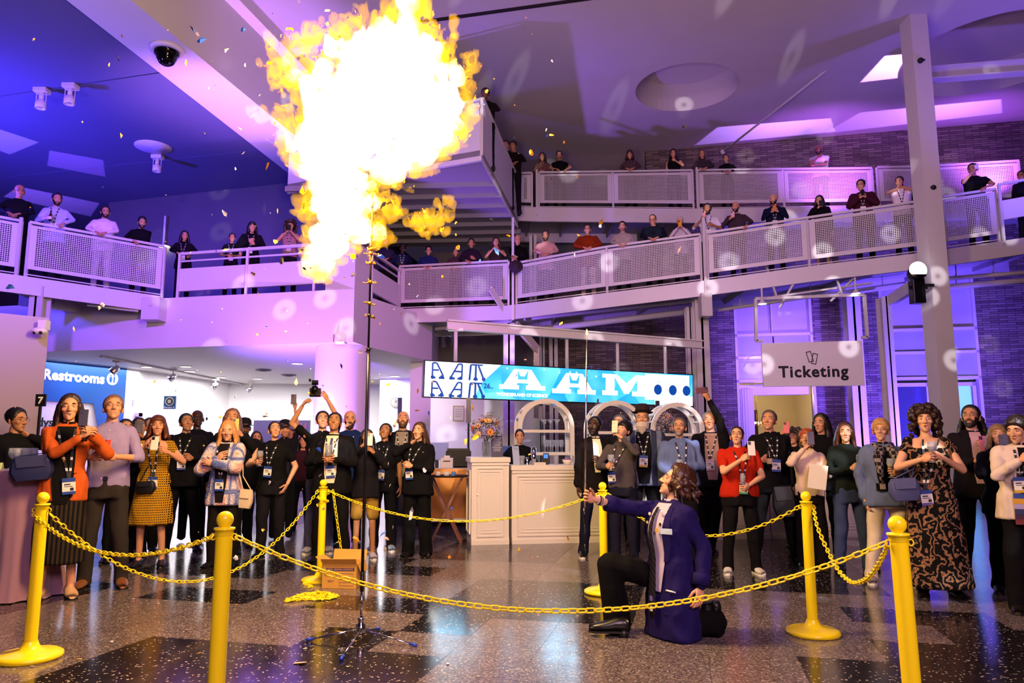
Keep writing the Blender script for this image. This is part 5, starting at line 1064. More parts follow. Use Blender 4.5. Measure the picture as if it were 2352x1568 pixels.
def ruffle(me, amp, sc, seed, upb=.5):
    c = co_get(me); n = no_get(me); out = c.copy()
    for i in range(len(c)):
        p = Vector(c[i]); q = Vector((p.x*sc, p.y*sc, p.z*sc*.6+seed)); a = .9-3.2*abs(mnoise.noise(q))+.8*(.5-1.8*abs(mnoise.noise(q*2.3)))+.3*mnoise.noise(q*5); b = mnoise.noise(q*1.3+Vector((9, 3, 1)))
        out[i] = c[i]+n[i]*amp*a; out[i][2] += amp*upb*max(0, a)*1.4; out[i][0] += amp*.35*b
    co_set(me, out)
ruffle(baked['core'], .045, 6, 1); ruffle(baked['tong'], .042, 9, 3); ruffle(baked['side'], .030, 11, 5); ruffle(baked['puff'], .010, 22, 7)
fb = thing('fireball', 'huge white-hot and yellow fireball bursting above the black pole', 'flame', P(850, 560, FY))
def fpart(nm, me, m): me.materials.clear(); me.materials.append(m); me.polygons.foreach_set('use_smooth', [True]*len(me.polygons)); o = link(nm, me, fb); o.matrix_parent_inverse = fb.matrix_world.inverted(); o.location = (0, 0, 0); return o
bpy.context.view_layer.update()
for nm, k, m in (('white_hot_core', 'core', flame_mat('white_hot_gas', (1, .86, .62), 20)), ('flame_tongues', 'tong', flame_mat('yellow_flame_gas', (1, .47, .015), 11, 10)), ('side_flame', 'side', flame_mat('orange_flame_gas', (1, .47, .015), 15, 10)), ('flame_puffs', 'puff', flame_mat('orange_flame_gas', (1, .47, .015), 15, 10))):
    me = baked[k]; me.name = nm; o = fpart(nm, me, m); 
    o.location = -fb.location; o.matrix_parent_inverse = Matrix.Identity(4)
    if k == 'puff': o['kind'] = 'stuff'
# ================================================================ BURST SCRAPS IN THE AIR AND ON THE FLOOR
rs_ = random.Random(21); SM = [mat('scrap_'+c, c, .5) for c in ('#ffb524', '#f6e6d0', '#ffcf3a', '#e8b890', '#2f5fd0', '#2b2b3a', '#d8d0e8')]
def scrap_mesh(seed, s_):
    r = random.Random(seed); n = r.choice((4, 5, 6)); pts = [(s_*r.uniform(.45, 1)*cos(2*pi*i/n)*r.uniform(.7, 1.5), s_*r.uniform(.45, 1)*sin(2*pi*i/n)*.7, s_*.5*r.uniform(-.5, .5)) for i in range(n)]
    return pts, n
variants = []
for k in range(12):
    pts, n = scrap_mesh(k, 1.0); variants.append((pts, n))
def scrap(loc, s_, mi, seed, name, label, group, flat=False):
    pts, n = variants[seed % 12]; g = MB(); g.add([(x*s_, y*s_, z*s_*(.4 if flat else 1)) for x, y, z in pts]+[(0, 0, s_*.25*(.3 if flat else 1))], [(i, (i+1) % n, n) for i in range(n)])
    o = g.obj(name, SM[mi]); o.location = loc; o.rotation_euler = (0, 0, rs_.random()*6.28) if flat else (rs_.random()*6.28, rs_.random()*6.28, rs_.random()*6.28); return tag(o, label, 'scrap', group)
for k in range(285):
    while True:
        px, py = (rs_.gauss(720, 300), rs_.uniform(0, 1150)) if k % 3 else (rs_.gauss(950, 330), rs_.uniform(0, 1300))
        if 5 < px < 1660: break
    Y = rs_.uniform(3.9, 7.2) if py < 1100 else rs_.uniform(3.6, 5.2)
    scrap(P(px, py, Y), rs_.choice((.007, .010, .014, .020, .030))*Y/5, rs_.choice((0, 0, 0, 1, 1, 2, 2, 3, 4, 5, 6)), k, 'balloon_scrap', 'small torn balloon scrap flying through the air around the fireball', 'flying scraps')
for px, py, s_, mi, lb in ((461, 94, .055, 4, 'largest blue torn scrap flying left of the fireball near the big beam'), (443, 68, .030, 4, 'smaller blue scrap above the largest blue one'), (1002, 182, .05, 0, 'dark orange scrap hanging in front of the white fireball'), (1188, 607, .0, 0, ''), (580, 628, .035, 2, 'yellow scrap hanging before the solid parapet'), (1288, 743, .03, 0, 'orange rectangular scrap above the truss beam'), (1380, 510, .035, 0, 'ragged orange scrap in front of the topmost ramp beam'), (1165, 762, .02, 0, 'orange scrap beside the drop pipe left of the wand'), (470, 660, .0, 0, ''), (752, 55, .03, 2, 'curled yellow scrap above the flame left of its peak'), (880, 1227, .06, 4, 'cyan scrap falling near the legs of the man in shorts'), (945, 1175, .05, 6, 'pale curled scrap falling before the woman in black suit'), (22, 660, .05, 4, 'blue scrap falling in front of the left ramp post')):
    if s_: scrap(P(px, py, 5.2), s_, mi, px, 'balloon_scrap', lb, None)
for k in range(62):
    px, py = rs_.uniform(60, 1500), rs_.uniform(1340, 1560); v = FL(px, py, .004); scrap(v+Vector((0, 0, .002)), rs_.choice((.007, .010, .014, .02)), rs_.choice((0, 1, 1, 3, 3, 6)), k, 'floor_scrap', 'small torn scrap lying on the polished floor', 'scraps on the floor', True)
for px, py, s_ in ((693, 1521, .045), (782, 1450, .04)): v = FL(px, py, .006); scrap(v, s_, 3, px, 'floor_scrap', 'large pale scrap on the floor %s' % ('left of the stand leg' if px < 700 else 'behind the stand base'), None, True)
# ================================================================ COCKTAIL TABLE AT THE LEFT
tb = FL(20, 1372); ztb = P(30, 1078, tb.y).z; t = thing('cocktail_table', 'tall round table under a mauve draped cloth at the left edge', 'table', (tb.x-.02, tb.y+.1, 0)); g = MB(); g.lathe([(.002, ztb-.012), (.33, ztb-.012), (.33, ztb-.03), (.002, ztb-.03)], 32); g.obj('tabletop', WOOD, t); g = MB(); g.tube([(0, 0, .02), (0, 0, ztb-.03)], .03, 10); g.obj('pedestal', DARK, t, True)
g = MB(); n = 96; prof = [(0.002, ztb), (.30, ztb), (.34, ztb-.01), (.345, ztb-.06), (.335, ztb-.4), (.34, ztb-.8), (.38, .05), (.40, .008)]
V = [];
for r_, z in prof:
    f = min(1, max(0, (ztb-z)/ztb))
    for j in range(n): a = 2*pi*j/n; rr = r_*(1+f*.09*sin(a*9+1.3*sin(a*2))+f*.03*sin(a*23)); V.append((rr*cos(a), rr*sin(a), z))
g.add(V, [(i*n+j, i*n+(j+1) % n, (i+1)*n+(j+1) % n, (i+1)*n+j) for i in range(len(prof)-1) for j in range(n)])
o = g.obj('tablecloth', mat('mauve_cloth', '#8d6580', .75, sheen=.4), None, True); o.location = (tb.x-.02, tb.y+.1, .001); tag(o, 'mauve floor-length cloth draped over the tall round table', 'tablecloth')
for k in range(7): a = k*.9; glass('wine', (tb.x+.02+.09*cos(a)*(k > 0), tb.y+.06*sin(a)*(k > 0), ztb+.014), ('central', 'rightmost', 'right rear', 'rear', 'left rear', 'leftmost', 'front')[k]+' empty glass of those crowded on the mauve-draped table', 'glasses on the left table')
t = thing('name_card', 'pale green folded card on the mauve-draped table', 'card', (tb.x-.16, tb.y-.1, ztb+.004), .2); g = MB(); g.add([(-.06, -.03, 0), (.06, -.03, 0), (.06, 0, .06), (-.06, 0, .06), (.06, .03, 0), (-.06, .03, 0)], [(0, 1, 2, 3), (3, 2, 4, 5)]); g.obj('card', mat('pale_green_card', '#b8c890', .6), t)
# added drape: the mauve cloth's fire-lit right side, its light put into a tan colour
v = FL(72, 1340); o = MB(); n = 64; V = []
for r_, z in ((.002, 1.0), (.16, 1.0), (.18, .98), (.17, .6), (.2, .02)):
    for j in range(n): a = 2*pi*j/n; rr = r_*(1+.06*sin(a*8)*(1-z)); V.append((rr*cos(a), rr*sin(a), z))
o.add(V, [(i*n+j, i*n+(j+1) % n, (i+1)*n+(j+1) % n, (i+1)*n+j) for i in range(4) for j in range(n)]); q = o.obj('fire_lit_side_drape', mat('fire_lit_cloth', '#a8694c', .75), None, True, (v.x-.02, v.y+.1, 0)); tag(q, 'narrow added drape in tan for the fire-lit right side of the mauve cloth', 'drape')
# ================================================================ PEOPLE
SK = {'light': '#cc9270', 'fair': '#d8a482', 'tan': '#b07a54', 'brown': '#7a4e34', 'dark': '#42281c', 'olive': '#a87652'}
def skinmat(k):
    m = MC.get('skin_'+k)
    if m: return m
    m, nt, b, new, lk = nodes('skin'); a = new('ShaderNodeVertexColor'); a.layer_name = 'tone'; mx = new('ShaderNodeMix'); mx.data_type = 'RGBA'; mx.blend_type = 'MULTIPLY'; mx.inputs[0].default_value = 1
    mx.inputs[6].default_value = lin(SK[k]); lk(a.outputs[0], mx.inputs[7]); lk(mx.outputs[2], b.inputs['Base Color']); b.inputs['Roughness'].default_value = .5; b.inputs['Subsurface Weight'].default_value = 0
    MC['skin_'+k] = m; return m
def smin(a, b, k): h = np.clip(.5+.5*(b-a)/k, 0, 1); return b*(1-h)+a*h-k*h*(1-h)
def ell(p, c, r): q = (p-np.array(c))/np.array(r); l = np.linalg.norm(q, axis=1); return (l-1)*min(r)*.9+(l-1)*.1*max(r)
def head_sdf(p, fem, mouth):
    j = .92 if fem else 1
    d = ell(p, (0, .018, .045), (.076, .096, .083))
    d = smin(d, ell(p, (0, -.03, -.012), (.062*j, .062, .088)), .03)
    d = smin(d, ell(p, (0, -.042, -.072), (.046*j, .045, .036)), .02)
    d = smin(d, ell(p, (0, -.072, -.100), (.022*j, .020, .016)), .014)
    for s in (-1, 1):
        d = smin(d, ell(p, (s*.028, -.080, .033), (.026, .013, .009)), .012)
        d = smin(d, ell(p, (s*.043, -.066, -.018), (.020, .018, .016)), .018)
        d = smin(d, ell(p, (s*.010, -.103, -.030), (.009, .011, .008)), .005)
        d = -smin(-d, ell(p, (s*.031, -.106, .012), (.019, .018, .013)), .010)
    for t in (0, .35, .7, 1): d = smin(d, ell(p, (0, -.088-.026*t, .022-.046*t), (.008+.003*t, .011, .011)), .008)
    op = {'o': 1, 'open': .75, 'smile': .35, 'shut': 0}[mouth]; wx = {'o': .8, 'open': 1, 'smile': 1.25, 'shut': 1}[mouth]
    d = smin(d, ell(p, (0, -.089, -.057+.003*op), (.022*wx, .011, .0055)), .004); d = smin(d, ell(p, (0, -.087, -.069-.012*op), (.019*wx, .011, .006)), .004)
    if op: d = -smin(-d, ell(p, (0, -.104, -.063-.005*op), (.017*wx, .026, .004+.011*op)), .003)
    return d
def star(sdf, c, nu, nv, rmax=.2):
    th = np.linspace(0, pi, nv+1); V = []
    D_ = np.array([[sin(t)*sin(2*pi*j/nu), -sin(t)*cos(2*pi*j/nu), cos(t)] for t in th for j in range(nu)])
    lo = np.full(len(D_), .01); hi = np.full(len(D_), rmax)
    for _ in range(22):
        m = (lo+hi)/2; ins = sdf(c+D_*m[:, None]) < 0; lo = np.where(ins, m, lo); hi = np.where(ins, hi, m)
    return D_, lo
HC = np.array([0, -.01, -.01]); HEADS = {}
def head_base(fem, mouth, hi):
    key = (fem, mouth, hi)
    if key not in HEADS:
        nu, nv = ((64, 56), (36, 30))[0 if hi else 1]
        D_, r = star(lambda p: head_sdf(p, fem, mouth), HC, nu, nv); V = HC+D_*r[:, None]
        Fc = [(i*nu+j, (i+1)*nu+j, (i+1)*nu+(j+1) % nu, i*nu+(j+1) % nu) for i in range(nv) for j in range(nu)]
        HEADS[key] = (V, Fc, D_, r)
    return HEADS[key]
def tone(V, fem, beard, lips):
    """colour multiplier per vertex of the head: lips, cheeks, stubble, and shade painted inside the open mouth"""
    C = np.ones((len(V), 3)); x, y, z = V[:, 0], V[:, 1], V[:, 2]
    lip = np.exp(-((x/.022)**2+((z+.064)/.011)**2)**2)*(y < -.07); lc = np.array((.80, .42, .42) if fem else (.85, .60, .58)); C = C*(1-lip[:, None])+lc*lip[:, None]
    ck = np.exp(-(((np.abs(x)-.042)/.02)**2+((z+.025)/.02)**2))*(y < -.03); C *= 1-ck[:, None]*np.array((0, .12, .12))
    inner = (np.abs(x) < .016) & (y > -.082) & (y < -.055) & (np.abs(z+.068) < .016); C[inner] *= .22  # shade of the mouth hollow, painted into the vertex colour
    if beard: 
        b = np.clip((-.035-z)/.02, 0, 1)*(y < .01)*(1-lip); C *= 1-b[:, None]*beard
    return C
def R3(yaw=0, pitch=0, roll=0):          # yaw turns towards +x, pitch > 0 looks up
    return np.array(Matrix.Rotation(yaw, 3, 'Z') @ Matrix.Rotation(-pitch, 3, 'X') @ Matrix.Rotation(roll, 3, 'Y'))
def capsule(g, a, b, ra, rb, n=12, mi=0):
    a, b = Vector(a), Vector(b); d = (b-a); L = d.length
    if L < 1e-6: return g.sphere(a, ra, n, 6, mi)
    d /= L; pts = [a-d*ra*.95, a-d*ra*.6, a, b, b+d*rb*.6, b+d*rb*.95]; return g.tube(pts, [ra*.25, ra*.8, ra, rb, rb*.8, rb*.25], n, mi)
def loft(g, rings, n=28, p=2.4, caps=True):
    """rings: (z, half width, half depth, y offset, x offset) superellipse sections"""
    V = []
    for r in rings:
        z, a, b, yo = r[:4]; xo = r[4] if len(r) > 4 else 0
        for j in range(n):
            t = 2*pi*j/n; c, s = cos(t), sin(t); V.append((xo+a*abs(c)**(2/p)*(1 if c > 0 else -1), yo+b*abs(s)**(2/p)*(1 if s > 0 else -1), z))
    k = len(rings); Fc = [(i*n+j, i*n+(j+1) % n, (i+1)*n+(j+1) % n, (i+1)*n+j) for i in range(k-1) for j in range(n)]
    if caps: Fc += [tuple(range(n-1, -1, -1)), tuple((k-1)*n+j for j in range(n))]
    return g.add(V, Fc)
def ik(S_, W_, l1, l2, hint):
    S_, W_ = Vector(S_), Vector(W_); d = W_-S_; L = d.length
    if L > (l1+l2)*.995: W_ = S_+d*((l1+l2)*.995/L); d = W_-S_; L = d.length
    if L < abs(l1-l2)+.02: L = abs(l1-l2)+.02
    a = (l1*l1-l2*l2+L*L)/(2*L); h = sqrt(max(0, l1*l1-a*a)); dn = d.normalized(); hv = Vector(hint); hv = (hv-dn*hv.dot(dn)).normalized()
    return S_+dn*a+hv*h, W_
def hand(g, W_, d, palm, s=1.0, curl=.5, spread=.12, side=1, fine=False):
    """palm and five fingers; d = forearm direction, palm = palm normal"""
    d = Vector(d).normalized(); pn = Vector(palm); pn = (pn-d*pn.dot(d)).normalized(); w = d.cross(pn)*side; W_ = Vector(W_); n = 8 if fine else 6
    B = Matrix((w, pn, d)).transposed(); L = .085*s
    g.sphere(W_+d*L*.52, (.040*s, .014*s, .050*s), 10, 8, rot=B); g.sphere(W_+d*L*.12, (.026*s, .018*s, .03*s), 8, 6, rot=B)
    lens = (.074, .080, .075, .060)
    for k in range(4):
        off = (k-1.5)*.0195*s; p = W_+d*(L*.92-abs(k-1.2)*.004*s)+w*(-off); dr = (d-w*(k-1.5)*spread).normalized(); c = 0; r0 = (.0085, .0088, .0084, .0075)[k]*s
        cur = curl*(1+.1*(k-1)); pts = [p-dr*.02*s]; rr = [r0*1.05]
        for seg, f in enumerate((.45, .30, .25)):
            ax = c; c += cur*(.75 if seg == 0 else 1.0); dd = dr*cos(c)+pn*sin(c); pts.append(pts[-1]*1+dd*(lens[k]*s*f)+(dr*.02*s if seg == 0 else Vector((0, 0, 0)))); rr.append(r0*(1, .95, .72)[seg])
        g.tube(pts, rr, n)
        g.sphere(pts[-1], r0*.74, n, 4)
    p = W_+d*L*.22+w*(.022*s)+pn*.004*s; d1 = (d*.62+w*.62+pn*.35).normalized(); d2 = (d*.85+w*.15+pn*(.35+curl*.4)).normalized()
    pts = [p, p+d1*.040*s, p+d1*.040*s+d2*.030*s, p+d1*.040*s+d2*.030*s+(d2+pn*.3).normalized()*.022*s]; g.tube(pts, [.0125*s, .0105*s, .0095*s, .0070*s], n); g.sphere(pts[-1], .0072*s, n, 4)

# wrist targets in metres for a 1.72 m figure, x for the screen-right arm (mirrored for the left); (x, y, z, elbow hint, palm, curl)
ARM = {
 'down': ((.24, -.02, .84), (.5, .6, 0), (-1, 0, 0), .35), 'pocket': ((.21, -.08, .93), (.8, .5, 0), (-1, 0, 0), .3), 'hip': ((.20, -.07, 1.0), (1, .3, 0), (0, 1, 0), .6),
 'clasp': ((.05, -.24, 1.10), (.7, .1, -.6), (-.7, .6, 0), .8), 'low_clasp': ((.05, -.20, .95), (.8, .2, -.4), (-.7, .6, 0), .8), 'chest': ((.04, -.18, 1.26), (.7, 0, -.7), (-.5, .8, 0), .6),
 'hold': ((.10, -.30, 1.18), (.7, .2, -.7), (-1, .1, 0), .9), 'holdhigh': ((.08, -.27, 1.30), (.7, .2, -.7), (-1, .1, 0), .9),
 'phone': ((.065, -.26, 1.40), (.7, .1, -.8), (-.8, .3, 0), .75), 'phoneface': ((.055, -.24, 1.50), (.75, .1, -.8), (-.8, .3, 0), .75), 'phonelow': ((.06, -.30, 1.28), (.7, .1, -.8), (-.8, .3, 0), .75),
 'cheek': ((.085, -.09, 1.46), (.8, -.3, -.6), (-1, .3, 0), .25), 'mouth': ((.05, -.16, 1.42), (.8, -.2, -.7), (0, 1, 0), .5), 'chin': ((.03, -.17, 1.38), (.8, -.2, -.7), (0, 1, .2), .9),
 'rail': ((.09, -.36, 1.12), (.9, .1, -.2), (-.3, 0, -1), .7), 'rail2': ((.20, -.36, 1.10), (.9, .1, -.2), (0, 0, -1), .7), 'cross': ((-.12, -.24, 1.16), (.8, -.1, -.5), (0, 1, 0), .5),
 'up': ((.10, -.20, 1.86), (.9, .2, -.2), (-.6, .5, 0), .8), 'upside': ((.30, -.12, 1.80), (1, .2, -.3), (-1, 0, 0), .7), 'uphigh': ((.26, -.18, 2.02), (1, .1, -.2), (-.5, .6, 0), .8),
 'out': ((.42, -.20, 1.18), (.4, .4, -1), (0, -.3, -1), .6), 'ear': ((.12, -.06, 1.50), (1, -.2, -.4), (-1, .1, 0), .2)}
PEOPLE = []; RAWQ = {}
def garment_rings(kind, w, d_, fem, s, z_lo, belly=0, neck=1.47):
    R = [(z_lo, .175*w, .120*d_, .005), (1.00, .165*w, .118*d_, .0), (1.10, (.140 if fem else .155)*w, .108*d_, -.004-belly*.4), (1.20, (.150 if fem else .165)*w, .118*d_, -.012-belly*.25), (1.28, .168*w, .125*d_, -.014 if fem else -.006), (1.36, (.168 if fem else .176)*w, .112*d_, -.002), (1.42, (.148 if fem else .160)*w, .088*d_, .006), (1.455, .108*w, .068, .010), (1.485, .068, .058, .010)]
    if belly: R = [(z, a+belly*.5*(z < 1.25), b+belly*(z < 1.3), y) for z, a, b, y in R]
    R = [r for r in R if r[0] <= neck+.001]
    return [(z*s, a*s, b*s, y*s) for z, a, b, y in R]
def surf(R, x, z, off=.0):               # front surface point of a torso at height z
    zs = [r[0] for r in R]; a = np.interp(z, zs, [r[1] for r in R]); b = np.interp(z, zs, [r[2] for r in R]); y = np.interp(z, zs, [r[3] for r in R])
    k = min(.98, abs(x)/a); return Vector((x, y-b*(1-k**2.4)**(1/2.4)-off, z))
def person(px, pyt, Yd, label, h=None, zb=0.0, fem=0, w=1.0, dp=1.0, yaw=None, hair='short', hc='#2a1a10', skin='light', top=('tee', '#111114'), legs=('trousers', '#121216'), arms=('down', 'down'),
           mouth='shut', glasses=None, beard=None, badge=None, look=None, lean=0, feet=True, hold=(), group=None, belly=0, inner=None, tie=None, shoes='#141414', hx=0, sag=0, pitch=None, hat=None, extra=(), armadj=(None, None), roll=0, up=None, legw=None, armw=(None, None), hints=(None, None)):
    topz = P(px, pyt, Yd); H_ = h or min(1.96, max(1.45, topz.z-zb)); s = H_/1.745
    near = Yd < 10.6 and zb < 1; hero = legw is not None; PEOPLE.append(dict(locals())); p = PEOPLE[-1]; p['i'] = len(PEOPLE)-1; i = p['i']
    loc = Vector((topz.x, Yd, zb if not h else topz.z-H_)); p['loc'] = loc
    tofire = atan2(FIRE.x-loc.x, -(FIRE.y-loc.y)) if FIRE.y < loc.y else 0
    if yaw is None: yaw = max(-.5, min(.5, tofire*.6))
    p['yaw'] = yaw; hy = (look if look is not None else tofire)-yaw; hy = max(-1.1, min(1.1, hy)); dist = math.hypot(FIRE.x-loc.x, FIRE.y-loc.y)
    hp_ = pitch if pitch is not None else max(-.35, min(.42, math.atan2(FIRE.z-.5-(loc.z+H_*.93), dist)*.85))
    p['hp'] = hp_; ln = lean; IB = (Matrix.Translation(loc) @ Matrix.Rotation(yaw, 4, 'Z')).inverted()
    def L_(v, z=None):                    # forward lean above the hips
        v = Vector(v); zz = v.z; f = max(0, zz-.95*s); return Vector((v.x+hx*f, v.y-ln*f, zz-sag*0))
    p['L_'] = L_
    # head placement: neck top
    Rh = R3(hy, hp_, roll); hs = s*(.97 if fem else 1.0); neck = L_((0, .015*s, 1.50*s)); hc_ = Vector(neck)+Vector(Rh @ (np.array((0, -.018, .118))*hs)) if 1 else None
    p.update(Rh=Rh, hs=hs, hcen=hc_, H_=H_, s=s)
    g = MB(); vx = .009 if hero else .013 if near else .024
    # bare body: trunk, neck, limbs
    W = w; tr = [(z, a*.86, b*.86, y) for z, a, b, y in garment_rings('', W, dp, fem, s, .90, belly*.8)]
    if top[0] in ('wide', 'dress_wide'): tr = [(z, a*1.08, b*1.02, y) if z > 1.3*s else (z, a, b, y) for z, a, b, y in tr]
    tr = [(L_((0, y, z)).z, a, b, L_((0, y, z)).y, L_((0, y, z)).x) for z, a, b, y in tr]; loft(g, tr, 20)
    nb = L_((0, .012*s, 1.44*s)); capsule(g, nb, Vector(neck)*.6+hc_*.4, .056*s*(.88 if fem else 1.02), .050*s*(.86 if fem else 1), 12)
    joints = {}
    for k, sx in ((0, -1), (1, 1)):
        A_ = arms[k]; (tx, ty, tz), hint, pal, curl = ARM[A_] if isinstance(A_, str) else A_
        if armadj[k]: tx, ty, tz = tx+armadj[k][0], ty+armadj[k][1], tz+armadj[k][2]
        Sh = L_((sx*(.150 if fem else .160)*W*s, .005*s, 1.405*s)); Wt = L_((sx*tx*s, ty*s-(.02 if belly else 0), tz*s)) if tz < 1.05 and ln == 0 else Vector((sx*tx*s+hx*.3, ty*s-ln*.35*s, tz*s))
        if armw[k] is not None: Wt = IB @ Vector(armw[k])
        if hints[k]: hint = hints[k]; sx_ = 1
        else: sx_ = sx
        El, Wr = ik(Sh, Wt, .285*s, .255*s, (sx_*hint[0], hint[1], hint[2])); fd = (Wr-El).normalized(); pn = Vector((sx*pal[0], pal[1], pal[2]))
        cvd = .78 if {'tee': 0, 'polo': 0, 'vest': 0, 'tank': 0, 'wide': 0, 'dress_wide': 0, 'rolled': 0}.get(top[0], 1) else 1; capsule(g, Sh, El, .046*s*W**.5*cvd, .038*s*W**.4*cvd, 10); capsule(g, El, Wr, .038*s*W**.4*cvd, .025*s, 10)
        joints[k] = (Sh, El, Wr, fd, pn, curl, sx)
    p['joints'] = joints
    bare = legs[0] in ('shorts', 'skirt', 'dress', 'dressknee') 
    hipx = .085*s*W**.7
    stance = legs[2] if len(legs) > 2 else ((0, 0), (0, 0)); p['feetpos'] = []
    for k, sx in ((0, -1), (1, 1)):
        fx, fy = stance[k]; hip = Vector((sx*hipx, .01, .93*s)); kn = Vector((sx*(hipx+.02)+fx*.5, -.02*s+fy*.5, .50*s)); an = Vector((sx*(hipx+.03)+fx, .03*s+fy, .085*s)); 
        if legw: kn, an = (IB @ Vector(v) for v in legw[k])
        p['feetpos'].append((hip, kn, an, sx))
        if near or zb: 
            capsule(g, hip, kn, .072*s*W**.5, .050*s*W**.4, 10); capsule(g, kn, an, .048*s*W**.4, .034*s, 10)
            if near and not legw: capsule(g, an, an+Vector((0, -.11*s, -.055*s)), .034*s, .024*s, 8)
    RAWQ[('body', i)] = (g.mesh('body', None), vx, 2)
    # clothes
    cv = .010 if hero else .0145 if near else .026; kind = top[0]; sl = {'tee': .50, 'polo': .5, 'vest': 0, 'tank': 0, 'wide': .28, 'dress_wide': .28}.get(kind, 1)
    jk = kind in ('jacket', 'coat', 'blazer', 'cardigan'); infl = 1.13 if jk else 1.04; lo = {'jacket': .82, 'blazer': .80, 'coat': .52, 'cardigan': .74}.get(kind, .90 if kind != 'tucked' else .97)
    if legs[0] in ('dress', 'dressknee'): lo = .95
    neckz = 1.36 if kind in ('wide', 'dress_wide') else (1.455 if kind in ('tank', 'scoop') else 1.485)
    Rg = garment_rings(kind, W*infl, dp*(1.12 if jk else 1.05), fem, s, lo, belly, neckz)
    if jk: Rg[0] = (lo*s, .205*W*s, .150*dp*s+belly*s, .0)
    if kind == 'coat': Rg.insert(1, (.80*s, .2*W*s, .145*dp*s, .0))
    p['Rg'] = Rg; g = MB(); loft(g, [(z, a, b, L_((0, y, z)).y, L_((0, y, z)).x) for z, a, b, y in Rg], 28)
    for k in (0, 1):
        Sh, El, Wr, fd, pn, curl, sx = joints[k]; r0 = (.057 if jk else .052)*s*W**.5; r1 = (.046 if jk else .041)*s*W**.4; r2 = (.038 if jk else .032)*s
        if kind == 'cardigan': r0, r1, r2 = .078*s, .075*s, .05*s
        if sl >= 1: capsule(g, Sh, El, r0, r1, 12); capsule(g, El, El.lerp(Wr, .25 if kind == 'rolled' else .55 if hero and k == 0 else .90), r1, r2, 12)
        elif sl: capsule(g, Sh, Sh.lerp(El, sl+.12), r0, r1*1.12, 12)
        else: g.sphere(Sh+Vector((-sx*.03*s, 0, .01)), (.045*s, .055*s, .05*s), 10, 6)
    if fem and kind not in ('coat',):
        for sx in (-1, 1): g.sphere(L_((sx*.068*s*W, (-.085-.02*(W-1))*s*dp, 1.245*s)), (.058*s*W, .045*s, .055*s*W), 10, 8)
    RAWQ[('top', i)] = (g.mesh('top', None), cv, 3)
    g = MB(); lk_ = legs[0]
    if lk_ in ('trousers', 'jeans', 'wide_trousers', 'shorts'):
        loft(g, [(.80*s, .172*W*s, .118*dp*s, .005), (.90*s, .172*W*s, .122*dp*s, .005), (1.0*s, .152*W*s, .110*dp*s+belly*s*.7, -.002)], 24)
        for hip, kn, an, sx in p['feetpos']:
            wd = 1.75 if hero else 1.35 if lk_ == 'wide_trousers' else 1
            if lk_ == 'shorts': capsule(g, hip-Vector((0, 0, .02)), kn+Vector((0, 0, .09*s)), .088*s*W**.6, .080*s*W**.6, 12)
            else: wk = min(wd, 1.3); capsule(g, hip-Vector((0, 0, .02)), kn, .086*s*W**.6, .066*s*wk*W**.5, 12); capsule(g, kn, an+Vector((0, 0, -.015*s)), .065*s*wk*W**.4, .056*s*wd, 12); legw or loft(g, [(.035*s, .058*s*wd, .062*s*wd, an.y, an.x), (.12*s, .055*s*wd, .057*s*wd, an.y, an.x)], 14)
    elif lk_ in ('skirt', 'dress', 'dressknee'):
        hem = legs[3] if len(legs) > 3 else .35; fl = legs[4] if len(legs) > 4 else .24
        loft(g, [(hem*s, fl*W*s, fl*.85*dp*s, .0), ((hem+.9)/2*s, (fl*.5+.1)*W*s, (fl*.42+.075)*dp*s, .0), (.88*s, .185*W*s, .14*dp*s, .0), (1.0*s, .152*W*s, .115*dp*s, 0), (1.06*s, .145*W*s, .110*dp*s, 0)], 32)
    if g.V: RAWQ[('legs', i)] = (g.mesh('legs', None), cv, 2)
    # hair volume
    def hp3(v): return hc_+Vector(Rh @ (np.array(v)*hs))
    g = MB(); rnd = random.Random(i*7+1)
    long_ = {'long': .30, 'bob': .13, 'shoulder': .20, 'curly': .0, 'verylong': .42}.get(hair)
    if long_ is not None and hair != 'curly':
        for a in np.linspace(-2.15, 2.15, 19):       # locks hang from the sides and back of the crown
            x0, y0 = sin(a)*.078, .02+cos(a)*.088; side_ = abs(a) > 1.5; L = long_*rnd.uniform(.85, 1.08)*(1 if not side_ else .9)
            p0 = hp3((x0*.7, y0*.7+.01, .10)); p1 = hp3((x0*1.12, y0*1.08, .02)); p2 = p1+Vector((x0*.25, .02+.01*(y0 > 0), -.10)); p3 = p2+Vector((rnd.gauss(0, .012)+(x0*.15), -.03 if side_ else .0, -max(.03, L-.06)*s))
            g.tube([p0, p1, p2, p2.lerp(p3, .5)+Vector((rnd.gauss(0, .008), 0, 0)), p3], [.020*s, .025*s, .024*s, .020*s, .007*s], 8)
    if hair == 'curly':
        for _ in range(120):
            a = rnd.uniform(0, 2*pi); z = rnd.uniform(-.22, .16); r = .125 if z < .05 else .125*sqrt(max(.05, 1-((z-.05)/.115)**2)); x, y = sin(a)*r, cos(a)*r
            if y < -.035 and abs(x) < .075 and z < .085: continue
            if y < -.03 and z < -.0: x *= 1.15; y += .04
            g.sphere(hp3((x, y+.02, z)), rnd.uniform(.020, .034)*s, 7, 5)
    if hair in ('bun', 'pony'):
        g.sphere(hp3((0, .12, .06 if hair == 'bun' else .04)), .036*s, 10, 8); 
        if hair == 'pony': q = hp3((0, .12, .03)); g.tube([q, q+Vector((.02, .05, -.06)), q+Vector((.03, .03, -.20))], [.025, .03, .01], 8)
    if hair == 'manbun':
        g.sphere(hp3((.06, .12, -.0)), .045*s, 10, 8)
        for a in np.linspace(-1.6, 1.6, 9): q = hp3((sin(a)*.085, .03+cos(a)*.08, -.0)); g.tube([q, q+Vector((sin(a)*.03, .02, -.12)), q+Vector((sin(a)*.06, .0, -.19))], [.024, .03, .012], 7)
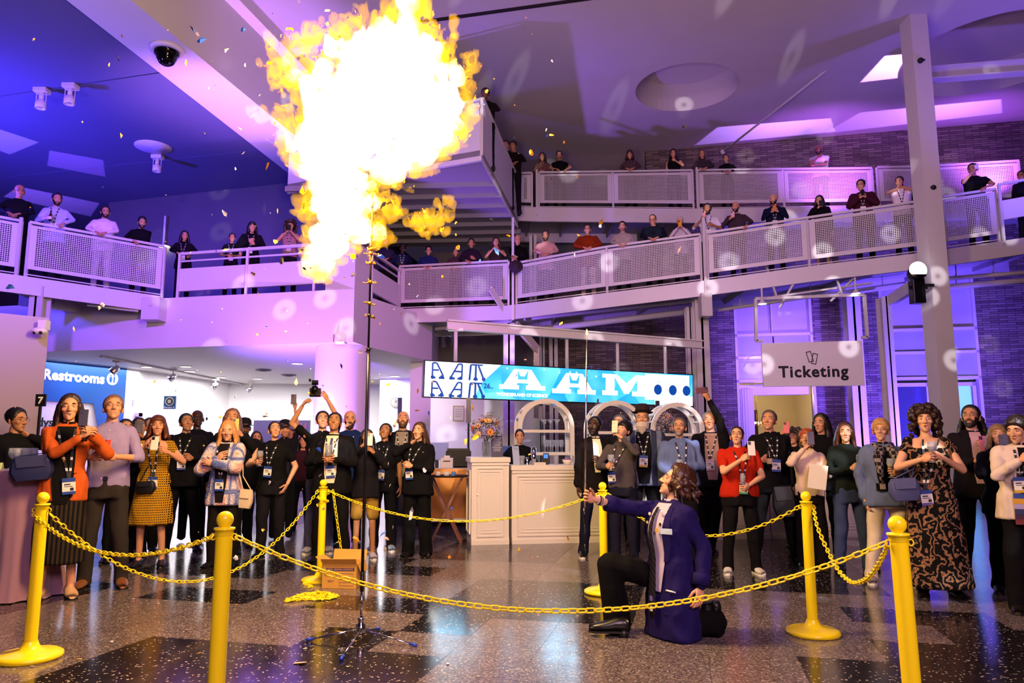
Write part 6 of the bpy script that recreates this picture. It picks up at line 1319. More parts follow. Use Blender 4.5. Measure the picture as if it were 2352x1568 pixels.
    p['hairvol'] = bool(g.V)
    if beard and beard[0] == 'long':
        gb = MB(); 
        for a in np.linspace(-1, 1, 7): q = hp3((a*.055, -.06-.03*(1-a*a), -.055)); gb.tube([q, hp3((a*.05, -.09-.02*(1-a*a), -.10)), hp3((a*.028, -.085, -.17-.03*(1-abs(a))))], [.018, .024, .008], 7)
        RAWQ[('beard', i)] = (gb.mesh('beard', None), .007, 1)
    if g.V: RAWQ[('hair', i)] = (g.mesh('hair', None), .0085 if near else .014, 1)
    return p

FMAT = {}
def fabric(key, scale=60):
    """cloth colours; a tuple gives a pattern"""
    if isinstance(key, str): return mat('cloth_'+key.strip('#'), key, .85, var=.22, scale=9, bump=.35, spec=.12)
    if key in FMAT: return FMAT[key]
    m, nt, b, new, lk = nodes('patterned_cloth_'+key[0]); tc = new('ShaderNodeTexCoord'); mp = new('ShaderNodeMapping'); lk(tc.outputs['Object'], mp.inputs[0]); b.inputs['Roughness'].default_value = .85; b.inputs['Specular IOR Level'].default_value = .15
    if key[0] == 'zigzag':
        mp.inputs['Scale'].default_value = (1, 1, 1); sp = new('ShaderNodeSeparateXYZ'); lk(mp.outputs[0], sp.inputs[0])
        f = []
        for sg in (1, -1):
            a = new('ShaderNodeMath'); a.operation = 'MULTIPLY_ADD'; lk(sp.outputs[0], a.inputs[0]); a.inputs[1].default_value = 95*sg; z = new('ShaderNodeMath'); z.operation = 'MULTIPLY'; lk(sp.outputs[2], z.inputs[0]); z.inputs[1].default_value = 62; lk(z.outputs[0], a.inputs[2])
            s_ = new('ShaderNodeMath'); s_.operation = 'SINE'; lk(a.outputs[0], s_.inputs[0]); f.append(s_)
        mu = new('ShaderNodeMath'); mu.operation = 'MULTIPLY'; lk(f[0].outputs[0], mu.inputs[0]); lk(f[1].outputs[0], mu.inputs[1]); vo = new('ShaderNodeMath'); vo.operation = 'ABSOLUTE'; lk(mu.outputs[0], vo.inputs[0]); fac = vo.outputs[0]
        r = ramp(new, [(0, key[2]), (.17, key[2]), (.22, key[1]), (.62, key[1]), (.70, key[2])], 'LINEAR')
    elif key[0] == 'floral':
        w = new('ShaderNodeTexWave'); w.inputs['Scale'].default_value = 3.2; w.inputs['Distortion'].default_value = 22; w.inputs['Detail'].default_value = 3; w.inputs['Detail Scale'].default_value = 2.4; lk(mp.outputs[0], w.inputs['Vector']); fac = w.outputs[1]
        r = ramp(new, [(0, key[1]), (.66, key[1]), (.74, key[2]), (.80, key[3]), (.86, key[1]), (.92, key[4]), (1, key[2])])
    elif key[0] == 'granny':
        v = new('ShaderNodeTexVoronoi'); v.inputs['Scale'].default_value = 5.5; v.distance = 'CHEBYCHEV'; v.inputs['Randomness'].default_value = .15; lk(mp.outputs[0], v.inputs['Vector']); fac = v.outputs['Distance']
        r = ramp(new, [(0, key[1]), (.22, key[2]), (.35, key[3]), (.48, key[4]), (.62, key[1])])
    elif key[0] == 'stripe':
        w = new('ShaderNodeTexWave'); w.inputs['Scale'].default_value = key[3]; w.bands_direction = key[4]; lk(mp.outputs[0], w.inputs['Vector']); fac = w.outputs[1]; r = ramp(new, [(0, key[1]), (.45, key[1]), (.6, key[2])])
    elif key[0] == 'plaid':
        c = new('ShaderNodeTexChecker'); c.inputs['Scale'].default_value = 28; lk(mp.outputs[0], c.inputs['Vector']); fac = c.outputs[1]; r = ramp(new, [(0, key[1]), (1, key[2])])
    lk(fac, r.inputs[0]); lk(r.outputs[0], b.inputs['Base Color'])
    if key[0] == 'granny':
        v2 = new('ShaderNodeTexVoronoi'); v2.inputs['Scale'].default_value = 75; lk(mp.outputs[0], v2.inputs['Vector']); mx = new('ShaderNodeMix'); mx.data_type = 'RGBA'; mx.blend_type = 'MULTIPLY'; r2 = ramp(new, [(0, '#3a3a4a'), (.35, '#ffffff')]); lk(v2.outputs['Distance'], r2.inputs[0]); mx.inputs[0].default_value = .75; lk(r.outputs[0], mx.inputs[6]); lk(r2.outputs[0], mx.inputs[7]); lk(mx.outputs[2], b.inputs['Base Color'])
        bp = new('ShaderNodeBump'); bp.inputs['Distance'].default_value = .01; lk(v2.outputs['Distance'], bp.inputs['Height']); lk(bp.outputs[0], b.inputs['Normal'])
    FMAT[key] = m; return m
_EYE = {}
def eye_mesh(c='#3a2414'):
    if c not in _EYE:
        g = MB(); g.sphere((0, 0, 0), .0118, 18, 14); me = g.mesh('eye', [mat('sclera', '#efe6e0', .25), mat('iris_'+c, c, .2), mat('pupil', '#050505', .1)], True)
        for pl_ in me.polygons:
            c_ = pl_.center; r = math.hypot(c_.x, c_.z)
            if c_.y < 0: pl_.material_index = 2 if r < .0028 else (1 if r < .0060 else 0)
        _EYE[c] = me
    return _EYE[c]
_SH = {}
def shared(key, fn):
    if key not in _SH: _SH[key] = fn()
    return _SH[key]
def brow(col):
    g = MB(); g.tube([(-.017, .004, -.004), (-.008, -.003, .002), (.004, -.004, .003), (.016, .002, -.001)], [.0015, .0040, .0042, .0018], 6); return g.mesh('eyebrow', mat('hair_'+col, col, .7), True)
def teeth():
    g = MB(); g.tube([(-.013, .006, 0), (0, 0, 0), (.013, .006, 0)], [.003, .0042, .003], 8); return g.mesh('teeth', mat('teeth', '#f0e8da', .3), True)
def specs(col, round_=False):
    g = MB()
    for sx in (-1, 1):
        pts = [(sx*.0325+.0215*cos(a)*(1 if round_ else 1.08), -.109, .008+(.0195 if round_ else .0155)*sin(a)) for a in [i*2*pi/14 for i in range(14)]]; g.tube(pts, .0013, 5, closed=True); g.tube([(sx*.055, -.107, .014), (sx*.074, -.05, .012), (sx*.080, .01, .005)], .0012, 5)
    g.tube([(-.011, -.110, .012), (0, -.113, .014), (.011, -.110, .012)], .0012, 5); return g.mesh('glasses', mat('frame_'+col, col, .3))
def shoe_mesh(kind, col):
    g = MB(); fl = {'shoe': 0, 'sneaker': 0, 'heel': .03, 'sandal': 0, 'boot': 0}[kind]
    g.add([], []); prof = [(.078, .030, .07), (.05, .038, .085), (-.01, .040, .080), (-.08, .048, .058), (-.14, .045, .046), (-.18, .027, .032)]
    n = 14; V = []
    for y, w, h_ in prof:
        for j in range(n): a = 2*pi*j/n; V.append((w*cos(a), y, .012+h_*.5+h_*.5*sin(a)))
    g.add(V, [(i*n+j, i*n+(j+1) % n, (i+1)*n+(j+1) % n, (i+1)*n+j) for i in range(5) for j in range(n)]+[tuple(range(n)), tuple(5*n+j for j in range(n-1, -1, -1))])
    if kind == 'boot': g.tube([(0, .03, .05), (0, .04, .22)], [.05, .052], 12)
    up = g.mesh('shoe', mat('leather_'+col, col, .35), True)
    g = MB(); V = []
    ol = [(.0, .085), (.026, .075), (.034, .03), (.035, -.03), (.046, -.09), (.042, -.14), (.022, -.178), (0, -.185)]; ol = ol+[(-x, y) for x, y in ol[-2:0:-1]]
    g.prism(ol, 0, .02 if kind in ('sneaker', 'boot') else .012); so = g.mesh('sole', mat('sole_'+('white' if kind == 'sneaker' else 'dark'), '#e8e4e0' if kind == 'sneaker' else '#1a1412', .6)); return up, so
def badge_mesh(cols):
    g = MB(); g.box((-.052, -.002, -.145), (.052, .002, 0)); 
    mats = [mat('badge_white', '#e8e4dc', .4)]
    parts = [('badge_band', (-.052, -.0035, -.035), (.052, .003, 0), cols[0]), ('badge_band', (-.052, -.0035, -.145), (.052, .003, -.122), cols[1])]
    return g.mesh('badge', mats[0]), parts
def build_people():
    bk = bake(RAWQ)
    # every top and trouser gets folds worked into the cloth
    for (kind, i), me in bk.items():
        p = PEOPLE[i]; near = p['near']; c = co_get(me)
        if kind in ('top', 'legs') and near:
            n = no_get(me); f = 9 if kind == 'top' else 7; amp = .013 if kind == 'top' else .011; o3 = Vector((i*3.1, 0, 0)); out = c.copy()
            if kind == 'top' and p['top'][0] in ('jacket', 'shirt', 'blazer', 'coat'): amp = .016
            for k in range(len(c)):
                v = Vector(c[k]); q = Vector((v.x*f, v.y*f, v.z*f*.55))+o3; a = abs(mnoise.noise(q)); b = mnoise.noise(q*2.1)
                fw = .25 if (v.y < -.02 and abs(v.x) < .13 and kind == 'top') else 1; out[k] = c[k]+n[k]*amp*fw*(1.1-2.2*a+.5*b)
            co_set(me, out)
        elif kind == 'hair' and near:
            n = no_get(me); out = c.copy(); cur = p['hair'] == 'curly'
            for k in range(len(c)):
                v = Vector(c[k]); a = mnoise.noise(Vector((v.x*95, v.y*95, v.z*(60 if cur else 9)))+Vector((i, 0, 0))); out[k] = c[k]+n[k]*(.006 if cur else .005)*a
            co_set(me, out)
    for p in PEOPLE: finish(p, bk)
def finish(p, bk):
    i, s, hs, near, fem = p['i'], p['s'], p['hs'], p['near'], p['fem']; rnd = random.Random(i*13+5)
    root = thing('person', p['label'], 'person', p['loc'], p['yaw'], p['group']); p['root'] = root; hcen = np.array(p['hcen']); Rh = p['Rh']
    def put(nm, me, m=None, parent=root):
        me.name = nm
        if m: me.materials.clear(); me.materials.append(m)
        o = link(nm, me, parent); return o
    hM = Matrix(Rh.tolist()).to_4x4(); hM.translation = Vector(hcen)
    def hput(nm, me, loc, rz=None, sc=1.0, flip=False):
        o = link(nm, me, root); M = hM @ Matrix.Diagonal((hs, hs, hs, 1)) @ Matrix.Translation(loc)
        if flip: M = M @ Matrix.Diagonal((-1, 1, 1, 1))
        if rz is not None: M = M @ rz
        o.matrix_local = M; return o
    # body = skin of the trunk and limbs + head + ears + eyelids + hands in one mesh
    me = bk[('body', i)]; bv = co_get(me); polys = [tuple(q.vertices) for q in me.polygons]; D.meshes.remove(me)
    V0, F0, D_, rr = head_base(fem, p['mouth'], near); bd = .55 if p['beard'] and p['beard'][0] != 'none' else (0 if fem else .10)
    col = [np.ones((len(bv), 3)), tone(V0, fem, bd, 0)]; hv = (V0*hs) @ Rh.T+hcen; allV = [bv, hv]; n0 = len(bv); polys += [tuple(k+n0 for k in f) for f in F0]; n0 += len(hv)
    g = MB()
    for sx in (-1, 1):
        B = Matrix.Rotation(sx*.35, 3, 'Z'); g.sphere((sx*.079, .012, -.006), (.009, .019, .031), 10, 8, rot=B); g.sphere((sx*.076, .004, -.028), (.008, .010, .012), 8, 5)
    if near:
        for sx in (-1, 1):     # eyelids: a shell over the eyeball with an almond slit
            sq = .0042 if p['mouth'] == 'smile' else .0068; L = MB(); L.sphere((0, 0, 0), .0131, 20, 16)
            keep = []
            for f in L.F:
                c = sum((Vector(L.V[k]) for k in f), Vector())/4
                if c.y < -.003 and abs(c.z+.0005) < sq*(1-(c.x/.0125)**2): continue
                keep.append(f)
            g.add([Vector(v)+Vector((sx*.0315, -.0775, .011)) for v in L.V], keep)
    ev = np.array([tuple(v) for v in g.V]) if g.V else np.zeros((0, 3)); allV.append((ev*hs) @ Rh.T+hcen); polys += [tuple(k+n0 for k in f) for f in g.F]; n0 += len(ev); col.append(np.ones((len(ev), 3))*np.array((.93, .82, .80)))
    g = MB()
    for k in (0, 1):
        Sh, El, Wr, fd, pn, curl, sx = p['joints'][k]; hand(g, Wr, fd, pn, s*1.02, curl, .12, -sx, near)
    hv2 = np.array([tuple(v) for v in g.V]); allV.append(hv2); polys += [tuple(k+n0 for k in f) for f in g.F]; col.append(np.ones((len(hv2), 3))*np.array((1, .93, .90)))
    bm = D.meshes.new('body'); AV = np.vstack(allV); bm.from_pydata(AV.tolist(), [], polys); bm.polygons.foreach_set('use_smooth', [True]*len(bm.polygons)); bm.update()
    ca = bm.color_attributes.new('tone', 'FLOAT_COLOR', 'POINT'); CC = np.ones((len(AV), 4), np.float32); CC[:, :3] = np.vstack(col); ca.data.foreach_set('color', CC.ravel())
    put('body', bm, skinmat(p['skin']))
    # face
    hcol = p['hc']; e = eye_mesh(p.get('eyec') or '#3a2414')
    for sx in (-1, 1):
        if near: hput('eye', e, (sx*.0315, -.0775, .011))
        else: hput('eye', shared('fareye', lambda: MB().sphere((0, 0, 0), (.012, .006, .006), 8, 5).mesh('eye', mat('shaded_eye', '#2a1c16', .4), True)), (sx*.0315, -.088, .011))
        bc_ = hcol if p['hair'] != 'bald' else '#3a2a20'; hput('eyebrow', shared('brow'+bc_, lambda: brow(bc_)), (sx*.0315, -.094, .034), flip=sx < 0)
    if near and p['mouth'] in ('open', 'smile'): hput('teeth', shared('teeth', teeth), (0, -.086, -.060))
    if p['glasses']: hput('glasses', shared('gl'+p['glasses'], lambda: specs(p['glasses'])), (0, 0, 0))
    hm = mat('hair_'+hcol, hcol, .45, var=.45, scale=60)
    # scalp hair follows the skull, thinner than nothing where the face is
    hr = p['hair']
    if hr != 'none':
        d = D_; thick = {'short': .014, 'crop': .006, 'bald': -.01, 'curly': .03, 'long': .016, 'bob': .020, 'shoulder': .018, 'pixie': .022, 'wavy': .030, 'bun': .010, 'pony': .010, 'manbun': .012, 'verylong': .016, 'fringe': .020}.get(hr, .014)
        X, Y_, Z = d[:, 0], d[:, 1], d[:, 2]; az = np.arctan2(np.abs(X), -Y_); fz = {'fringe': .52, 'pixie': .66, 'bob': .66, 'curly': .62, 'crop': .90}.get(hr, .84)
        lowb = -.85 if hr in ('long', 'bob', 'shoulder', 'verylong', 'curly', 'manbun') else -.5; sb = -.35 if lowb < -.6 and hr != 'manbun' else .05
        zl = np.interp(az+.06*np.sin(X*40+i), [0, .5, .85, 1.15, 1.45, 1.7, 2.0, 3.2], [fz, fz-.03, fz-.14, .36 if fz > .6 else .2, sb, .12 if sb > 0 else -.6, lowb*.6, lowb])
        t = np.clip((Z-zl)/.12, 0, 1); t = t*t*(3-2*t)
        if hr == 'bald': t *= np.clip((.55-Z)/.2, 0, 1)*(Y_ > -.1); thick = .004
        if p['hat']: t *= np.clip((.55-Z)/.2, 0, 1)
        nz = np.array([mnoise.noise(Vector((a*14, b*14, c*5))+Vector((i*2.3, 0, 0))) for a, b, c in d]); rad = rr+thick*t*(1+.35*nz+.3*np.clip(Z, 0, 1))-.012*(1-t)
        W_ = HC+d*rad[:, None]; wv = (W_*hs) @ Rh.T+hcen; keep = [f for f in F0 if max(t[k] for k in f) > .02]; used = sorted({k for f in keep for k in f}); mp = {k: j for j, k in enumerate(used)}
        if keep:
            Vh = wv[used].tolist(); Fh = [tuple(mp[k] for k in f) for f in keep]
            if ('hair', i) in bk: hmz = bk[('hair', i)]; n1 = len(Vh); Vh += co_get(hmz).tolist(); Fh += [tuple(k+n1 for k in q.vertices) for q in hmz.polygons]
            put('hair', mesh('hair', Vh, Fh, None, True), hm)
    if p['beard']:
        bt, bcol = p['beard']; d = D_; X, Y_, Z = d[:, 0], d[:, 1], d[:, 2]
        V1 = V0; z = V1[:, 2]; y = V1[:, 1]; x = V1[:, 0]; t = np.clip((-.044-z+.35*np.maximum(0, np.abs(x)-.03))/.012, 0, 1)*np.clip((.02-y)/.02, 0, 1); t = t*np.where((np.abs(x) < .020) & (np.abs(z+.064) < .012), 0, 1)*(z > -.118)
        sd = np.clip((np.abs(x)-.045)/.012, 0, 1)*np.clip((-.0-z)/.02, 0, 1)*(y < .02); t = np.maximum(t, sd*(z < 0)); ms = (np.abs(x) < .026) & (z > -.054) & (z < -.042) & (y < -.07); t = np.where(ms, .8, t)
        if bt == 'moustache': t = np.where(ms, 1, 0)
        if bt == 'goatee': t = np.where((np.abs(x) < .032), t, 0)
        rad = rr+.0055*t*(1 if bt != 'full' else 1.3)-.004*(1-t); W_ = (HC+d*rad[:, None]); wv = (W_*hs) @ Rh.T+hcen; keep = [f for f in F0 if max(t[k] for k in f) > .25]; used = sorted({k for f in keep for k in f}); mp = {k: j for j, k in enumerate(used)}
        Vh = wv[used].tolist(); Fh = [tuple(mp[k] for k in f) for f in keep]
        if ('beard', i) in bk: q_m = bk[('beard', i)]; n1 = len(Vh); Vh += co_get(q_m).tolist(); Fh += [tuple(k+n1 for k in q.vertices) for q in q_m.polygons]
        if Fh: put('beard', mesh('beard', Vh, Fh, None, True), mat('hair_'+bcol, bcol, .6, var=.4, scale=60))
    if p['hat']:
        kind, hcl = p['hat']; g = MB()
        if kind == 'fedora': g.lathe([(.132, .084), (.128, .076), (.086, .078), (.088, .10), (.080, .165), (.060, .185), (.002, .176)], 28, (0, .012, 0))
        elif kind == 'beanie': g.lathe([(.090, .05), (.094, .08), (.086, .12), (.06, .155), (.002, .165)], 24, (0, .015, 0))
        else:
            g.lathe([(.088, .055), (.092, .075), (.084, .115), (.055, .145), (.002, .155)], 24, (0, .012, 0)); g.add([(.085*sin(a)*r, -.02-.085*cos(a)*r-.01, .062-.012*(r > 1)) for r in (.9, 1.65) for a in np.linspace(-.95, .95, 9)], [(j, j+1, 10+j, 9+j) for j in range(8)])
        o = hput('hat', g.mesh('hat', fabric(hcl), True), (0, 0, 0)); 
        if kind == 'fedora': g = MB(); g.lathe([(.0885, .08), (.0895, .105)], 28, (0, .012, 0)); g.obj('hat_band', fabric('#0c0a0c'), o)
    # clothes
    kind, tcol = p['top'][0], p['top'][1]; nm = {'tee': 'tee_shirt', 'polo': 'polo_shirt', 'jacket': 'jacket', 'blazer': 'jacket', 'coat': 'coat', 'cardigan': 'cardigan', 'shirt': 'shirt', 'sweater': 'sweater', 'vest': 'vest', 'tank': 'sleeveless_top', 'wide': 'blouse', 'dress_wide': 'dress_bodice', 'tucked': 'shirt', 'rolled': 'shirt', 'scoop': 'top'}[kind]
    put(nm, bk[('top', i)], fabric(tcol)); Rg = p['Rg']; L_ = p['L_']
    if ('legs', i) in bk:
        lg = p['legs']; put({'trousers': 'trousers', 'jeans': 'jeans', 'wide_trousers': 'trousers', 'shorts': 'shorts', 'skirt': 'skirt', 'dress': 'dress_skirt', 'dressknee': 'dress_skirt'}[lg[0]], bk[('legs', i)], fabric(lg[1]))
    def SF(x, z, off=.006): q = surf(Rg, x, z, off); return Vector((L_(q).x, L_(q).y, q.z))
    if p['inner'] and near:     # shirt front seen between open lapels
        a, b, wd = p['inner'][1:] if len(p['inner']) > 1 else (.92, 1.475, .085); g = MB(); n = 12; V = []
        for k in range(n+1):
            z = (a+(b-a)*k/n)*s; ww = wd*s*(.35+.65*sin(pi*min(1, (k/n)*.62+.12))) if wd < .12 else wd*s
            for x in np.linspace(-ww, ww, 7): V.append(SF(float(x), z, .011))
        g.add(V, [(r*7+c, r*7+c+1, (r+1)*7+c+1, (r+1)*7+c) for r in range(n) for c in range(6)]); g.obj('shirt_front', fabric(p['inner'][0]), root, True)
        lap = MB()
        for sx in (-1, 1):
            V = [];
            for k in range(7):
                z = (1.06+(1.45-1.06)*k/6)*s; ww = wd*s*(.35+.65*sin(pi*min(1, ((z/s-a)/(b-a))*.62+.12))); lw = (.012+.034*sin(pi*k/6*.8+.25))*s
                V += [SF(sx*ww*.95, z, .015), SF(sx*(ww+lw), z, .012)]
            lap.add(V, [(2*k, 2*k+1, 2*k+3, 2*k+2) for k in range(6)])
        if kind in ('jacket', 'blazer', 'coat'): lap.obj('lapels', fabric(tcol), root, True)
    if p['tie'] and near:
        g = MB(); V = []
        for k in range(9): z = (1.05+(1.44-1.05)*k/8)*s; ww = (.034-.020*k/8)*s if k else .004; V += [SF(-ww, z, .017), SF(ww, z, .017)]
        g.add(V, [(2*k, 2*k+1, 2*k+3, 2*k+2) for k in range(8)]); g.obj('tie', fabric(p['tie']), root, True)
    if kind in ('shirt', 'polo', 'tucked', 'rolled', 'vest') or p['inner']:
        g = MB(); cm = fabric(p['inner'][0] if p['inner'] else (tcol if kind != 'vest' else '#b8a8b8')); z0 = 1.478*s; c0_ = L_((0, .012*s, z0))
        for sx in (-1, 1):
            V = []
            for k in range(7): a = (k/6)*pi*.92+.12; x, y = sx*sin(a)*.066*s, -cos(a)*.062*s; V += [(c0_.x+x, c0_.y+y-.004, z0-.022*s-.012*(k == 0)), (c0_.x+x*.86, c0_.y+y*.86, z0+.022*s)]
            g.add(V, [(2*k, 2*k+1, 2*k+3, 2*k+2) for k in range(6)])
        o = g.obj('collar', cm, root, True); md = o.modifiers.new('s', 'SOLIDIFY'); md.thickness = .004
        if near and kind in ('shirt', 'polo', 'tucked', 'rolled'):
            g = MB(); [g.sphere(SF(0, z*s, .004), .0055, 6, 4) for z in (1.42, 1.34, 1.26, 1.18, 1.10)]; q = g.obj('buttons', mat('button', '#d8d2cc', .4), root, True)
    if near and p['legs'][0] in ('trousers', 'jeans', 'wide_trousers', 'shorts') and kind in ('tucked', 'rolled'):
        W = p['w']; g = MB(); g.tube([(.158*W*s*cos(a), (.114*p['dp']+p['belly']*.7)*s*sin(a), .985*s) for a in [k*2*pi/28 for k in range(28)]], .012, 6, closed=True); g.obj('belt', mat('belt_leather', '#1c120c', .4), root, True); g = MB(); g.box((-.02, -(.130*p['dp']+p['belly']*.7)*s-.004, .965*s), (.02, -(.120*p['dp']+p['belly']*.7)*s, 1.0*s)); g.obj('buckle', CHROME, root)
    if p['badge']:
        zb_, bx_, cols = p['badge'] if len(p['badge']) == 3 else (1.14, 0, p['badge']); g = MB(); bw = .009*s
        for sx in (-1, 1):
            z1 = 1.44*s; n = 9; V = []
            for k in range(n+1):
                t = k/n; z = z1+(zb_*s-z1)*t; x = sx*.062*s*(1-t)+bx_*s*t+sx*.004; V += [SF(x-bw, z, .020), SF(x+bw, z, .020)]
            g.add(V, [(2*k, 2*k+1, 2*k+3, 2*k+2) for k in range(n)], 0)
            for k in range(1, n, 2): q = [Vector(v)-Vector((0, .0015, 0)) for v in V[2*k:2*k+4]]; g.add([q[0].lerp(q[2], .2), q[1].lerp(q[3], .2), q[1].lerp(q[3], .75), q[0].lerp(q[2], .75)], [(0, 1, 2, 3)], 1)
        ly = g.obj('lanyard', [mat('lanyard_navy', '#14121e', .6), mat('lanyard_print', '#d0ccd8', .6)], root)
        bm_, parts = shared('badge'+str(cols), lambda: badge_mesh(cols)); o = link('badge', bm_, ly); b0 = SF(bx_*s, zb_*s-.03, .03); o.location = (b0.x, b0.y-.006, zb_*s); o.scale = (s*.95, 1, s*.95); o.rotation_euler = (0, rnd.uniform(-.12, .12), 0)
        if near:
            gg = shared('bandm'+str(cols), lambda: [MB().box(a, b).mesh(n_, mat('band_'+c, c, .4)) for n_, a, b, c in parts]+[MB().box((-.035, -.0035, -.075), (.03, -.002, -.066)).box((-.035, -.0035, -.06), (.015, -.002, -.05)).box((.008, -.0035, -.115), (.038, -.002, -.088)).mesh('print', INK)])
            for me_ in gg:   # bands and print belong to the badge and share its material slots
                pass
            bands = shared('badgefull'+str(cols), lambda: full_badge(cols)); o.data = bands
    # shoes
    if p['feet'] and (near or p['zb']) and p['legs'][0]:
        sk = p.get('shoe_kind') or ('heel' if False else 'shoe'); sc_ = p['shoes'] if isinstance(p['shoes'], tuple) else ('shoe', p['shoes'])
        up_, so_ = shared(sc_, lambda: shoe_mesh(*sc_))
        for hip, kn, an, sx in p['feetpos']:
            o = link('shoe', up_, root, (an.x, an.y-.01, 0), (0, 0, sx*.22)); o.scale = (s*1.1, s*(1.0 if fem else 1.12), s*1.1); link('sole', so_, o)
    # things held in the hands are things of their own
    bpy_m = Matrix.Translation(p['loc']) @ Matrix.Rotation(p['yaw'], 4, 'Z')
    for spec in p['hold']: held(p, bpy_m, *spec)
    for fn in p['extra']: fn(p, root, SF, bpy_m)
def full_badge(cols):
    g = MB(); g.box((-.052, -.002, -.145), (.052, .002, 0), 0); g.box((-.0521, -.0035, -.036), (.0521, .003, 0), 1); g.box((-.0521, -.0035, -.1455), (.0521, .003, -.120), 2)
    g.box((-.036, -.0035, -.062), (.012, -.002, -.052), 3); g.box((-.036, -.0035, -.078), (.03, -.002, -.073), 3); g.box((.010, -.0035, -.114), (.038, -.002, -.088), 3)
    return g.mesh('badge', [mat('badge_white', '#e8e4dc', .4), mat('band_'+cols[0], cols[0], .4), mat('band_'+cols[1], cols[1], .4), INK])
def phone_obj(M, col, label, group=None, w=.074, h=.152):
    t = thing('phone', label, 'phone'); t.matrix_world = M; t['group'] = group or 'phones held up by the crowd'
    g = MB(); g.box((-w/2, -.004, -h/2), (w/2, .004, h/2)); g.obj('body', mat('phone_'+col, col, .3), t, bevel=.003)
    g = MB(); g.box((-w/2+.003, .004, -h/2+.003), (w/2-.003, .0046, h/2-.003)); g.obj('screen', mat('phone_screen', '#101018', .1, emit='#8a7aa0', es=.5), t)
    g = MB(); g.box((-w/2+.006, -.007, h/2-.040), (-.002, -.004, h/2-.006)); g.obj('camera_bump', BLACK, t)
def held(p, BM, what, col, label, k=None, off=(0, 0, 0), *a):
    J = p['joints']; s = p['s']
    def hp(k): Sh, El, Wr, fd, pn, c, sx = J[k]; return Wr+fd*.085*s+pn.normalized()*.022
    pos = (hp(0)+hp(1))/2 if k is None else hp(k); pos = pos+Vector(off)
    if what == 'phone':
        aim = Matrix.Rotation(a[0] if a else 0, 4, 'Y'); tilt = Matrix.Rotation(-.25, 4, 'X'); phone_obj(BM @ Matrix.Translation(pos+Vector((0, -.02, .045*s))) @ Matrix.Rotation(a[1] if len(a) > 1 else 0, 4, 'Z') @ tilt @ aim, col, label)
    elif what in ('wine', 'pint', 'flute', 'martini'):
        w = BM @ (pos+Vector((0, 0, -.08 if what != 'pint' else -.05))); glass(what, w, label, 'glasses held by the crowd', 0, col)
    elif what == 'bottle':
        t = thing('beer_bottle', label, 'bottle', BM @ (pos+Vector((0, 0, -.09)))); g = MB(); g.lathe([(.002, 0), (.03, 0), (.031, .12), (.014, .17), (.013, .225), (.002, .226)], 14); g.obj('bottle', mat('brown_glass', '#24120a', .1), t, True); g = MB(); g.lathe([(.0315, .04), (.0315, .10)], 14); g.obj('bottle_label', mat('lbl_'+col, col, .5), t)
    elif what == 'camera':
        t = thing('camera', label, 'camera'); t.matrix_world = BM @ Matrix.Translation(pos) @ Matrix.Rotation(-.4, 4, 'X'); g = MB(); g.box((-.07, -.03, -.05), (.07, .03, .05)); g.box((-.03, -.03, .05), (.03, .02, .075)); g.obj('camera_body', BLACK, t, bevel=.006); g = MB(); g.tube([(0, -.03, 0), (0, -.12, 0)], [.035, .04], 16); g.obj('lens', BLACK, t, True); g = MB(); g.tube([(0, 0, .075), (0, -.01, .12)], .008, 6); g.box((-.05, -.03, .12), (.03, .03, .16)); g.tube([(-.075, -.03, .165), (-.075, .0, .165)], .016, 10); g.obj('microphone', BLACK, t)
    elif what == 'hat':
        t = thing('felt_hat', label, 'hat'); t.matrix_world = BM @ Matrix.Translation(pos+Vector((0, -.06, -.16))) @ Matrix.Rotation(pi/2-.2, 4, 'X'); g = MB(); g.lathe([(.17, 0), (.165, .006), (.09, .008), (.085, .10), (.06, .12), (.002, .115)], 28); g.obj('felt', fabric('#3a2c38'), t, True); g = MB(); g.lathe([(.002, -.02), (.06, -.018), (.088, .004)], 24); g.obj('lining', fabric('#c8a060'), t, True)
    elif what == 'paper':
        t = thing('paper_sheets', label, 'paper'); t.matrix_world = BM @ Matrix.Translation(pos+Vector((.06, -.02, -.06))) @ Matrix.Rotation(.15, 4, 'Y'); g = MB(); [g.box((-.09+.003*q, -.003*q-.002, -.13), (.09+.003*q, -.003*q, .13)) for q in range(3)]; g.obj('sheets', mat('paper', '#e6dccf', .6), t)
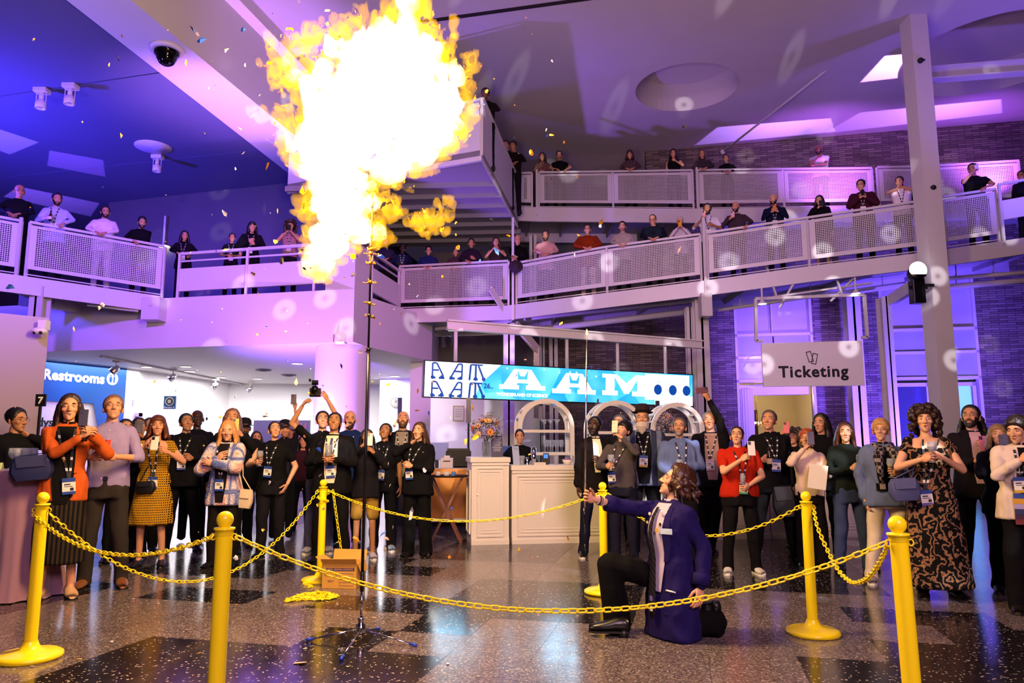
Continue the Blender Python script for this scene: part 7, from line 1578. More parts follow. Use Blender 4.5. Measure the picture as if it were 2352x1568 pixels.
def handbag(label, col, dx, dz, size=1, strap=True, y=-.14, kind='bag', w=.30, h=.20):
    def fn(p, root, SF, BM):
        s = p['s']; t = thing('handbag', label, 'bag'); t.matrix_world = BM @ Matrix.Translation((dx*s, y, dz*s)) @ Matrix.Rotation(.08*(1 if dx > 0 else -1), 4, 'Y')
        g = MB(); w2, h2, d2 = w/2*size, h*size, .05*size
        n = 10; prof = [(-w2*.75, 0), (w2*.75, 0), (w2, h2*.35), (w2*.92, h2*.8), (w2*.7, h2), (-w2*.7, h2), (-w2*.92, h2*.8), (-w2, h2*.35)]
        V = [(x*.86, -d2, z*.95+.005) for x, z in prof]+[(x, -d2*.5, z) for x, z in prof]+[(x, d2*.5, z) for x, z in prof]+[(x*.86, d2, z*.95+.005) for x, z in prof]
        g.add(V, [tuple(range(8)), tuple(range(31, 23, -1))]+[(r*8+j, (r+1)*8+j, (r+1)*8+(j+1) % 8, r*8+(j+1) % 8) for r in range(3) for j in range(8)]); m = mat('leather_'+col, col, .4, var=.1, scale=20); g.obj('bag_body', m, t, True, bevel=.004)
        g = MB(); g.add([(-w2*.7, -d2-.006, h2), (w2*.7, -d2-.006, h2), (w2*.62, -d2-.012, h2*.55), (-w2*.62, -d2-.012, h2*.55)], [(0, 1, 2, 3)]); o = g.obj('flap', m, t); md = o.modifiers.new('s', 'SOLIDIFY'); md.thickness = .005
        if strap:
            iv = t.matrix_world.inverted() @ BM; g = MB(); sh = iv @ Vector((-.05*s*(1 if dx > 0 else -1) if strap == 'cross' else dx*.75*s, -.0, 1.46*s)); mid = iv @ Vector((dx*.7*s, y-.01, (1.46+dz)/2*s))
            g.tube([(-w2*.55, 0, h2), (Vector((-w2*.55, 0, h2)).lerp(mid, .5)), mid, sh], .006, 6); g.tube([(w2*.55, 0, h2), mid+Vector((.02, .06, 0)), sh], .006, 6); g.obj('strap', m, t)
    return fn
# ---------------------------------------------------------------- ground crowd, left to right
NB = ('#24439a', '#24439a'); NG = ('#24439a', '#3f9a5a'); NP = ('#24439a', '#6a5aa8'); BB_ = ('#24439a', '#c9a227')
def phn(c, l, k=None, off=(0, 0, 0), *a): return ('phone', c, l, k, off)+a
person(40, 938, 7.6, 'person in black with dark curls and glasses in profile at the far left', yaw=1.2, look=1.35, pitch=0, hair='short', hc='#0c0908', skin='tan', glasses='#101010', top=('jacket', '#0d0d12'), arms=('down', 'cheek'))
person(163, 905, 6.75, 'person in orange jacket and black pleated skirt crying out while filming with a phone', fem=1, w=.93, yaw=.45, look=.5, pitch=.12, hair='long', hc='#2a1712', skin='light', mouth='open', top=('jacket', '#bc5420'), inner=('#0c0b0e', .8, 1.46, .09), legs=('skirt', ('stripe', '#0a0a0c', '#33281f', 9, 'X'), ((0, 0), (0, 0)), .30, .21), arms=('phone', 'phone'), armadj=((-.19, -.02, -.03), (.14, 0, -.01)), badge=(1.02, .05, NB), shoes=('heel', '#c9a27c'),
       hold=(phn('#16161a', 'black phone held by the woman in the orange jacket', 1, (-.01, 0, .04)), ('bottle', '#c9a04a', 'dark bottle held under the black phone by the woman in orange', 1, (.0, .03, -.03))), extra=(handbag('navy crescent shoulder bag of the woman in the orange jacket', '#1c2250', -.22, 1.00, 1.0, True, -.12, w=.34, h=.22),))
person(262, 908, 7.25, 'person in lilac button shirt and grey trousers smiling up, filming with a red phone', w=1.0, yaw=.35, look=.55, pitch=.3, hair='short', hc='#6a4630', skin='light', mouth='smile', glasses='#3a3028', top=('rolled', '#8f7fae'), legs=('trousers', '#2e2826', ((-.02, 0), (.06, -.02))), arms=('hold', 'hold'), shoes=('shoe', '#7a4a24'), hold=(phn('#b03a22', 'red phone held by the smiling man in the lilac shirt', 1, (0, 0, .03)),))
person(292, 962, 8.7, 'person with dark hair and glasses half hidden behind the lilac shirt', fem=1, hair='long', hc='#120c0a', skin='light', glasses='#1a1010', top=('shirt', '#15131c'), arms=('clasp', 'clasp'))
person(322, 960, 9.1, 'person hidden behind a raised dark phone beside the yellow dress', hair='short', hc='#1c120c', skin='olive', top=('shirt', '#14141a'), arms=('phoneface', 'phoneface'), hold=(phn('#1d1a22', 'dark phone covering the face behind the yellow dress', None, (0, 0, .02)),))
person(347, 960, 9.5, 'person with short brown hair in the second row behind the yellow dress', hair='short', hc='#3a2418', skin='light', top=('shirt', '#101014'), arms=('down', 'down'))
person(363, 955, 8.4, 'person in yellow and black patterned knee dress laughing behind a white phone', fem=1, w=.98, yaw=.2, look=.45, pitch=.15, hair='bob', hc='#5a2c14', skin='light', mouth='smile', top=('wide', ('zigzag', '#e0a81a', '#2a1a10')), legs=('dressknee', ('zigzag', '#e0a81a', '#2a1a10'), ((0, 0), (.02, 0)), .50, .235), arms=('phone', 'holdhigh'), armadj=((-.0, 0, 0), (.12, 0, .02)), badge=(1.04, .03, NB), shoes=('sandal', '#1c1820'),
       hold=(phn('#e6dcd0', 'white phone held by the laughing woman in the yellow dress', 1, (-.06, 0, .02)),), extra=(handbag('small black quilted bag across the yellow dress', '#0c0c10', -.03, .86, .8, 'cross', -.17, w=.26, h=.16),))
person(430, 950, 9.6, 'person in open black jacket with short black hair right of the yellow dress', w=1.1, belly=.02, hair='short', hc='#0c0a0a', skin='tan', top=('jacket', '#0f0e12'), inner=('#0a0a0c', .9, 1.47, .08), arms=('down', 'hold'), badge=(1.17, -.03, NB), legs=('trousers', '#0e0e12', ((-.05, 0), (.08, 0))))
person(455, 941, 10.6, 'tallest bald dark-skinned person in glasses and black sweater in the left group', w=1.05, hair='bald', hc='#0a0808', skin='dark', glasses='#0a0a0a', top=('sweater', '#0d0d18'), arms=('down', 'down'))
person(524, 966, 8.35, 'person in pastel crochet cardigan and black trousers with arms crossed on the chest', fem=1, w=1.0, yaw=.0, look=.25, pitch=-.03, hair='shoulder', hc='#c98a4c', skin='fair', mouth='smile', top=('cardigan', ('granny', '#8f9fd8', '#f0a890', '#e8d8e0', '#5a6ab0')), inner=('#171316', .78, 1.47, .075), legs=('trousers', '#15110f'), arms=('chest', 'cross'), armadj=((0, 0, .03), (.06, 0, .08)), badge=(1.05, .0, NB), extra=(handbag('cream canvas bag hanging at the side of the crochet cardigan', '#d8c3a4', .26, .70, .8, True, -.02, w=.2, h=.26),))
person(534, 938, 9.2, 'person with swept light-brown hair holding a yellow phone behind the crochet cardigan', fem=1, w=.98, hair='shoulder', hc='#6e4630', skin='light', top=('shirt', '#0f0e12'), arms=('down', 'phone'), armadj=(None, (.06, 0, .02)), hold=(phn('#e8b423', 'yellow phone above the shoulder of the crochet cardigan', 1, (0, 0, .02)),), mouth='smile', look=.3)
person(562, 962, 10.0, 'person in dark cap and glasses between crochet cardigan and black tee', hair='short', hc='#0c0a0a', skin='brown', glasses='#101010', hat=('cap', '#16161e'), beard=('goatee', '#100c0a'), top=('jacket', '#101016'), arms=('down', 'down'), pitch=-.1)
person(590, 990, 11.2, 'short person in round glasses looking up between cap and black tee', fem=1, hair='long', hc='#2a1a14', skin='light', glasses='#401c1c', mouth='open', top=('tee', '#14121a'))
person(632, 966, 9.1, 'person in black tee and dark jeans with a drink and one hand in pocket', fem=1, w=1.04, yaw=.05, hair='pony', hc='#231714', skin='fair', top=('tee', '#0d0c10'), legs=('jeans', '#17161c'), arms=('hold', 'pocket'), armadj=((.05, .02, .03), None), badge=(1.16, -.02, NB), hold=(('wine', '#c58a2a', 'stemmed glass with amber drink held by the woman in black tee', 0, (0, 0, .03)),))
person(655, 966, 10.8, 'grey-haired person in navy cap behind the black tee raising a phone', hair='short', hc='#8a8078', skin='light', hat=('cap', '#1a1a28'), top=('polo', '#16161f'), arms=('down', 'uphigh'), armadj=(None, (-.12, .1, -.05)), hold=(phn('#4a4640', 'grey phone raised highest at the centre of the left crowd', 1),), pitch=-.05)
person(697, 1000, 11.6, 'person with long dark hair in the dim back row just left of the photographer', fem=1, hair='long', hc='#1a1010', skin='light', top=('sweater', '#3a1828'))
person(668, 985, 12.2, 'person in maroon top in the dim back row behind the black tee', fem=1, hair='long', hc='#141010', skin='olive', top=('sweater', '#401820'))
person(742, 944, 9.5, 'photographer in black polo raising a video camera overhead', hair='short', hc='#15100d', skin='light', top=('polo', '#0d0d10'), arms=('upside', 'up'), armadj=((-.05, .02, .0), (-.04, .02, .02)), hold=(('camera', '#000', 'black video camera with microphone held over the head', None, (0, -.02, .06)),), pitch=.35, glasses='#101010', legs=('trousers', '#5a5a78'), shoes=('sneaker', '#c8c4c8'))
person(768, 947, 8.75, 'person in black suit and grey tie smiling up, both hands round a glass', w=1.12, yaw=.05, look=.12, pitch=.42, hair='short', hc='#0a0808', skin='tan', mouth='smile', glasses='#b89848', top=('blazer', '#0e0d12'), inner=('#e0d2b4', .92, 1.47, .085), tie='#4a4668', legs=('trousers', '#0f0e12', ((-.04, 0), (.05, 0))), arms=('clasp', 'clasp'), armadj=((0, 0, .09), (0, 0, .09)), badge=(1.12, 0, NB), hold=(('pint', '#8a8aa0', 'tall clear glass clasped by the man in black suit', None, (0, -.01, .08)),))
person(804, 943, 10.2, 'bald person with trimmed beard in blue hooded jacket behind the black suit', w=1.1, hair='none', hc='#2a1a12', skin='light', beard=('full', '#3a2418'), mouth='smile', top=('jacket', '#15265c'), arms=('down', 'down'), pitch=.05)
person(843, 985, 9.0, 'person in dark jacket and khaki shorts filming with a pink phone behind the black pole', fem=1, w=.95, hair='shoulder', hc='#100c0c', skin='olive', top=('jacket', '#15131a'), legs=('shorts', '#8f6f2c'), arms=('phoneface', 'phone'), armadj=(None, (.06, 0, .02)), hold=(phn('#e0b0b8', 'pale pink phone held up right of the black pole', None, (.02, 0, .03)),), shoes=('sneaker', '#b8b0c8'))
person(884, 972, 9.7, 'person in black polo looking up with arms lowered, right of the pole', w=1.02, hair='short', hc='#14100e', skin='tan', top=('polo', '#0f0f16'), arms=('down', 'down'), badge=(1.1, -.02, NB), look=-.1, pitch=.4, shoes=('sneaker', '#8a98b8'))
person(926, 943, 10.0, 'tall bald stubbled person in dark cardigan over grey tee, beside the wall clock', w=1.06, hair='none', hc='#3a241a', skin='light', beard=('full', '#5a3c28'), mouth='smile', top=('jacket', '#100f16'), inner=('#8a8078', .9, 1.47, .09), legs=('jeans', '#242a4a'), arms=('down', 'down'), badge=(1.18, 0, NB), shoes=('sneaker', '#e0dcd8'))
person(962, 970, 9.15, 'person in black suit, hand on cheek and mouth open, beside the tray stand', fem=1, w=1.02, yaw=-.15, look=-.3, pitch=.2, hair='shoulder', hc='#4a2a1a', skin='fair', mouth='o', top=('blazer', '#0d0c11'), inner=('#0a0a0e', 1.1, 1.47, .06), legs=('wide_trousers', '#09090c'), arms=('cheek', 'hold'), armadj=((.0, 0, 0), (-.12, .08, .0)), badge=(1.14, -.08, NB))
person(1193, 985, 11.4, 'bartender in black with dark tied hair behind the bar counter', fem=1, w=1.0, yaw=-.15, look=.05, pitch=0, hair='bun', hc='#0c0909', skin='light', mouth='smile', top=('jacket', '#0b0b0e'), arms=('hold', 'hold'), armadj=((.18, .1, -.0), (.12, .0, -.08)))
person(1366, 958, 9.2, 'bearded dark-skinned person in black blazer and open white shirt left of the wand', w=1.03, yaw=.1, look=-.5, pitch=.15, hair='short', hc='#090707', skin='dark', beard=('full', '#080606'), top=('blazer', '#120e10'), inner=('#e8dcc8', 1.05, 1.47, .06), legs=('trousers', '#14152a', ((-.05, 0), (.04, 0))), arms=('down', 'hold'), armadj=(None, (-.08, .06, .02)), shoes=('sneaker', '#14141a'))
person(1428, 967, 8.9, 'person in grey vest with dark fringe gaping up and filming, glass in hand', w=1.0, yaw=-.35, look=-.75, pitch=.42, hair='fringe', hc='#0d0a09', skin='fair', mouth='o', top=('sweater', '#4a4348'), legs=('trousers', '#1a1a2c'), arms=('hold', 'phoneface'), armadj=((.04, 0, 0), (-.0, -.05, .03)), badge=(1.10, -.12, ('#24439a', '#2a2a8a')), hold=(phn('#3a2a4a', 'phone in a dark violet case raised by the gaping man in grey', 1, (0, 0, .03)), ('wine', '#b8c0d0', 'wine glass held low by the gaping man in grey', 0, (0, 0, .03))))
person(1420, 953, 10.3, 'person with grey-brown hair mostly hidden behind the gaping man in grey', hair='short', hc='#4a4040', skin='light', top=('shirt', '#141420'))
person(1475, 938, 9.35, 'bulky person with long grey beard in dark fedora and striped open shirt', w=1.22, belly=.05, yaw=-.15, look=-.25, pitch=.1, hair='short', hc='#8a8078', skin='light', beard=('long', '#b8a8a0'), glasses='#2a2020', hat=('fedora', '#2e2226'), top=('jacket', ('stripe', '#2c3350', '#6a7088', 2.4, 'X')), inner=('#0b0b0e', .85, 1.46, .10), arms=('down', 'down'), badge=(1.18, .0, BB_))
person(1560, 960, 9.0, 'person in blue-grey button shirt with glasses and grey goatee behind the kneeling woman', w=1.16, belly=.03, yaw=-.1, look=-.35, pitch=.25, hair='short', hc='#5a4e48', skin='light', beard=('goatee', '#8a7e76'), glasses='#30282a', top=('shirt', '#5c6a9a'), legs=('trousers', '#100e12'), arms=('low_clasp', 'hold'), armadj=((.05, 0, .05), (-.06, .05, -.05)), badge=(1.02, .01, NB), hold=(('pint', '#7a4a20', 'small glass held at the waist by the man in the blue-grey shirt', 1, (0, 0, .02)),))
person(1630, 945, 9.5, 'grey-haired person laughing with one arm high, taking a photo with a dark red phone', w=1.05, yaw=-.2, look=-.4, pitch=.2, hair='short', hc='#7a7070', skin='light', mouth='o', top=('blazer', '#120f12'), inner=('#a88480', .9, 1.47, .09), legs=('trousers', '#171318', ((0, .1), (-.16, 0))), arms=('down', 'uphigh'), armadj=(None, (-.32, 0, -.01)), badge=(1.15, -.03, ('#c8a0b8', '#c8a0b8')), hold=(phn('#5a2420', 'dark red phone raised highest over the right crowd', 1, (-.03, 0, 0), 1.45),))
person(1692, 978, 8.0, 'person in bright red top and black trousers with mouth wide open, filming', fem=1, w=1.22, dp=1.15, yaw=-.1, look=-.4, pitch=.3, hair='pony', hc='#241410', skin='fair', mouth='o', glasses='#2c1a18', top=('tee', '#b02410'), legs=('trousers', '#0e0c10', ((-.03, 0), (.03, 0))), arms=('phonelow', 'low_clasp'), armadj=((-.03, 0, .06), (.02, -.04, .10)), badge=(1.08, .02, NG), shoes=('sneaker', '#d8d2d0'), hold=(phn('#d8d0d0', 'pale phone held by the woman in the red top', 0, (.03, 0, .04)), ('flute', '#9a8a80', 'small stemmed glass in the lower hand of the woman in red', 1, (0, 0, .03))))
person(1765, 943, 8.7, 'tall grey-haired person in black shirt with hands down behind the red top', w=1.08, yaw=-.15, look=-.55, pitch=.25, hair='short', hc='#5a4438', skin='light', mouth='open', top=('shirt', '#0c0b10'), legs=('trousers', '#0b0b0f', ((-.08, .1), (.12, -.02))), arms=('hold', 'down'), armadj=((.05, .05, 0), None), badge=(1.18, .03, NB), hold=(('bottle', '#d8c090', 'bottle held in front of the tall man in black shirt', 0, (0, 0, 0)),))
person(1822, 985, 9.8, 'person hidden in the back holding a pink phone high left of the red-haired person', fem=1, hair='curly', hc='#4a3a2c', skin='light', top=('sweater', '#101018'), arms=('up', 'down'), armadj=((.05, 0, -.18), None), hold=(phn('#d85a70', 'coral pink phone held high in the back row', 0),))
person(1852, 986, 8.4, 'short red-haired person in cream blouse and dark trousers filming with papers in hand', fem=1, w=.95, yaw=-.3, look=-.6, pitch=.15, hair='pixie', hc='#a4481a', skin='fair', glasses='#201414', top=('shirt', '#e0c4b4'), legs=('wide_trousers', '#120d0e'), arms=('phoneface', 'hold'), armadj=(None, (-.02, 0, .03)), hold=(phn('#241c20', 'dark phone at the face of the red-haired person', 0, (0, 0, .02)), ('paper', '', 'cream sheets of paper held by the red-haired person', 1)), extra=(handbag('black backpack hanging beside the red-haired person', '#0a0a0c', -.30, .62, 1.0, True, .02, w=.26, h=.34),))
person(1884, 950, 9.2, 'person with long dark hair in black looking left behind the red-haired person', fem=1, w=1.0, yaw=-.5, look=-.8, pitch=.1, hair='shoulder', hc='#1c1210', skin='light', top=('sweater', '#0c0b10'), arms=('down', 'down'))
person(1941, 970, 8.15, 'person in dark green sweater and blue jeans holding a stemmed glass', fem=1, w=1.06, yaw=-.05, look=-.4, pitch=.1, hair='long', hc='#4a2412', skin='fair', mouth='open', top=('sweater', '#18201e'), legs=('jeans', '#39446c', ((-.03, 0), (.05, 0))), arms=('hold', 'down'), armadj=((-.02, 0, .03), None), hold=(('wine', '#c0b8c8', 'stemmed glass held by the person in the green sweater', 0, (0, 0, .03)),))
person(2022, 963, 7.45, 'person with short blond hair in denim jacket, patterned scarf and white jeans', fem=1, w=1.10, yaw=-.2, look=-.55, pitch=.15, hair='pixie', hc='#b88a54', skin='fair', mouth='open', glasses='#281c1c', top=('jacket', '#606c90'), inner=('#0b0a0d', .98, 1.40, .12), legs=('jeans', '#e0cfbc', ((-.06, 0), (.08, 0))), arms=('down', 'hold'), armadj=((-.02, 0, .05), (-.04, 0, .0)), shoes=('sneaker', '#8a7e88'), hold=(('wine', '#d8c880', 'stemmed glass with lemon held by the person with short blond hair', 1, (0, 0, .03)),),
       extra=(lambda p, root, SF, BM: scarf(p, root, SF), lambda p, root, SF, BM: belt2(p, root)))
person(2122, 934, 6.75, 'person with big dark curly hair in long black floral dress, mouth open in surprise', fem=1, w=1.06, yaw=-.25, look=-.45, pitch=.08, hair='curly', hc='#2c1810', skin='fair', mouth='o', top=('dress_wide', ('floral', '#0c0a0b', '#a8764e', '#8f8e86', '#7a5230')), legs=('dress', ('floral', '#0c0a0b', '#a8764e', '#8f8e86', '#7a5230'), ((0, 0), (.03, 0)), .12, .27), arms=('hold', 'holdhigh'), armadj=((.03, .0, .08), (-.02, .02, -.03)), badge=(.98, -.08, NP), shoes=('boot', '#120e0e'), hold=(('wine', '#b8b0c8', 'stemmed glass held by the curly-haired person in the floral dress', 0, (0, 0, .03)),),
       extra=(handbag('slate blue flap handbag hanging by the floral dress', '#454a78', -.25, .88, 1.0, 'cross', -.16, w=.26, h=.20),))
person(2228, 931, 7.75, 'person with long tied-back dark hair, beard and glasses in dark blazer holding a pink phone', w=1.05, yaw=-.3, look=-.75, pitch=.2, hair='manbun', hc='#14100f', skin='light', beard=('full', '#1c1412'), glasses='#141010', top=('blazer', '#17121a'), inner=('#c8a0b0', .95, 1.47, .06), legs=('trousers', '#1d1a24', ((-.05, 0), (.08, 0))), arms=('hold', 'phonelow'), armadj=((-.02, 0, .0), (-.0, 0, .03)), hold=(phn('#d070a0', 'pink phone held by the bearded person in dark blazer', None, (0, 0, .04)),))
person(2292, 975, 7.0, 'person with streaked blond hair, face behind a dark phone, near the right edge', fem=1, w=1.0, yaw=-.35, look=-.5, hair='bob', hc='#8a6a48', skin='fair', top=('jacket', '#0e0c12'), legs=('trousers', '#0d0b10'), arms=('phone', 'phone'), armadj=((.0, 0, .01), (.0, 0, .01)), hold=(phn('#262a44', 'dark blue phone with round ring held before the streaked blond hair', None, (-.03, -.02, .03)),))
person(2338, 955, 6.15, 'person in cream jacket with a stack of coloured badge ribbons at the right edge', fem=1, w=1.12, yaw=-.45, look=-1.0, pitch=-.15, hair='pixie', hc='#1e120e', skin='fair', mouth='open', top=('jacket', '#d8c6bc'), inner=('#0c0a0e', .8, 1.46, .05), legs=('wide_trousers', '#0b090e'), arms=('phonelow', 'phonelow'), armadj=((-.0, 0, .07), (.04, 0, .05)), badge=(1.20, -.06, BB_), shoes=('boot', '#1c1614'),
       extra=(lambda p, root, SF, BM: ribbons(p, root, SF),))
person(2345, 980, 8.6, 'person in black behind the cream jacket at the right edge', hair='short', hc='#120e0e', skin='light', top=('jacket', '#0d0c12'))
def scarf(p, root, SF):
    s = p['s']; g = MB()
    for sx in (-1, 1): g.tube([SF(sx*.03, 1.44*s, .03), SF(sx*.085, 1.34*s, .03), SF(sx*.075, 1.22*s, .03), SF(sx*.06, 1.06*s, .035)], [.04, .045, .035, .014], 10)
    g.tube([(-.09*s, .0, 1.46*s), (-.05*s, -.09*s, 1.42*s), (.05*s, -.09*s, 1.42*s), (.09*s, 0, 1.46*s), (0, .09*s, 1.47*s)], .035, 10, closed=True); g.obj('scarf', fabric(('plaid', '#8a7e80', '#1e181c')), root, True)
    g = MB(); [g.tube([SF(sx*.06+dx, 1.06*s, .035), SF(sx*.06+dx, 1.0*s, .04)], .004, 5) for sx in (-1, 1) for dx in (-.02, -.01, 0, .01, .02)]; q = g.obj('scarf_fringe', fabric('#b8a8a4'), root); q['kind'] = 'stuff'
def belt2(p, root):
    s = p['s']; W = p['w']; g = MB(); g.tube([(.165*W*s*cos(a), (.120*p['dp'])*s*sin(a), .965*s) for a in [k*2*pi/28 for k in range(28)]], .019, 8, closed=True); g.obj('belt', mat('belt_black', '#08080a', .3), root, True)
def ribbons(p, root, SF):
    s = p['s']
    for k, c in enumerate(('#24439a', '#d09a20', '#a89ac8', '#262c60', '#3a1438', '#6a1a20')):
        g = MB(); z = (1.055-.045*k)*s; b = SF(-.06*s, 1.04*s, .03); g.box((b.x-.05, b.y-.004-.002*(k % 2), z-.045*s), (b.x+.05, b.y, z)); g.obj('ribbon', mat('ribbon_'+c, c, .5), root)
# ---------------------------------------------------------------- people on the walkways and galleries
def deckz(path, x):
    xs = [q[0] for q in path]; return float(np.interp(x, xs, [q[1] for q in path])), float(np.interp(x, xs, [q[2] for q in path]))
def up(path, off, px, pyt, label, **k):
    X = P(px, pyt, 17).x/17
    for _ in range(4): yy, zz_ = deckz(path, X*(yy if _ else 17)); yy += off
    k.setdefault('lean', .12); k.setdefault('pitch', -.1); person(px, pyt, yy, label, zb=zz_, **k)
LP = [(-12, 13.4, L2_[3]), L2_[:2]+(L2_[3],), L3[:2]+(L3[3],)]
LP = [L0[:2]+(L0[3],), L2_[:2]+(L2_[3],), L3[:2]+(L3[3],)]
up(LP, .40, 47, 424, 'bald person in glasses and black jacket on the far left walkway', hair='none', skin='tan', glasses='#101010', top=('jacket', '#0d0d12'), arms=('rail', 'rail'), hc='#2a2018')
up(LP, .40, 133, 436, 'person in pale blue blazer with lanyard holding a dark bottle on the left walkway', hair='short', hc='#100c0c', skin='light', beard=('full', '#1a1210'), top=('blazer', '#b8b8e8'), arms=('hold', 'rail2'), badge=NB, hold=(('bottle', '#d8d0d0', 'dark bottle held on the left walkway', 0),))
up(LP, .40, 243, 476, 'person in pink-white blazer over blue shirt leaning on the left walkway rail', hair='short', hc='#1c100c', skin='light', beard=('full', '#2a1a14'), glasses='#181010', w=1.05, top=('blazer', '#e8cfe0'), arms=('rail', 'rail'), legs=('trousers', '#c8b8c8'))
up(LP, .40, 327, 500, 'person in black open shirt with arms crossed on the end of the left rail', hair='short', hc='#14100e', skin='light', beard=('full', '#1c1410'), top=('jacket', '#0e0c10'), arms=('rail', 'cross'), pitch=-.35)
MZ = [(-14, 16.6, ZM), (mA.x, mA.y, ZM), (mB.x, mB.y, ZM), (-3, 15.2, ZM)]
up(MZ, .45, 425, 532, 'person with long dark hair in black behind the left end of the solid parapet', fem=1, hair='long', hc='#120c0c', skin='light', top=('jacket', '#0e0c12'), badge=NB, arms=('rail', 'rail2'))
up(MZ, .45, 534, 537, 'person with pulled-back hair laughing over the solid parapet', fem=1, hair='bun', hc='#16100e', skin='light', top=('tee', '#101014'), badge=NB, arms=('clasp', 'clasp'), mouth='o')
up(MZ, .45, 580, 512, 'taller person in black wrap with dark fringe on the solid parapet', fem=1, hair='bob', hc='#0f0b0c', skin='fair', top=('cardigan', '#0d0c12'), badge=NB, arms=('chest', 'hold'), mouth='open')
up(MZ, .45, 668, 508, 'curly-haired person photographing beside the flame on the solid parapet', fem=1, hair='curly', hc='#2a1612', skin='light', top=('vest', '#a87a88'), arms=('phone', 'phone'), badge=NB, hold=(phn('#101014', 'phone held beside the flame on the upper floor'),))
person(886, 546, 17.6, 'person with reddish hair leaning right of the flame behind the short parapet', hair='short', hc='#5a2c1c', skin='light', beard=('full', '#5a2c1c'), top=('shirt', '#2a2440'), arms=('rail', 'rail'), zb=ZM, h=1.7)
person(925, 560, 18.9, 'dark-skinned person in navy blazer at the left end of the lower ramp', zb=4.6, h=1.72, hair='short', hc='#0a0808', skin='dark', top=('blazer', '#17173a'), arms=('rail', 'rail'), badge=NB)
def rr(px, pyt, label, **k): up(RR, .42, px, pyt, label, **k)
rr(985, 567, 'dark-haired person in glasses and blue top holding a phone on the lower ramp', fem=1, w=1.15, hair='short', hc='#0c0a0c', skin='fair', glasses='#101010', top=('shirt', '#20285e'), arms=('rail', 'rail'))
rr(1047, 571, 'person with tied hair resting arms on the lower ramp rail', fem=1, hair='pony', hc='#1c1414', skin='fair', top=('shirt', '#4a3040'), arms=('rail', 'cross'))
rr(1083, 549, 'person in plum shirt with hair up, holding a glass on the lower ramp', fem=1, hair='bun', hc='#14100f', skin='light', top=('shirt', '#2e2036'), arms=('rail', 'hold'))
rr(1140, 547, 'person in fur-trimmed top with hands raised to the chin on the lower ramp', fem=1, hair='long', hc='#3a2018', skin='fair', top=('tank', '#3c2c34'), arms=('phone', 'mouth'))
rr(1190, 541, 'balding person in black shirt dangling a hat over the lower ramp rail', w=1.05, hair='bald', hc='#1c1614', skin='light', top=('shirt', '#0d0c10'), arms=('rail', 'cross'), armadj=((-.0, -.1, -.03), (.1, 0, 0)), pitch=-.35, hold=(('hat', '', 'dark felt hat dangled upside down over the ramp rail', 0, (.05, -.05, -.05)),))
rr(1254, 531, 'person in pink blazer with clasped hands leaning on the lower ramp', hair='short', hc='#3a2820', skin='light', beard=('full', '#4a3428'), top=('blazer', '#d8a0a8'), arms=('rail', 'rail'), pitch=-.3)
rr(1350, 517, 'person in rust-red cardigan and glasses smiling over the lower ramp', fem=1, w=1.1, hair='pony', hc='#1c120f', skin='fair', glasses='#181010', mouth='smile', top=('cardigan', '#8a2e10'), arms=('rail', 'rail'), legs=('trousers', '#c8b0a8'))
rr(1430, 511, 'young person with moustache in pale jacket, hands clasped, on the lower ramp', hair='short', hc='#1c1210', skin='fair', beard=('moustache', '#2a1a14'), top=('jacket', '#a89a98'), arms=('rail', 'rail'))
rr(1500, 495, 'broad person in dark sweater looking down over joined hands on the lower ramp', w=1.2, hair='crop', hc='#4a3a30', skin='light', glasses='#281818', top=('sweater', '#0f1222'), arms=('rail', 'rail'), pitch=-.3)
rr(1562, 500, 'grey-haired person peering over a phone with a yellow glow on the lower ramp', fem=1, w=.9, hair='short', hc='#b8a8a0', skin='light', top=('jacket', '#c8bcc4'), arms=('phone', 'phone'), hold=(phn('#e0a020', 'phone with yellow glowing screen on the lower ramp'),))
rr(1625, 468, 'person in white shirt with lanyard and phone in raised hand at the ramp gap', hair='short', hc='#0e0b0b', skin='tan', beard=('full', '#14100e'), top=('rolled', '#e0dcec'), arms=('phone', 'hold'), armadj=((.08, 0, -.06), None), badge=NB, lean=0, hold=(phn('#f0b0a0', 'pink phone held by the person in white shirt on the ramp', 0),))
rr(1690, 466, 'person with shaved head and beard in grey-brown blazer holding a pink phone', hair='none', hc='#141010', skin='light', beard=('full', '#120e0d'), top=('blazer', '#3c2c38'), arms=('phone', 'rail2'), armadj=((.08, 0, -.1), None), hold=(phn('#e0b0b0', 'pink phone held by the bearded person on the ramp', 0),))
rr(1777, 448, 'bald bearded person in navy sweater holding a glowing phone on the lower ramp', w=1.08, hair='none', hc='#1a1210', skin='fair', beard=('full', '#1c1412'), top=('sweater', '#101430'), arms=('phonelow', 'phonelow'), badge=NB, hold=(phn('#d88030', 'orange glowing phone held over the ramp rail'),))
rr(1882, 451, 'person in black with dark hair laughing behind a phone on the lower ramp', fem=1, w=.95, hair='shoulder', hc='#0e0a0b', skin='fair', mouth='smile', top=('cardigan', '#0c0b10'), arms=('phone', 'down'), armadj=((-.0, 0, -.03), None), hold=(phn('#26202a', 'dark phone at the chin of the laughing person on the ramp', 0),), legs=('skirt', '#0c0b10'))
rr(1977, 405, 'person in maroon cardigan and glasses holding a dark phone with both hands', fem=1, w=1.1, hair='short', hc='#100c0c', skin='fair', glasses='#101010', top=('cardigan', '#401426'), arms=('phonelow', 'phonelow'), badge=NB, lean=0, hold=(phn('#141218', 'dark phone held by the person in maroon cardigan'),))
rr(2066, 405, 'person in white tee, hands cupped at the mouth, left of the tall column', fem=1, hair='pony', hc='#201412', skin='light', top=('tee', '#e8dce8'), arms=('cheek', 'cheek'), badge=NB, lean=0, mouth='o')
rr(2120, 394, 'person in dark clothes mostly hidden by the tall column', hair='short', hc='#0c0a0a', skin='brown', top=('sweater', '#0f0f1a'), lean=0)
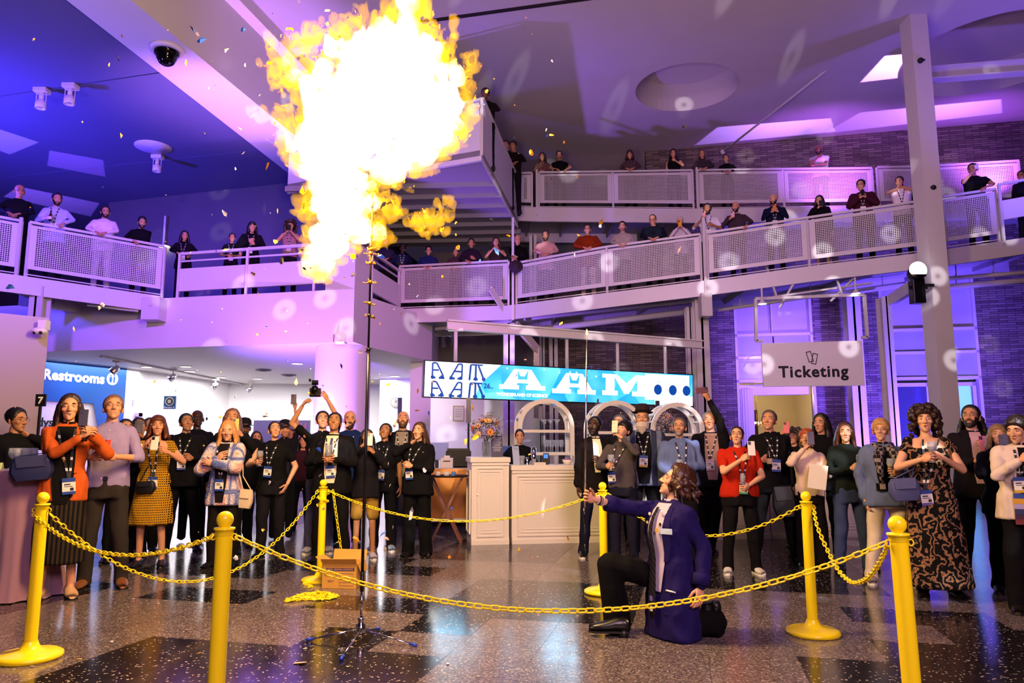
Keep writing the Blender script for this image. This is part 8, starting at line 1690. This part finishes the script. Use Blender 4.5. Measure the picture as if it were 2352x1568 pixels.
rr(2234, 377, 'person in black tee photographing with a white phone right of the tall column', w=1.1, hair='short', hc='#14100f', skin='light', top=('tee', '#0c0b12'), arms=('phoneface', 'rail'), armadj=((-.02, 0, .0), (.05, 0, 0)), lean=.05, hold=(phn('#e6dcf0', 'white phone held by the person in black tee on the ramp', 0),))
rr(2346, 393, 'person with reddish skin tone behind the boxy parapet at the far right edge', hair='short', hc='#100c0c', skin='tan', top=('sweater', '#0e0d14'), lean=0)
def ur_(px, pyt, label, **k): k.setdefault('pitch', -.25); up(UU, .42, px, pyt, label, **k)
ur_(1246, 353, 'person with long brown hair and clasped hands at the left of the topmost ramp', fem=1, hair='long', hc='#3a2018', skin='light', top=('shirt', '#6a4a44'), arms=('clasp', 'clasp'))
ur_(1285, 350, 'person with moustache in black tee leaning on one arm at the topmost ramp', hair='short', hc='#0e0b0b', skin='light', beard=('moustache', '#100c0c'), top=('tee', '#0f0d12'), arms=('rail', 'rail2'))
ur_(1447, 348, 'person with short brown bob in checked top on the topmost ramp', fem=1, hair='bob', hc='#3a1c14', skin='light', top=('shirt', ('plaid', '#6a5054', '#241a20')), arms=('rail', 'rail'), mouth='o')
ur_(1547, 345, 'person with long black hair resting chin on hand on the topmost ramp', fem=1, hair='long', hc='#0c090a', skin='light', top=('tank', '#0d0c10'), arms=('down', 'chin'))
ur_(1613, 346, 'person with long light hair in grey jacket on the topmost ramp', fem=1, hair='long', hc='#5a3a2c', skin='light', top=('jacket', '#3a3038'), arms=('rail', 'rail'))
ur_(1668, 357, 'person in black hood-like top with head bowed below the tie rod end', fem=1, hair='short', hc='#14100f', skin='fair', top=('sweater', '#0b0a0f'), arms=('rail', 'rail'), pitch=-.1)
ur_(1880, 335, 'bald bearded person in dark vest over white sleeves, alone on the topmost ramp', w=1.15, hair='none', hc='#14100e', skin='brown', beard=('full', '#100c0c'), top=('tee', '#c8b8d8'), arms=('chin', 'cross'), glasses='#101010')
# faces over the landing parapet
for px, py, Y, lb, hcl, sk in ((1165, 326, 18.3, 'left of two faces peering over the landing parapet near its far end', '#2a1814', 'light'), (1181, 328, 18.7, 'right of two faces peering over the landing parapet near its far end', '#14100f', 'tan'), (1118, 208, 15.6, 'shadowy person leaning over the landing parapet near its front corner', '#140c08', 'brown')):
    person(px, py, Y, lb, zb=ZT+.12, h=P(px, py, Y).z-ZT-.12, hair='short', hc=hcl, skin=sk, top=('sweater', '#17100c'), arms=('rail', 'rail'), lean=.12, pitch=-.25, look=-.4)
# ---------------------------------------------------------------- the kneeling performer
HY = 5.45
def PH(px, py, dy=0): return P(px, py, HY+dy)
NAV = '#1e1650'
def hero_extra(p, root, SF, BM):
    s = p['s']; IB = BM.inverted(); cn = fabric(NAV)
    def put_(g, nm, m, **k): o = g.obj(nm, m, root, k.get('smooth', False)); return o
    for x0, x1, z0, z1, nm in ((.085, .165, 1.17, 1.28, 'breast_pocket'), (.08, .185, .70, .86, 'hip_pocket')):
        g = MB(); g.add([SF(x0*s, z0*s, .012), SF(x1*s, z0*s, .012), SF(x1*s, z1*s, .012), SF(x0*s, z1*s, .012)], [(0, 1, 2, 3)]); o = put_(g, nm, cn); md = o.modifiers.new('s', 'SOLIDIFY'); md.thickness = .006
    g = MB(); g.add([SF(x*s, z*s, .024) for x, z in ((.075, 1.26), (.155, 1.26), (.155, 1.30), (.075, 1.30))], [(0, 1, 2, 3)]); put_(g, 'name_badge', mat('name_tag_silver', '#b8cfe0', .3))
    g = MB(); g.tube([SF(.105*s, .872*s, .022), SF(.165*s, .862*s, .022)], .006, 8); put_(g, 'pen', mat('white_pen', '#e8e4e8', .3), smooth=True)
    for x, z, c, r in ((.052, 1.285, '#d8a82c', .014), (.075, 1.325, '#1a1a20', .013), (.055, 1.40, '#c8c4d0', .012), (-.075, 1.39, '#d8d4dc', .012), (-.07, 1.33, '#c8b890', .010)):
        q = SF(x*s, z*s, .030); g = MB(); g.tube([q, q+Vector((0, -.005, 0))], r, 14); put_(g, 'pin', mat('pin_'+c, c, .3))
    q = SF(.078*s, 1.33*s, .034); g = MB(); g.tube([q+Vector((.012*cos(a), 0, .012*sin(a))) for a in [i*pi/7 for i in range(14)]], .0035, 6, closed=True); put_(g, 'ring_pin', mat('pin_white', '#e8e8ee', .3))
    for k in (0, 1):                      # rolled cuffs
        Sh, El, Wr, fd, pn, c, sx = p['joints'][k]; a, b = El.lerp(Wr, (.32, .62)[k]), El.lerp(Wr, (.62, .95)[k]); g = MB(); g.tube([a, a.lerp(b, .1), b, b-(b-a)*.02], [.050, .060, .062, .045], 18); put_(g, 'cuff', cn, smooth=True)
    Sh, El, Wr, fd, pn, c, sx = p['joints'][0]
    for t, m, r in ((-.012, mat('bead_white', '#d8ccc0', .4), .006), (.004, mat('bead_dark', '#2a2228', .5), .005), (.018, mat('bead_grey', '#8a8088', .4), .0045), (.032, mat('bead_white', '#d8ccc0', .4), .0055)):
        c0_ = Wr-fd*(.03+t); x = fd.cross(Vector((0, 0, 1))).normalized(); y = fd.cross(x); g = MB(); [g.sphere(c0_+(x*cos(a)+y*sin(a))*.031, r, 6, 4) for a in [i*2*pi/18 for i in range(18)]]; o = put_(g, 'bracelet', m, smooth=True); o['kind'] = 'stuff'
    # tie hanging free below the chest, with two patches
    g = MB(); V = []; za, zb_ = 1.44, .66
    for k in range(14): f = k/13; z = (za+(zb_-za)*f)*s; ww = (.012+.034*f-(.035 if k == 13 else 0))*s; V += [SF((-.012-ww/s)*s, z, .034), SF((-.012+ww/s)*s, z, .034)]
    g.add(V, [(2*k, 2*k+1, 2*k+3, 2*k+2) for k in range(13)]); o = put_(g, 'long_tie', fabric(('stripe', '#120f16', '#2b2632', 14, 'DIAGONAL')), smooth=True); md = o.modifiers.new('s', 'SOLIDIFY'); md.thickness = .004
    for z, c in ((.80, '#6a62b8'), (.73, '#c8c4cc')): g = MB(); g.add([SF(x*s, y*s, .041) for x, y in ((-.03, z-.018), (.002, z-.018), (.002, z+.018), (-.03, z+.018))], [(0, 1, 2, 3)]); put_(g, 'tie_patch', mat('patch_'+c, c, .5))
    Rh, hs, hc_ = p['Rh'], p['hs'], p['hcen']
    for sx in (-1, 1):
        q = hc_+Vector(Rh @ (np.array((sx*.086, .0, -.045))*hs)); g = MB(); [g.sphere(q-Vector((0, 0, .014*i)), .006, 8, 6) for i in range(4)]; put_(g, 'earring', mat('earring', '#b8b0b8', .3), smooth=True)
    # boots
    up_, so_ = shoe_mesh('shoe', '#0c0a0e'); blk = mat('boot_black', '#0b0a0d', .4)
    def boot(at, M):
        bo = link('boot', up_, root); bo.matrix_local = IB @ (Matrix.Translation(at) @ M @ Matrix.Diagonal((1.1, 1.08, 1.1, 1))); link('sole', so_, bo)
        g = MB(); g.tube([(0, .045, -.03), (0, .045, .02)], .034, 14); g.obj('block_heel', blk, bo, True)
    f = PH(1422, 1420); boot(Vector((f.x-.02, f.y, .03)), Matrix.Rotation(-pi/2-.1, 4, 'Z'))
    r = PH(1640, 1420, .03); boot(Vector((r.x+.02, r.y, .155)), Matrix.Rotation(-pi/2, 4, 'Z') @ Matrix.Rotation(1.75, 4, 'X'))
k0, a0, k1, a1 = PH(1400, 1297, .12), PH(1418, 1425, .12), PH(1548, 1448, .0), PH(1640, 1432, .03); k1.z = .085; a1.z = .10
hh = 1.70; person(1535, 1068, HY, 'kneeling performer in long purple-blue lab coat and dark tie holding up a thin wand', fem=1, h=hh, w=1.0, dp=1.0, yaw=-1.05, look=-1.6, pitch=.42, hair='wavy', hc='#3a1c0c', skin='fair', mouth='smile', glasses='#3a2030', top=('coat', NAV), inner=('#b9aec8', .85, 1.47, .085),
       legs=('wide_trousers', '#08070a'), arms=('hold', 'down'), legw=((k0, a0), (k1, a1)), armw=(PH(1366, 1146, -.05), PH(1609, 1348, -.20)), hints=((.2, .3, -1), (.4, .9, .1)), feet=False, lean=-.02, extra=(hero_extra,))
hr_p = PEOPLE[-1]; g = MB(); rnd = random.Random(5)
for _ in range(95):                       # wavy chin-length hair
    a = rnd.uniform(-2.5, 2.5); x, y = sin(a)*.085, .012+cos(a)*.086; z0 = rnd.uniform(-.02, .10); k = sqrt(max(.1, 1-max(0, z0-.02)**2/.0121)); p0 = Vector((x*k, y*k, z0)); pts = [p0]; L = rnd.uniform(.04, .09)
    for q in range(4): pts.append(pts[-1]+Vector((x*.16+rnd.gauss(0, .012), y*.12+.010+rnd.gauss(0, .012), -L/4)))
    pts = [hr_p['hcen']+Vector(hr_p['Rh'] @ (np.array(v)*hr_p['hs'])) for v in pts]; g.tube(pts, [.014, .019, .018, .015, .005], 7)
RAWQ[('hair', hr_p['i'])] = (g.mesh('hair', None), .007, 1)
# the wand in her raised hand
wb, wt = PH(1343, 1200, -.08), PH(1348, 768, -.08); t = thing('wand', 'long thin silver wand with a lit tip held up by the kneeling performer', 'wand', wb)
g = MB(); g.tube([(0, 0, 0), (wt-wb)*.45, wt-wb], [.0085, .0065, .004], 10); g.obj('rod', CHROME, t, True)
g = MB(); g.tube([(0, 0, .0), (0, 0, .10)], .0105, 10); g.obj('grip', BLACK, t, True)
g = MB(); g.tube([(0, 0, 0), (.003, 0, -.10), (.008, 0, -.17), (.016, 0, -.24), (.010, 0, -.27), (.002, 0, -.22), (0, 0, -.15)], .004, 6); g.obj('wrist_strap', BLACK, t, True)
tf = thing('wand_flame', 'tiny orange flame burning at the tip of the wand', 'flame', wt); g = MB(); g.lathe([(.002, -.006), (.009, .008), (.007, .022), (.001, .042)], 10); g.obj('flame', mat('tip_flame', '#000', .5, emit='#ffb060', es=6), tf, True)
build_people()
